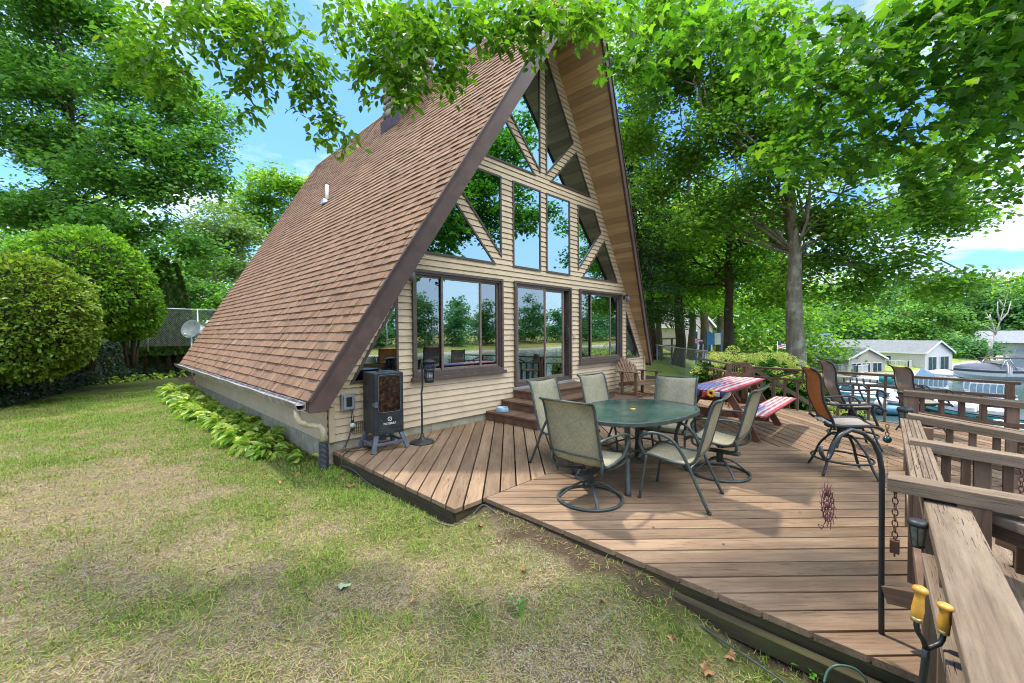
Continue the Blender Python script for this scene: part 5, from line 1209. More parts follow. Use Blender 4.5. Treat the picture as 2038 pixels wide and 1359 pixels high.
def small_house(name,label,loc,rz,L_,W_,h,rh,wall,roofm,wins=(),skirt_=None,over=.25,trim='white'):
    t=thing(name,label,'house',loc,rad(rz)); mb=MB(); mb.abox(-L_/2,L_/2,-W_/2,W_/2,-.6,h); 
    for s in (-1,1): mb.prism([(-W_/2,h),(W_/2,h),(0,h+rh)],lambda u,v,d:(d,u,v),s*L_/2-.03,s*L_/2+.0)
    nl=int(h/.25)
    for i in range(nl): 
        z=i*.25; mb.abox(-L_/2-.012,L_/2+.012,-W_/2-.012,W_/2+.012,z+.02,z+.235)
    mb.build('wall',wall,t)
    mb=MB(); k=rh/(W_/2)
    for s in (-1,1):
        A=[(-L_/2-over,s*(W_/2+over),h-k*over+.03),(L_/2+over,s*(W_/2+over),h-k*over+.03),(L_/2+over,0,h+rh+.03),(-L_/2-over,0,h+rh+.03)]
        V=A+[(x,y,z+.14) for x,y,z in A]; mb.add(V,[(0,1,2,3),(7,6,5,4),(0,4,5,1),(1,5,6,2),(2,6,7,3),(3,7,4,0)])
    mb.build('roof',roofm,t)
    mb=MB()
    for s in (-1,1):
        for e in (-1,1): mb.beam((s*(L_/2+over+.03),e*(W_/2+over),h-k*over+.09),(s*(L_/2+over+.03),0,h+rh+.09),.05,.2)
        mb.beam((-L_/2-over,s*(W_/2+over+.03),h-k*over+.10),(L_/2+over,s*(W_/2+over+.03),h-k*over+.10),.05,.16)
    mb.build('trim_board',M[trim],t)
    if skirt_: mb=MB(); mb.abox(-L_/2-.02,L_/2+.02,-W_/2-.02,W_/2+.02,-1.6,.1); mb.build('foundation',skirt_,t)
    for (fc,u0,u1,z0,z1,kind) in wins:
        def mp(u,v,d): return (u,-W_/2-.02-d,v) if fc=='-y' else ((u,W_/2+.02+d,v) if fc=='+y' else ((L_/2+.02+d,u,v) if fc=='+x' else (-L_/2-.02-d,u,v)))
        mb=MB(); mb.prism([(u0,z0),(u1,z0),(u1,z1),(u0,z1)],mp,0,.04); f=mb.build('sliding_door' if kind=='d' else 'window',M['white'],t)
        mb=MB(); n=2 if (u1-u0)>.7 else 1; w=(u1-u0-.12)/n
        for i in range(n): a=u0+.06+w*i+.03*(i>0); mb.prism([(a,z0+.08),(a+w-.03,z0+.08),(a+w-.03,z1-.08),(a,z1-.08)],mp,.04,.05)
        mb.build('pane',M['pane_far'],f)
        if kind=='s':
            for a in (u0-.32,u1+.04): mb=MB(); mb.prism([(a,z0),(a+.28,z0),(a+.28,z1),(a,z1)],mp,0,.05); mb.build('shutter',paint('green_shutter',(.03,.09,.07),.5),t)
    return t
M['pane_far']=paint('dark_pane',(.03,.06,.075),.12,var=.4,scale=3)
wm_=lambda n,c:paint(n,c,.7,var=.08,scale=3)
ro_=lambda n,c:paint(n,c,.9,var=.22,scale=3,bump=.3,bscale=20)
b=at(398,668,27); small_house('shed','white-gabled garden shed beyond the chain-link fence',(b.x,b.y,-.3),-120,3.2,2.6,1.25,.62,wm_('shed_wall',(.25,.34,.24)),ro_('shed_roof',(.30,.31,.33)))
for i,(y1,y2) in enumerate(((502,511),(508,519))): 
    P=[at(200+60*j,490+(y1-490)*1.0+j*1.6-4*math.sin(j*.6),31+j*.5) for j in range(8)]
    mb=MB(); mb.tube([at(250+50*j,y1-2+2.2*j+3*math.sin(j*math.pi/6),30) for j in range(7)],.014,5); tag(mb.build('utility_wire',M['blackplastic']),['upper overhead wire across the pale tree at left','lower overhead wire across the pale tree at left'][i],'wire')
# ---- hydrangeas
def hydrangea(label,c,r,h,base,nb,seed):
    rg=np.random.default_rng(seed); t=thing('hydrangea',label,'hydrangea',(c.x,c.y,base),0,'hydrangeas outside the railing'); hz=c.z-base
    cl=[(rg.uniform(-.4,.4)*r,rg.uniform(-.4,.4)*r,hz-h*.85+rg.uniform(-.12,.12)*h,r*.75,r*.75,h*.5) for _ in range(5)]+[(0,0,hz*.35,r*.9,r*.9,hz*.4)]
    leaves('foliage',clump_points(cl,5200,90,(.09,.09,.07)),.15,M['hyd_leaf'],t,'leaf',tilt=.5)
    B=[]; 
    for i in range(nb):
        a=rg.uniform(0,6.28); q=math.sqrt(rg.uniform(0,1)); x,y=q*r*1.05*math.cos(a),q*r*1.05*math.sin(a); z=hz+.02-(q**2)*h*.75+rg.uniform(-.10,.06); k=190; d=rg.normal(size=(k,3)); d/=np.linalg.norm(d,axis=1,keepdims=True); s=rg.uniform(.12,.175); d[:,2]*=.72; B.append(np.array([x,y,z])+d*s*rg.uniform(.8,1.02,(k,1)))
    B=np.concatenate(B); leaves('flower_heads',B,.042,M['hyd_bloom'],t,'rhomb',tilt=.9,rng=rg)
    mb=MB(); 
    for i in range(6): limb(mb,(0,0,-.2),(rg.uniform(-.5,.5)*r,rg.uniform(-.5,.5)*r,hz*.6),.02,.008,5)
    mb.build('stems',M['bark_dark'],t)
hydrangea('lime-white hydrangea, leftmost outside the far railing',at(1462,697,11.4),.95,.9,-1.0,34,1); hydrangea('lime-white hydrangea right in front of the thick grey trunk',at(1535,702,10.9),.95,.9,-1.1,34,2)
hydrangea('lime-white hydrangea just left of the tan bar chair back',at(1580,728,10.3),.62,.7,-1.2,22,3); hydrangea('low lime hydrangea showing between the balusters behind the bar chairs',at(1665,800,10.2),.65,.8,-1.6,30,4); hydrangea('leafy low hydrangea below the long railing',at(1590,790,10.6),.85,1.0,-1.7,20,5)
# ================================================================ TREES
def px_tree(name,label,bpx,bpy,d,r,cl,n,L,lm,bm='bark',group=None,sub=110,sig=(.45,.45,.17),ttop=None,z0=None,limbs=1,lean=(0,0),cat='tree',**kw):
    b=at(bpx,bpy,d); jr=random.Random(int(bpx)); jit=kw.pop('jit',0)
    if z0 is not None: b.z=z0
    cs=[]
    for c in cl:
        p=at(c[0]+jr.uniform(-jit,jit),c[1]+jr.uniform(-jit,jit)*1.2,c[2])-b; cs.append((p.x,p.y,p.z,c[3],c[3],c[4] if len(c)>4 else c[3]*.5))
    h=max(c[2]+c[5] for c in cs); return tree(name,label,b,h,r,cs,n,L,M[lm],bm,group,sub,sig,trunk_top=ttop or h*.85,limbs=limbs,lean=lean,cat=cat,**kw) if False else tree(name,label,b,h,r,cs,n,L,lm,bm,group,sub,sig,trunk_top=ttop or h*.85,limbs=limbs,lean=lean,cat=cat,**kw)
# left backdrop
px_tree('broad_maple','huge dark green layered maple filling the upper left',150,700,19,.30,[(-40,60,19,2.2,1.0),(60,20,18,2.0,.9),(150,60,19,2.0,1.0),(230,20,19,1.8,.9),(300,110,18.5,1.6,.8),(20,180,18,2.0,.9),(120,170,19.5,2.0,.9),(220,190,18,1.9,.8),(320,210,18,1.7,.8),(395,225,18,1.2,.6),(60,290,18,2.0,.8),(160,290,18.5,2.0,.8),(270,300,17.5,1.9,.8),(370,300,17.5,1.5,.7),(425,290,17.5,.9,.4),(425,340,17.5,.8,.35),(20,380,18.5,2.0,.7),(120,390,18.5,1.9,.7),(230,390,17.5,1.8,.7),(330,390,17.2,1.5,.6),(395,370,17.2,.9,.4),(260,460,17,1.6,.6),(340,460,17,1.2,.5),(200,480,17.5,1.5,.5),(310,520,16.5,1.0,.4),(90,460,18,1.2,.4)],74000,.19,'leaf_cool','bark_dark',sub=480,sig=(.36,.36,.26),z0=-.5,tilt=.7,limbs=2,jit=30)
px_tree('pale_tree','pale grey-green tree between the big maple and the roof',430,640,34,.22,[(430,450,33,2.8,1.6),(390,490,33,2.0,1.2),(470,480,34,2.2,1.3),(440,530,33,2.4,1.2),(400,550,33,1.8,1.0),(480,540,34,1.5,1.0)],9000,.30,'leaf_pale',sub=70,sig=(.6,.6,.3))
px_tree('background_maple','dark green maple behind the left end of the roof ridge',540,600,44,.3,[(545,370,43,3.2,1.8),(500,390,43,2.6,1.4),(590,370,44,2.6,1.6),(560,440,44,3.0,1.6),(500,460,43,2.5,1.4),(470,420,42,2.0,1.2),(590,450,45,2.5,1.5)],11000,.36,'leaf_tree','bark_dark',sub=80,sig=(.7,.7,.3))
px_tree('background_maple','shady maple low behind the satellite dish',430,660,29,.2,[(400,580,29,1.7,.9),(450,590,29,1.8,.9),(420,620,28,1.4,.7),(480,600,30,1.8,1.0),(370,600,29,1.3,.8),(395,530,30,1.5,.8)],8000,.24,'leaf_cool','bark_dark',sub=70,sig=(.5,.5,.25))
px_tree('background_maple','green maple glimpsed behind the shrubs at the left edge',10,640,27,.25,[(-40,480,27,2.2,1.4),(30,500,27,2.2,1.2),(90,500,26,2.0,1.0),(0,560,26,2.5,1.4),(230,560,26,2.4,1.3),(290,540,25,2.0,1.2)],9000,.26,'leaf_cool','bark_dark',sub=80,sig=(.5,.5,.25))
# right of the chalet
px_tree('shade_maple','broad maple with a thick grey mottled trunk beyond the hydrangeas',1588,800,13,.33,[(1320,190,14,1.3),(1290,290,15,1.2),(1410,110,13,1.4),(1500,40,12.5,1.4),(1420,270,13.5,1.3),(1330,390,15,1.2),(1500,170,13,1.4),(1600,250,12.5,1.3),(1700,330,12.5,1.2),(1560,370,12,1.1),(1690,450,12.5,1.2),(1800,420,13,1.2),(1890,470,13.5,1.2),(1770,530,13,1.1),(1850,560,13,.9),(1920,575,13,.6),(1640,500,13.5,1.0),(1470,390,13.5,1.2),(1720,210,12,1.3),(1820,300,12.5,1.2),(1900,350,13,.8),(1400,440,14,1.1),(1520,470,14,1.0),(1700,560,13.2,.9),(2000,560,14,.5),(1250,120,15,1.3),(1280,40,14,1.3),(1360,10,13,1.3),(1600,130,13,1.3),(1540,290,13.5,1.3),(1640,420,13,1.1),(1360,320,15,1.3),(1460,190,14,1.3),(1570,560,15,1.2),(1850,400,13.5,1.2),(1240,260,16,1.2)],62000,.165,'leaf_tree','bark',sub=700,sig=(.32,.32,.20),z0=-1.9,ttop=8.6,limbs=1,lean=(-.05,.25),fork=.66,jit=22)
px_tree('background_maple','maple with a slim leaning dark trunk left of the thick grey trunk',1452,745,16.5,.24,[(1420,420,17,1.5),(1500,480,17,1.4),(1380,500,17,1.4),(1460,540,17.5,1.3),(1530,560,18,1.2),(1400,570,18,1.1),(1560,520,18,1.3),(1480,420,17,1.4),(1300,480,18,1.4),(1350,560,18,1.1)],15000,.19,'leaf_tree','bark_dark',sub=150,sig=(.45,.45,.16),z0=-1.2,ttop=8,lean=(.55,.15))
px_tree('background_maple','tall ivy-clad trunked maple in front of the neighbour house',1348,745,19.5,.26,[(1330,420,20,1.6),(1400,400,20,1.5),(1290,520,20,1.4),(1380,560,20,1.2),(1430,600,21,1.1),(1320,600,21,.9),(1270,600,21,1.0)],10000,.21,'leaf_tree','bark_dark',sub=110,sig=(.5,.5,.17),z0=-.6,ttop=9)
for i,(px,d,r) in enumerate(((1296,21,.25),(1376,26,.25),(1402,25,.3),(1432,27,.25),(1310,24,.2))):
    px_tree('background_maple',['dark maple trunk at the roof edge beside the fence','slim maple right of the neighbour gable','leaning dark maple behind the blue slide','slim background maple right of the blue slide','short dark maple behind the red chair'][i],px,712,d,r,[(px-20,560,d+1,1.8),(px+40,520,d+1,1.9),(px+10,470,d+2,2.0),(px+60,600,d+2,1.3),(px+20,520,d+3,1.2)],3600,.25,'leaf_tree','bark_dark',sub=80,sig=(.55,.55,.2),ttop=8,lean=(random.uniform(-.5,.5),0))
# spruce
b=at(1262,700,17.5); t=thing('spruce','tall dark spruce standing right behind the chalet roof edge','spruce',(b.x,b.y,-.6)); mb=MB(); H=13.0; mb.tube([(0,0,-.3),(0,0,H)],[.24,.02],9); C=[];rg=np.random.default_rng(8); D=[]
z=2.3
while z<H-.3:
    R=2.7*(1-z/H)**.75
    for k in range(9):
        a=rg.uniform(0,6.28); e=(R*math.cos(a),R*math.sin(a),z-.22*R+.2); mb.tube([(0,0,z),(e[0]*.5,e[1]*.5,z-.05*R),e],[.03,.018,.006],5)
        n=int(42*R/2+10); s=rg.uniform(.12,1,n); P=np.stack([e[0]*s,e[1]*s,z+(e[2]-z)*s**1.4],1)+rg.normal(0,1,(n,3))*np.array([.16,.16,.07]); P[:,2]-=.12*rg.uniform(0,1,n); C.append(P); dd=np.tile([math.cos(a),math.sin(a),-.45],(n,1))+rg.normal(0,.55,(n,3)); D.append(dd)
    z+=.33
mb.build('trunk',M['bark_dark'],t); C=np.concatenate(C); leaves('needles',C,.22,M['needle'],t,'long',D=np.concatenate(D),rng=rg,tilt=.7)
# ---- far shore
far=[('lime_tree','bright lime-green spreading tree on the far bank',1856,706,80,.45,[(1850,612,80,4.6,2.4),(1810,640,80,4.0,1.9),(1890,635,80,4.2,2.0),(1850,660,79,4.6,1.6),(1915,655,80,3.2,1.5),(1790,665,80,2.6,1.2)],7500,.62,'leaf_far_lime'),
('far_bush','dense dark green bushes on the far bank left of the bare tree',1905,716,74,.2,[(1890,690,74,2.8,1.8),(1925,688,75,3.0,2.0),(1955,695,75,2.2,1.5),(1872,702,73,1.6,1.0),(1940,705,74,2.0,1.1)],5200,.5,'leaf_far')]
for i,(px,py,d) in enumerate(((1640,640,95),(1690,632,92),(1745,628,96),(1790,605,100),(1840,590,104),(1930,590,100),(1985,605,96),(2040,600,92),(2080,620,88),(1600,650,90))):
    far.append(('far_tree','round-headed green tree in the far bank treeline' ,px,712,d,.4,[(px,py-10,d,4.5,3.2),(px-25,py+18,d,3.8,2.6),(px+28,py+14,d,3.8,2.6),(px,py+40,d,4.5,2.2)],3200,.75,'leaf_far'))
for nm,lb,bx,by,d,r,cl,n,L_,lm in far:
    px_tree(nm,lb,bx,by,d,r,cl,n,L_,lm,'bark',('trees of the far bank treeline' if nm=='far_tree' else None),sub=70,sig=(.9,.9,.45),cat='bush' if nm=='far_bush' else 'tree')
b=at(1966,706,72); t=thing('dead_tree','bare pale dead tree leaning on the far bank','dead tree',b); mb=MB(); P=[at(x,y,72)-b for x,y in ((1966,708),(1970,690),(1975,676),(1980,668))]; mb.tube(P,[.45,.34,.25,.18],8)
for ch in (((1980,668),(1990,640),(1998,612),(2005,585)),((1990,640),(2006,622),(2012,600)),((1980,668),(1976,645),(1962,622)),((1976,660),(1965,650),(1953,645)),((1978,665),(1968,668),(1958,660)),((1990,640),(1985,620),(1986,600)),((1998,612),(1990,598)),((1972,640),(1970,625))): mb.tube([at(x,y,72)-b for x,y in ch],[.13,.085,.05,.025][:len(ch)],6)
mb.build('trunk',M['bark_pale'],t)
def woods(name,label,pts,h,n,L_,mat,rxy=5.5):
    cl=[]; r=random.Random(len(pts)*7)
    for (x,y) in pts:
        z=float(gh(x,y)); hh=h*r.uniform(.75,1.15); q_=rxy*r.uniform(.55,1.0); cl+=[(x,y,z+hh*.33,rxy*.9,rxy*.9,hh*.34,1),(x+r.uniform(-3,3),y+r.uniform(-3,3),z+hh*.70,q_*.75,q_*.75,hh*.28,.7),(x+r.uniform(-2,2),y+r.uniform(-2,2),z+hh*r.uniform(.8,1.05),q_*.35,q_*.35,hh*.22,.3)]
    leaves_o=leaves(name,clump_points(cl,n,len(cl)*14,(1.0,1.0,.6)),L_,M[mat],None,'rhomb',tilt=.8); tag(leaves_o,label,'woods',kind='stuff')
arc=[(at(px,700,d).x,at(px,700,d).y) for px,d in [(1540+26*i,112+8*(i%3)) for i in range(24)]]
woods('far_woods','dense green woods rising behind the far bank',arc,17,26000,.95,'leaf_far')
opp=[(-70+4.4*i,-99-5*(i%3)-random.uniform(0,5)) for i in range(78)]+[(262-2*i,-95+8*i) for i in range(10)]
woods('opposite_woods','wooded shore across the lake mirrored in the windows',opp,13.5,110000,.95,'leaf_far'); print('opp',[tuple(round(v) for v in p) for p in opp[:3]])
nb_=[(at(px,660,d).x,at(px,660,d).y) for px,d in [(1215+26*i,50+5*(i%3)) for i in range(17)]]+[(-16+5*i,40+3*(i%2)) for i in range(9)]
woods('back_woods','leafy woods behind the neighbouring gardens',nb_,12,42000,.55,'leaf_tree',4)
# pale birches standing on the opposite bank (seen mirrored)
for i,(x,y) in enumerate(((38,-92),(47,-93),(60,-91))):
    t=thing('birch','slim pale birch on the opposite bank, mirrored in the big window','birch',(x,y,float(gh(x,y))),0,'birches on the opposite bank'); mb=MB(); mb.tube([(0,0,-.2),(.2,0,4),(0,.2,9)],[.22,.16,.06],7)
    for k in range(6): mb.tube([(.1,0,3+k),(random.uniform(-1.5,1.5),random.uniform(-1,1),4.4+k)],[.07,.02],5)
    mb.build('trunk',M['bark_pale'],t)
# ---- foliage overhanging the deck: two trees whose trunks stand outside the frame
def spray_tree(name,label,loc,trunk,clumps,L_,mat,shape,nsp,seed,droop,extra=()):
    rg=np.random.default_rng(seed); rn=random.Random(seed); t=thing(name,label,'tree',loc); o=Vector(loc); tw=MB(); br=MB()
    C=[];D=[];Nn=[]
    br.tube([Vector(p)-o for p in trunk],[.34,.30,.26,.2,.14][:len(trunk)],10); crown=Vector(trunk[-1])
    for (px,py,d,rx,ry,k) in clumps:
        ctr=at(px,py,d); up=at(px+rn.uniform(-60,60),min(py,0)-260,d+rn.uniform(-.3,.6)); hub=ctr+Vector((rn.uniform(-.1,.1),rn.uniform(-.1,.1),ry*d/FPX*.8))
        br.tube(smooth([crown+Vector((rn.uniform(-.5,.5),rn.uniform(-.5,.5),rn.uniform(-.3,.6))),up.lerp(crown,.35)+Vector((0,0,.3)),up,hub.lerp(up,.45)+Vector((rn.uniform(-.15,.15),rn.uniform(-.15,.15),0)),hub],3),[.05-.0033*i for i in range(13)],6)
        for q in range(int(nsp*k)):
            a=rn.uniform(0,6.28); rr=math.sqrt(rn.random()); p=at(px+rx*rr*math.cos(a),py+ry*rr*math.sin(a),d+rn.uniform(-.45,.45)*max(.5,rx/80))
            out=(p-hub); out.z*=.5; dr=(out.normalized()*.8 if out.length>.02 else Vector((1,0,0)))+Vector((rn.gauss(0,.35),rn.gauss(0,.35),-droop+rn.gauss(0,.25))); dr.normalize(); ln=rn.uniform(.22,.48)*(L_/.095)
            if rn.random()<.55: tw.tube(smooth([hub.lerp(p,rn.uniform(.0,.5)),p-dr*ln*.5],2),.0028,4,cap=False)
            m=rn.randint(7,11); side=dr.cross(Vector((0,0,1))).normalized(); P=[p+dr*ln*(i/m-.5)+Vector((0,0,-.06*ln*(i/m)**2)) for i in range(m+1)]
            tw.tube(P[::3]+[P[-1]],.002,4,cap=False)
            for i in range(m):
                s=1 if i%2 else -1; ld=dr*.55+side*s*rn.uniform(.5,1.0)+Vector((rn.gauss(0,.25),rn.gauss(0,.25),-.22+rn.gauss(0,.3)))
                C.append(P[i]+side*s*.01); D.append(ld); nv=Vector((rn.gauss(0,.45),rn.gauss(0,.45),1)); Nn.append(nv)
    C=np.array([tuple(c-o) for c in C]); D=np.array([tuple(c) for c in D]); Nn=np.array([tuple(c) for c in Nn])
    leaves('leaves',C,L_,M[mat],t,shape,D=D,Nrm=Nn,rng=rg)
    if len(extra): leaves('upper_leaves',np.asarray(extra)-np.array(loc),L_*1.25,M[mat],t,'leaf',tilt=.6,rng=rg)
    br.build('trunk',M['bark_dark'],t); tw.build('twigs',M['bark_dark'],t); return len(C)
beech=[(300,60,4.6,85,60,1.1),(395,70,4.4,90,70,1.4),(285,130,4.7,50,45,.7),(345,165,4.5,45,32,.5),(430,20,4.5,100,35,1.0),(480,60,4.7,70,60,.9),(545,40,4.4,80,55,1.0),(560,110,4.5,62,60,.9),(610,150,4.4,52,50,.7),(500,170,4.6,45,40,.45),(505,228,4.6,22,16,.14),(630,205,4.4,40,40,.45),(655,255,4.4,32,34,.36),(690,272,4.3,24,16,.13),(648,292,4.3,10,16,.08),
 (712,40,4.2,80,55,1.0),(760,100,4.1,60,50,.8),(740,150,4.1,38,26,.34),(810,60,4.0,75,60,1.1),(860,110,4.0,62,50,1.0),(900,50,4.0,75,55,1.0),(790,172,4.0,55,28,.62),(826,195,4.0,26,14,.12),(888,160,4.0,34,24,.28),
 (965,35,4.3,75,40,1.0),(1040,30,4.3,75,42,1.0),(1000,75,4.2,45,22,.35),(1060,88,4.3,30,22,.25),(1110,15,4.5,80,40,.9),(1150,55,4.5,55,34,.45),(1190,25,4.6,60,50,.6)]
maple=[(1260,60,6.0,80,70,.8),(1340,40,6.2,80,60,.8),(1300,140,6.4,50,50,.4),(1430,50,6.2,90,60,.8),(1530,60,6.0,90,70,1.0),(1620,90,5.8,90,80,1.2),(1720,80,5.6,95,85,1.3),(1820,70,5.5,95,80,1.3),(1920,70,5.4,95,80,1.3),(2010,100,5.3,70,90,1.1),(1560,190,6.2,70,60,.8),(1650,220,6.0,80,60,1.0),(1750,200,5.8,80,70,1.0),(1850,190,5.6,80,70,1.0),(1950,210,5.4,80,70,1.0),(2020,260,5.3,50,60,.6),(1590,290,6.2,60,45,.7),(1690,300,6.0,60,45,.7),(1600,335,6.2,45,25,.3),(1780,290,5.8,60,45,.6),(1870,280,5.6,60,45,.6),(1810,360,5.8,42,30,.35),(1820,400,5.8,22,22,.15),(1960,300,5.5,60,40,.45),(1880,330,5.6,40,30,.3),(1510,130,6.2,60,40,.5)]
rg=np.random.default_rng(77)
rfl=[]
for (wx,wz) in ((-2.5,2.6),(-2.2,2.95),(-1.75,3.6),(-1.45,3.2),(-1.35,2.85),(-.65,3.75),(-.3,3.4),(-.6,3.1),(.3,3.7),(.75,3.4),(.8,2.7),(-1.25,4.6),(-.8,4.4),(-.5,5.2),(-.35,5.9),(-.6,4.8)):
    tt=rg.uniform(1.08,1.38); rfl.append((wx+(wx-CAM.x)*tt,CAM.y*tt,wz+(wz-CAM.z)*tt,.55,.4,.36,.35))
ex=clump_points([(2.5,-8.0,7.6,1.7,1.3,.7),(5,-8.6,7.8,1.8,1.5,.8),(1.0,-7.6,6.6,1.4,1.0,.5),(-1,-7.6,7.0,1.5,1.1,.6),(7.5,-9,8.2,1.8,1.5,.9),(4.0,-9.5,9.4,2.4,2,1.2),(0,-8.4,8.8,2.2,1.6,1.0),(8,-11,10.5,2.6,2.2,1.4),(9.5,-10.5,7.6,1.5,1.2,.5),(1.8,-5.8,5.6,.9,.6,.4),(3.2,-6.6,6.3,1.2,.8,.5),(0.2,-6.0,5.3,.8,.5,.35),(4.6,-7.2,6.4,1.0,.8,.45),(2.4,-6.3,4.75,.8,.55,.4),(3.5,-6.7,5.2,1.0,.7,.5),(4.9,-7.4,5.8,1.0,.8,.5),(5.6,-6.9,8.2,1.3,.8,.8),(3.2,-7.2,5.0,.8,.6,.4),(6.9,-7.2,6.0,1.1,.8,.5)]+rfl,24000,330,(.3,.3,.12),rng=rg)
lawn_shade_crown=clump_points([(-7.6,2.6,9.4,1.7,1.6,.6),(-9.6,1.5,9.0,1.7,1.6,.6),(-6.4,.2,8.6,1.4,1.4,.5),(-8.6,-.8,8.2,1.7,1.5,.6),(-6.6,-2.4,8.2,1.5,1.4,.5),(-10.4,-1.6,8.2,1.6,1.5,.6),(-8.2,5.6,12,1.7,1.6,.7),(-5.9,3.6,10.5,1.2,1.2,.5),(-10.2,4.6,11.4,1.8,1.6,.7)],8500,110,(.32,.32,.14),rng=rg)  # unseen high crown added above the frame to shade the lawn
n1=spray_tree('overhanging_beech','bright green leafy branches hanging across the top left of the scene',(-9.5,-8.2,GND),[(-9.5,-8.2,-1),(-9.4,-8.0,2),(-9.0,-7.4,4.5),(-7.6,-5.6,6.6),(-6.6,-3.8,7.4)],beech,.090,'leaf_beech','leaf',38,5,.22,lawn_shade_crown)
n2=spray_tree('overhanging_maple','dark green star-leaved maple boughs hanging in from the upper right',(-2.0,-10.0,GND-1),[(-2,-10,-2),(-1.8,-9.8,2),(-1.2,-9.0,4.5),(-.2,-7.8,6.4),(.8,-6.6,7.4)],maple,.165,'leaf_maple','maple',10,6,.3,ex)
print('spray leaves',n1,n2)
# two brown dead leaf bunches in the maple, fallen leaves on the lawn
rl=random.Random(4)
lt=None
for i,(x,y) in enumerate(((-4.6,-.15),(-4.75,-.5),(-4.55,-.75),(-4.6,-1.05),(-4.62,-.95),(-4.9,-.1),(-5.1,-.3),(-5.2,-3.3),(-4.38,-4.65),(-4.5,-4.85),(-4.35,-5.15),(-4.42,-4.2),(-4.28,-4.95),(-4.5,-3.6),(-4.35,-3.2),(-4.3,-2.95))):
    if lt is None:
        mb=MB(); T,F=SHAPES['maple']; V=[(a*.085,b_*.085,.012+.02*math.sin(a*5)+.018*abs(b_)) for a,b_,c in T]; mb.add(V,[tuple(dict.fromkeys(f)) for f in F],r=.4); lt=mb.build('fallen_leaf',M['deadleaf']); o_=lt
    else: o_=lt.copy(); COL.objects.link(o_)
    o_.location=(x,y,float(gh(x,y))+.008); o_.rotation_euler=(rl.uniform(-.3,.3),rl.uniform(-.3,.3),rl.uniform(0,6.28)); s=rl.uniform(.45,.95); o_.scale=(s,s,s); tag(o_,'curled dry brown leaf lying on the lawn','leaf','fallen leaves on the lawn')
for i in range(16):
    o_=lt.copy(); COL.objects.link(o_); o_.location=(rl.uniform(-3.6,.6),rl.uniform(-5.3,-1.2),DECK+.003); o_.rotation_euler=(0,0,rl.uniform(0,6.28)); s=rl.uniform(.16,.38); o_.scale=(s,s,s); tag(o_,'tiny dry leaf scrap lying on the deck boards','leaf','leaf scraps on the deck')
mb=MB(); T,F=SHAPES['maple']; mb.add([(a*.10,b_*.08,.012+.012*math.sin(a*6)) for a,b_,c in T],[tuple(dict.fromkeys(f)) for f in F]); o_=mb.build('pale_leaf',paint('pale_green_leaf_fallen',(.27,.33,.17),.7)); p=onz(672,1180,GND); o_.location=(p.x,p.y,float(gh(p.x,p.y))+.02); tag(o_,'pale green oak leaf lying alone in the middle of the lawn','leaf')
for i,(x,y) in enumerate(((1608,1335),(1030,1215))):
    p=onz(x,y,GND); t=thing('weed',['bright green broad-leaved weed at the bottom right by the hose','small leafy weed in the foreground lawn'][i],'weed',(p.x,p.y,float(gh(p.x,p.y)))); r=np.random.default_rng(60+i); n=16; a=r.uniform(0,6.28,n); D=np.stack([np.cos(a),np.sin(a),r.uniform(.0,.5,n)],1); C=D*r.uniform(.01,.05,(n,1)); C[:,2]+=r.uniform(0,.05,n); leaves('leaves',C,.045,M['weed'],t,'leaf',D=D,rng=r,tilt=.3)
# twigs and stones on the lawn
mb=None
for i,(a,b_) in enumerate((((410,1140),(430,1132)),((455,1130),(478,1124)),((605,1180),(616,1195)),((930,1210),(965,1200)))):
    m_=MB(); p=onz(*a,GND+.015);q_=onz(*b_,GND+.015); m_.tube([p,p.lerp(q_,.5)+Vector((.004,.004,.004)),q_],.0035,5); tag(m_.build('fallen_twig',M['bark_dark']),'thin dark twig lying on the lawn','twig','fallen twigs on the lawn')
# ================================================================ NEIGHBOURS, FAR HOUSES, BOATS
b=at(1330,694,45); small_house('neighbour_house','tan neighbouring house with white-framed windows among the trunks',(b.x,b.y,b.z-.2),-104,7.0,5.0,2.6,1.7,wm_('tan_wall',(.36,.31,.25)),ro_('brown_roof',(.16,.13,.11)),(('-y',-.6,1.0,.9,2.2,'w'),('+x',-1.2,-.2,.8,2.2,'w'),('+x',.4,1.4,.8,2.2,'w'),('-y',-2.6,-1.6,1.0,2.1,'w')))
b=at(1392,690,58); small_house('neighbour_house','brown bungalow half hidden behind the leaning trunks',(b.x,b.y,b.z),-92,8.0,5.0,2.1,1.2,wm_('brown_wall',(.22,.17,.14)),ro_('grey_brown_roof',(.2,.18,.16)),(('-y',-2,-.8,.8,1.8,'w'),('-y',1,2.6,.8,1.8,'w')))
BE=wm_('beige_vinyl',(.42,.375,.315)); WH=wm_('white_vinyl_wall',(.62,.58,.56)); GR=ro_('grey_shingle',(.17,.175,.17)); GS=paint('grey_skirt',(.22,.25,.28),.7)
b=at(1655,742,57); hb=small_house('beige_house','beige bungalow with grey roof and green shutters across the inlet',(b.x,b.y,b.z-.15),-126,9.6,5.4,2.35,1.25,BE,GR,(('-y',-4.2,-3.5,.85,1.9,'s'),('-y',-1.8,-1.0,1.6,2.0,'w'),('-y',1.6,2.4,.7,1.6,'w'),('-y',2.9,3.7,.7,1.6,'w'),('+x',-2.3,-.9,.1,1.9,'d'),('+x',-.7,.5,.1,1.9,'d'),('+x',.8,2.2,.2,1.9,'w')),GS)
b=at(1738,728,64); hw_=small_house('white_house','long white bungalow with grey roof behind the beige one',(b.x,b.y,b.z-.1),-116,15.5,6.2,2.45,1.5,WH,GR,(('-y',2.6,4.0,.1,2.0,'d'),('+x',-2.5,-.6,.1,2.0,'d'),('+x',.2,2.2,.1,2.0,'d'),('-y',-3,-1.8,.8,1.7,'w')),GS)
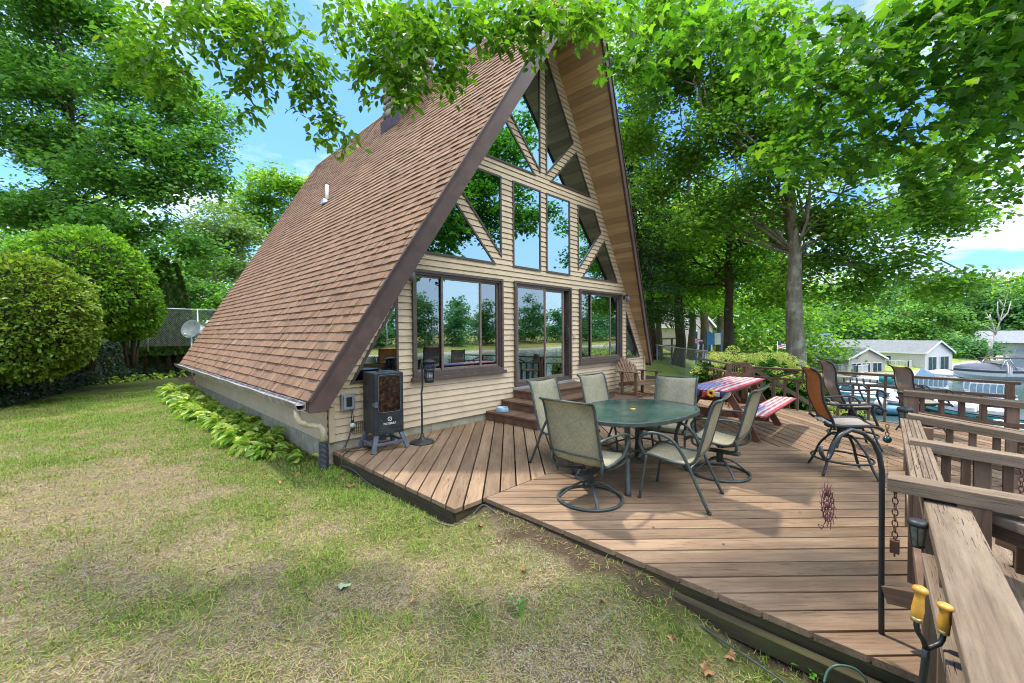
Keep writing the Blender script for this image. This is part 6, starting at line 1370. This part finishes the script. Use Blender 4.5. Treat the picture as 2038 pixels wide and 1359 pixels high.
b=at(2018,716,86); small_house('grey_house','pale grey metal-roofed house at the far right of the bank',(b.x,b.y,b.z+.6),-126,12,7.5,3.0,2.3,wm_('blue_grey_wall',(.40,.42,.46)),ro_('metal_roof',(.24,.25,.27)),(('+x',-2.6,-1.8,.9,2.1,'w'),('+x',-.4,.4,.9,2.1,'w'),('+x',1.8,2.6,.9,2.1,'w')),paint('slate_base',(.06,.07,.09),.7),.3,'frame')
b=at(1618,699,84); small_house('blue_roof_cottage','small cottage with a dark blue roof left of the beige house',(b.x,b.y,b.z+.1),-75,5.5,5,1.9,1.5,WH,ro_('blue_roof',(.08,.13,.2)))
def white_deck(label,pts,ztop,zb,skirt_z):
    t=thing('white_deck',label,'deck',pts[0]); o=Vector(pts[0]); mb=MB(); P=[Vector(p)-o for p in pts]
    cx=sum((p.x for p in P))/len(P); mb.prism([(p.x,p.y) for p in P],lambda u,v,d:(u,v,d),-.16,.0); mb.build('platform',paint('deck_white_edge',(.5,.5,.5),.6),t)
    mb=MB(); mb.prism([(p.x*.97,p.y*.97) for p in P],lambda u,v,d:(u,v,d),-skirt_z,-.17); mb.build('skirting',GS,t)
    for a,b_ in zip(P[:-1],P[1:]):
        bar(t,'rail',a+Vector((0,0,1.0)),b_+Vector((0,0,1.0)),.08,.08,'vinyl'); bar(t,'rail',a+Vector((0,0,.12)),b_+Vector((0,0,.12)),.06,.06,'vinyl'); n=max(2,int((b_-a).length/1.6))
        for i in range(n+1): p=a.lerp(b_,i/n); bar(t,'post',p,p+Vector((0,0,1.05)),.11,.11,'vinyl')
        mb=MB(); k=int((b_-a).length/.17)
        for i in range(k): p=a.lerp(b_,(i+.5)/k); mb.beam(p+Vector((0,0,.12)),p+Vector((0,0,1)),.04,.04)
        mb.build('pickets',M['vinyl'],t)
    return t
zA=at(1700,740,53).z
white_deck('white-railed deck in front of the beige bungalow',[(at(1648,738,54).x,at(1648,738,54).y,zA),(at(1706,742,50).x,at(1706,742,50).y,zA),(at(1760,737,56).x,at(1760,737,56).y,zA),(at(1720,735,58).x,at(1720,735,58).y,zA)],1,0,.7)
zB=at(1800,731,58).z
white_deck('white-railed raised deck of the long white bungalow',[(at(1758,731,59).x,at(1758,731,59).y,zB),(at(1808,732,56).x,at(1808,732,56).y,zB),(at(1829,730,59).x,at(1829,730,59).y,zB),(at(1806,727,66).x,at(1806,727,66).y,zB)],1,0,1.4)
# orange timber ramp
t=thing('timber_ramp','orange-brown timber walkway and steps beside the white house','walkway',at(1826,728,66)); o=at(1826,728,66); OR=wood('orange_timber',(.33,.13,.05),(.48,.21,.08),.2)
M['orange']=OR
A=at(1824,720,66)-o;B_=at(1855,719,67)-o;C_=at(1876,729,67)-o
for a,b_ in ((A,B_),(B_,C_)):
    bar(t,'walkway',a,b_,1.4,.14,'orange')
    for s in (-.7,.7):
        sd=(b_-a).cross(Vector((0,0,1))).normalized()*s
        for z in (.25,.45,.65,.9): bar(t,'rail',a+sd+Vector((0,0,z)),b_+sd+Vector((0,0,z)),.05,.12,'orange')
        for i in range(4): p=a.lerp(b_,i/3)+sd; bar(t,'post',p-Vector((0,0,1.0)),p+Vector((0,0,.95)),.1,.1,'orange')
# ---- boats
def boat(name,label,loc,rz,L_,Bm,H,hullm,coverm=None,tower=False,stripe=None,cover_h=.5,text=None,windshield=False,motor=False,deckm='white'):
    t=thing(name,label,'boat',loc,rad(rz)); NS=14; V=[];n=7
    def half(u): return Bm/2*(1-max(0,(u-.45)/.55)**2.2)
    for i in range(NS+1):
        u=i/NS; x=-L_/2+L_*u; w=max(.01,half(u)); keel=-.25*H*(1-u**4)+.35*H*u**4; sh=H*(.75+.28*u**2)
        for a,b_ in ((-1,1),(-.96,.45),(-.6,.0),(0,-.12),(.6,.0),(.96,.45),(1,1)): V.append((x,w*a,keel+(sh-keel)*max(0,b_) if b_>=0 else keel+b_*H*.4))
    F=[(i*n+k,(i+1)*n+k,(i+1)*n+k+1,i*n+k+1) for i in range(NS) for k in range(n-1)]+[tuple(range(n)),tuple(i*n for i in range(NS+1))+tuple(i*n+n-1 for i in range(NS,-1,-1))]
    mb=MB(); mb.add(V,F,smooth=False); mb.build('hull',hullm,t)
    if stripe:
        mb=MB()
        for s in (0,6):
            P=[Vector(V[i*n+s])*1.0 for i in range(NS+1)]
            for i in range(NS):
                sg=-1 if s==0 else 1; a,b_=P[i],P[i+1]; mb.add([(a.x,a.y+sg*.012,a.z-.05),(b_.x,b_.y+sg*.012,b_.z-.05),(b_.x,b_.y+sg*.012,b_.z-.2*H-.05),(a.x,a.y+sg*.012,a.z-.2*H-.05)],[(0,1,2,3)])
        mb.build('stripe',stripe,t)
    if coverm:
        C=[];m_=9
        for i in range(NS+1):
            u=i/NS; x=-L_/2+L_*u; w=half(u)*1.03; sh=H*(.75+.28*u**2); hh=cover_h*(math.sin(math.pi*min(1,max(0,u*.9+.05)))**.7)
            for k in range(m_): a=-1+2*k/(m_-1); C.append((x,w*a,sh-.10*(abs(a)>.9)+hh*(1-abs(a)**1.8)+.02*math.sin(i*2+k)))
        mb=MB(); mb.add(C,[(i*m_+k,(i+1)*m_+k,(i+1)*m_+k+1,i*m_+k+1) for i in range(NS) for k in range(m_-1)],smooth=True); mb.build('cover',coverm,t)
    else:
        mb=MB(); mb.abox(-L_*.35,-L_*.1,-Bm*.32,Bm*.32,H*.8,H*1.15); mb.abox(-L_*.05,L_*.08,-Bm*.3,-Bm*.05,H*.8,H*1.2); mb.abox(-L_*.05,L_*.08,Bm*.05,Bm*.3,H*.8,H*1.2); mb.build('seats',M[deckm],t,.05)
    if windshield: mb=MB(); mb.add([(L_*.12,-Bm*.4,H*.85),(L_*.2,0,H*.9),(L_*.2-.25,0,H*.9+.45),(L_*.12-.25,-Bm*.36,H*.85+.42),(L_*.12,Bm*.4,H*.85),(L_*.12-.25,Bm*.36,H*.85+.42)],[(0,1,2,3),(1,4,5,2)]); mb.build('windshield',M['pane_far'],t)
    if tower:
        mb=MB()
        for s in (-1,1): mb.tube([(-L_*.05,s*Bm*.46,H*.8),(-L_*.12,s*Bm*.42,H*.8+1.0),(-L_*.2,s*Bm*.40,H*.8+1.25)],.05,6); mb.tube([(-L_*.3,s*Bm*.46,H*.8),(-L_*.2,s*Bm*.42,H*.8+1.2)],.05,6)
        mb.tube([(-L_*.2,-Bm*.4,H*.8+1.25),(-L_*.2,Bm*.4,H*.8+1.25)],.05,6); mb.build('tower',M['alu'],t)
        mb=MB(); mb.abox(-L_*.34,-L_*.02,-Bm*.42,Bm*.42,H*.8+1.28,H*.8+1.36); mb.build('canopy_top',paint('charcoal_canvas',(.045,.05,.06),.8),t,.03)
    if motor: mb=MB(); mb.abox(-L_/2-.45,-L_/2-.05,-.18,.18,H*.5,H*1.25); mb.abox(-L_/2-.35,-L_/2-.15,-.07,.07,-.4,H*.5); mb.build('outboard_motor',M['blackplastic'],t,.06)
    if text:
        cu=bpy.data.curves.new('t','FONT'); cu.body=text; cu.size=.34; cu.extrude=.005; o_=bpy.data.objects.new('t',cu); COL.objects.link(o_); dg=bpy.context.evaluated_depsgraph_get(); dg.update(); me=bpy.data.meshes.new_from_object(o_.evaluated_get(dg)); bpy.data.objects.remove(o_)
        for v in me.vertices: x,y,z=v.co; v.co=(x-1.4,-Bm/2-.02-z,y+H*.42)
        me.materials.append(M['blackplastic']); o2=bpy.data.objects.new('lettering',me); COL.objects.link(o2); o2.parent=t
    return t
HW=paint('hull_white',(.62,.64,.64),.25,var=.06); HG=paint('hull_silver',(.42,.45,.45),.3,var=.08); CV=paint('charcoal_cover',(.10,.11,.135),.85,var=.15); HB=paint('hull_blue',(.07,.20,.29),.3); BT=paint('boat_teal',(.05,.28,.28),.5); HD=paint('hull_dark',(.03,.035,.045),.3)
CW=paint('white_cover',(.58,.55,.52),.85,var=.1)
p=at(1962,757,47); boat('wakeboat','long silver-hulled boat under a charcoal cover with a folding tower','x' and (p.x,p.y,LAKE+.15),138,7.9,2.3,1.25,HG,CV,True,HD,.75,'Pwr')
t=thing('boat_flag','small faded red-and-white flag hanging on the covered silver boat','flag',at(2004,752,44.5)); mb=MB(); mb.tube([(0,0,0),(0,0,1.7)],.025,6); mb.build('pole',M['alu'],t); mb=MB()
for i in range(6): mb.add([(.02+.07*i,-.07*i,1.6-.09*i),(.09+.07*i,-.07*i-.07,1.5-.09*i),(.09+.07*i,-.07*i-.07,.5-.05*i),(.02+.07*i,-.07*i,.6-.05*i)],[(0,1,2,3)],m=i%2)
mb.build('cloth',[paint('flag_red',(.5,.12,.14),.8),M['white']],t)
p=at(1873,748,52); boat('covered_boat','small boat under a crumpled white cover on the sandy bank',(p.x,p.y,p.z-.3),150,4.6,1.9,.7,HW,CW,cover_h=.55)
p=at(1705,797,33); boat('speedboat','blue-and-white speedboat moored below the long railing',(p.x,p.y,LAKE+.1),120,6.0,2.2,.9,HW,None,False,HB,windshield=True)
p=at(1775,800,30); boat('speedboat','white speedboat with teal stripe seen between the last balusters',(p.x,p.y,LAKE+.1),112,5.0,2.0,.8,HW,None,False,BT,windshield=True)
p=at(1668,792,36); boat('covered_boat','low boat under a dull blue cover left of the moored speedboats',(p.x,p.y,LAKE+.1),125,5.2,2.0,.7,HD,paint('blue_cover',(.12,.30,.42),.8),cover_h=.35)
p=at(1870,812,27); boat('motorboat','white motorboat with black outboard behind the stair rails',(p.x,p.y,LAKE+.1),100,5.2,2.0,.8,HW,None,False,HD,windshield=True,motor=True)
p=at(1935,812,25); boat('motorboat','dark motorboat with black engine behind the stair rails at right',(p.x,p.y,LAKE+.1),75,4.6,1.9,.8,HD,None,False,BT,motor=True)
p=at(1990,830,22); boat('rowboat','pale green-white open boat at the far right behind the rails',(p.x,p.y,LAKE+.1),60,4.2,1.7,.6,paint('hull_mint',(.32,.52,.46),.35),None)
p=at(1765,764,44); boat('canoe','long grey overturned hull on the sand beside the inlet',(p.x,p.y,p.z),126,6.5,1.1,.55,paint('grey_hull',(.33,.33,.31),.6),paint('grey_hull_top',(.36,.36,.33),.6),cover_h=.3)
t=thing('teal_float','bright teal inflatable float on the dock','float',at(1764,762,36)); mb=MB(); mb.ball((0,0,.35),.55,.55,.45,12,jit=.12); mb.ball((.45,-.2,.2),.35,.35,.3,10,jit=.1); mb.build('inflatable',BT,t)
def boat_lift(label,px0,px1,py,d,cover=None,sl=0):
    A=at(px0,py,d);B_=at(px1,py+sl,d-1.5); A.z=B_.z=LAKE+.9; t=thing('pontoon_boat',label,'pontoon boat',A); dv=B_-A; sd=dv.cross(Vector((0,0,1))).normalized()*2.2; mb=MB()
    for s in (0,1): mb.tube([sd*s+Vector((0,0,-.5)),dv+sd*s+Vector((0,0,-.5))],.32,10)
    mb.build('pontoon',M['alu'],t); mb=MB(); mb.beam(sd*.5+Vector((0,0,-.12)),dv+sd*.5+Vector((0,0,-.12)),2.3,.1); mb.build('deck_floor',GS,t); n=7
    for s in (0,1):
        bar(t,'rail',sd*s+Vector((0,0,.75)),dv*.94+sd*s+Vector((0,0,.75)),.05,.05,'white'); bar(t,'rail',sd*s,dv+sd*s,.06,.06,'white')
        for i in range(n): p=dv*(i/n)+sd*s; mb=MB(); mb.tube(smooth([p,p+Vector((0,0,.5)),p+dv*.03+Vector((0,0,.75))]),.035,6); mb.build('stanchion',M['white'],t)
    for s in (0,1): mb=MB(); mb.beam(sd*s+Vector((0,0,.38)),dv*.95+sd*s+Vector((0,0,.38)),.03,.62); mb.build('side_panel',paint('panel_blue_grey',(.24,.32,.38),.4),t)
    if cover: mb=MB(); mb.abox(0,1,0,1,0,.01); mb=MB(); C=[sd*.0+Vector((0,0,.75)),dv*.6+Vector((0,0,.75)),dv*.6+sd+Vector((0,0,.75)),sd+Vector((0,0,.75)),dv*.2+sd*.5+Vector((0,0,1.5)),dv*.45+sd*.5+Vector((0,0,1.2))]; mb.add(C,[(0,1,5,4),(1,2,5),(2,3,4,5),(3,0,4)]); mb.build('canvas_cover',paint('blue_canvas',(.06,.13,.2),.8),t)
boat_lift('white-railed pontoon boat under a peaked blue canvas',1822,1888,779,37,True,5); boat_lift('white-railed pontoon boat with curved stanchions at the right',1918,2008,784,33,False,9)
def dock(label,a,b_,w):
    t=thing('dock',label,'dock',a); d=Vector(b_)-Vector(a); mb=MB(); n=int(d.length/.15); sd=d.cross(Vector((0,0,1))).normalized()
    for i in range(n): p=d*((i+.5)/n); mb.beam(p-sd*w/2,p+sd*w/2,d.length/n-.01,.04)
    mb.build('planks',paint('dock_grey',(.40,.39,.37),.85,var=.2,scale=8,rv=.2),t)
    for s in (-1,1):
        for k in (.05,.35,.65,.95): p=d*k+sd*s*(w/2+.04); bar(t,'post',p-Vector((0,0,1.6)),p+Vector((0,0,.35)),.12,.12,'skirt')
def zl(px,py,z): p=onz(px,py,z); return (p.x,p.y,z)
dock('grey plank dock behind the bar chairs',zl(1640,812,LAKE+.45),zl(1800,806,LAKE+.45),1.6); dock('pale dock running out behind the stair rails',zl(1850,835,LAKE+.5),zl(2010,850,LAKE+.5),1.5); dock('distant dock near the beached boats',zl(1690,758,LAKE+.4),zl(1735,764,LAKE+.4),1.3)
t=thing('jet_ski','blue and white jet ski moored at the grey dock','jet ski',zl(1770,818,LAKE+.25),rad(110)); mb=MB(); mb.ball((0,0,.1),1.25,.5,.38,14); mb.build('hull',HB,t); mb=MB(); mb.ball((-.3,0,.5),.6,.22,.2,12); mb.build('seat',HD,t,0); mb=MB(); mb.ball((.45,0,.55),.35,.28,.25,12); mb.tube([(.35,-.35,.85),(.4,0,.82),(.35,.35,.85)],.03,6); mb.build('handlebar',M['white'],t)
# ---- neighbour's yard
b=at(1306,704,22); t=thing('wooden_platform','small tan neighbouring platform with a railing beyond the fence','platform',b); 
for i in range(8): bar(t,'plank',(-1.2+.3*i,-.8,0),(-1.2+.3*i,.8,0),.27,.05,'rail_worn')
for x in (-1.2,0,1.2): bar(t,'post',(x,-.85,-1),(x,-.85,.85),.08,.08,'rail_worn')
for z in (.45,.82): bar(t,'rail',(-1.2,-.85,z),(1.2,-.85,z),.05,.08,'rail_worn')
t=thing('red_chair','red folding chair standing on the tan platform','chair',(b.x-.1,b.y,b.z+.03),rad(-70)); M['red']=paint('red_plastic',(.42,.05,.05),.5)
for i in range(4): bar(t,'back_slat',(-.25-.03*i,-.25,.5+.12*i),(-.25-.03*i,.25,.5+.12*i),.02,.08,'red')
for s in (-1,1): bar(t,'leg',(.25,s*.24,0),(-.38,s*.24,1.0),.03,.04,'red'); bar(t,'leg',(-.25,s*.24,0),(.2,s*.24,.5),.03,.04,'red')
bar(t,'seat',(-.2,0,.44),(.22,0,.46),.48,.04,'red')
b=at(1410,705,20); t=thing('play_slide','blue and white play structure between the trunks','play structure',b,rad(-30)); M['playblue']=paint('play_blue',(.03,.2,.42),.5)
for x in (-.4,.4):
    for y_ in (-.35,.35): bar(t,'post',(x,y_,-.8),(x,y_,1.1),.07,.07,'playblue')
bar(t,'platform',(-.45,0,.1),(.45,0,.1),.8,.06,'yellow_wood'); bar(t,'panel',(-.4,-.36,.75),(.0,-.36,.75),.04,.55,'playblue'); bar(t,'panel',(.02,-.36,.75),(.4,-.36,.75),.04,.55,'white'); bar(t,'slide',(.45,0,.12),(1.6,0,-.7),.4,.05,'yellow_wood')
def flagpole(label,p,h,w):
    t=thing('flag',label,'flag',p); mb=MB(); mb.tube([(0,0,-1.2),(0,0,h)],.02,6); mb.build('pole',M['galv'],t); mb=MB(); q=_r0*w
    for i in range(7): 
        z=h-.04-w*.09*i; z2=z-w*.085; mb.add([(0,0,z),tuple(q*.5+Vector((0,.04,z-w*.12))),tuple(q+Vector((0,-.03,z-w*.25))),tuple(q+Vector((0,-.03,z2-w*.25))),tuple(q*.5+Vector((0,.04,z2-w*.12))),(0,0,z2)],[(0,1,4,5),(1,2,3,4)],m=i%2)
    q2=q*.42; mb.add([(0,-.01,h-.035),tuple(q2+Vector((0,.012,h-.035-w*.1))),tuple(q2+Vector((0,.012,h-.035-w*.42))),(0,-.01,h-.035-w*.34)],[(0,1,2,3)],m=2); mb.build('cloth',[paint('flag_red2',(.45,.05,.06),.8),M['white'],paint('flag_navy',(.04,.05,.16),.8)],t)
b=at(1399,704,15.2); flagpole('small striped flag on a short pole at the fence end',b,.35,-.32)
b=at(1547,712,30); flagpole('striped flag hanging on a tall pole left of the thick grey trunk',b,1.2,.7)
# ================================================================ SKY, SUN, CAMERA
SUN=Vector((.10,.45,1)).normalized()
w=bpy.data.worlds.new('World'); S.world=w; w.use_nodes=True; nt=w.node_tree; g=N(nt); bg=nt.nodes['Background']
sk_=g.new('ShaderNodeTexSky',sky_type='NISHITA'); sk_.sun_disc=False; sk_.sun_elevation=math.asin(SUN.z); sk_.sun_rotation=math.atan2(SUN.x,SUN.y); sk_.air_density=1.0; sk_.dust_density=.6; sk_.ozone_density=2.2
tc=g.new('ShaderNodeTexCoord').outputs['Generated']; sp=g.new('ShaderNodeSeparateXYZ'); g.l(tc,sp.inputs[0])
zz=g.math('MAXIMUM',sp.outputs[2],.03); u=g.math('DIVIDE',sp.outputs[0],g.math('ADD',zz,.12)); v=g.math('DIVIDE',sp.outputs[1],g.math('ADD',zz,.12)); cb=g.new('ShaderNodeCombineXYZ'); g.l(u,cb.inputs[0]); g.l(v,cb.inputs[1])
cl=g.noise(cb.outputs[0],CLOUD_S if 'CLOUD_S' in globals() else 1.1,7,.58); low=g.ramp(zz,[(.0,(.35,.35,.35)),(.45,(.0,.0,.0)),(1,(0,0,0))])
cf=g.ramp(g.math('ADD',cl,g.math('MULTIPLY',low,.45)),[(.51,(0,0,0)),(.68,(.95,.95,.95))])
blue=g.mix(cf,g.mix(1.0,sk_.outputs[0],(.47,.74,1.08),'MULTIPLY'),(5.0,5.4,6.0))
# bright fill added to the sky behind the camera for the shaded facade, noise-broken
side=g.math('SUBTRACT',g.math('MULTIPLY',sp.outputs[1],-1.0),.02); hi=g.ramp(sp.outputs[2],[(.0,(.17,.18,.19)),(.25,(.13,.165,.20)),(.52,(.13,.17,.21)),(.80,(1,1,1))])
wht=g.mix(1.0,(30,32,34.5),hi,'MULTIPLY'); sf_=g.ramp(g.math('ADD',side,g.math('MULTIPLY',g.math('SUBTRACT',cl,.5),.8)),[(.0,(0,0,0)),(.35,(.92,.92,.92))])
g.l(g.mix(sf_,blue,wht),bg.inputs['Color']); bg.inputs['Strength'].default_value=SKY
ld=bpy.data.lights.new('sun','SUN'); ld.energy=SUNE; ld.angle=rad(3.0); ld.color=(1,.94,.84); lo=bpy.data.objects.new('sun',ld); COL.objects.link(lo); lo.rotation_euler=SUN.to_track_quat('Z','Y').to_euler(); lo.location=(0,10,30)
cd=bpy.data.cameras.new('camera'); cd.sensor_width=36; cd.lens=36*FPX/2038; cd.clip_start=.05; cd.clip_end=4000; co_=bpy.data.objects.new('camera',cd); COL.objects.link(co_)
co_.matrix_world=Matrix(((_r.x,_u.x,-_f.x,CAM.x),(_r.y,_u.y,-_f.y,CAM.y),(_r.z,_u.z,-_f.z,CAM.z),(0,0,0,1))); S.camera=co_
S.view_settings.view_transform='Standard'; S.view_settings.look='None'; S.view_settings.exposure=EXPO; S.view_settings.gamma=1
cy=S.cycles; cy.max_bounces=7; cy.transparent_max_bounces=10; cy.diffuse_bounces=3; cy.glossy_bounces=4; cy.transmission_bounces=4; cy.use_denoising=True; cy.caustics_reflective=False; cy.caustics_refractive=False; cy.sample_clamp_indirect=6; cy.filter_width=1.05
try: cy.denoiser='OPENIMAGEDENOISE'
except Exception: pass
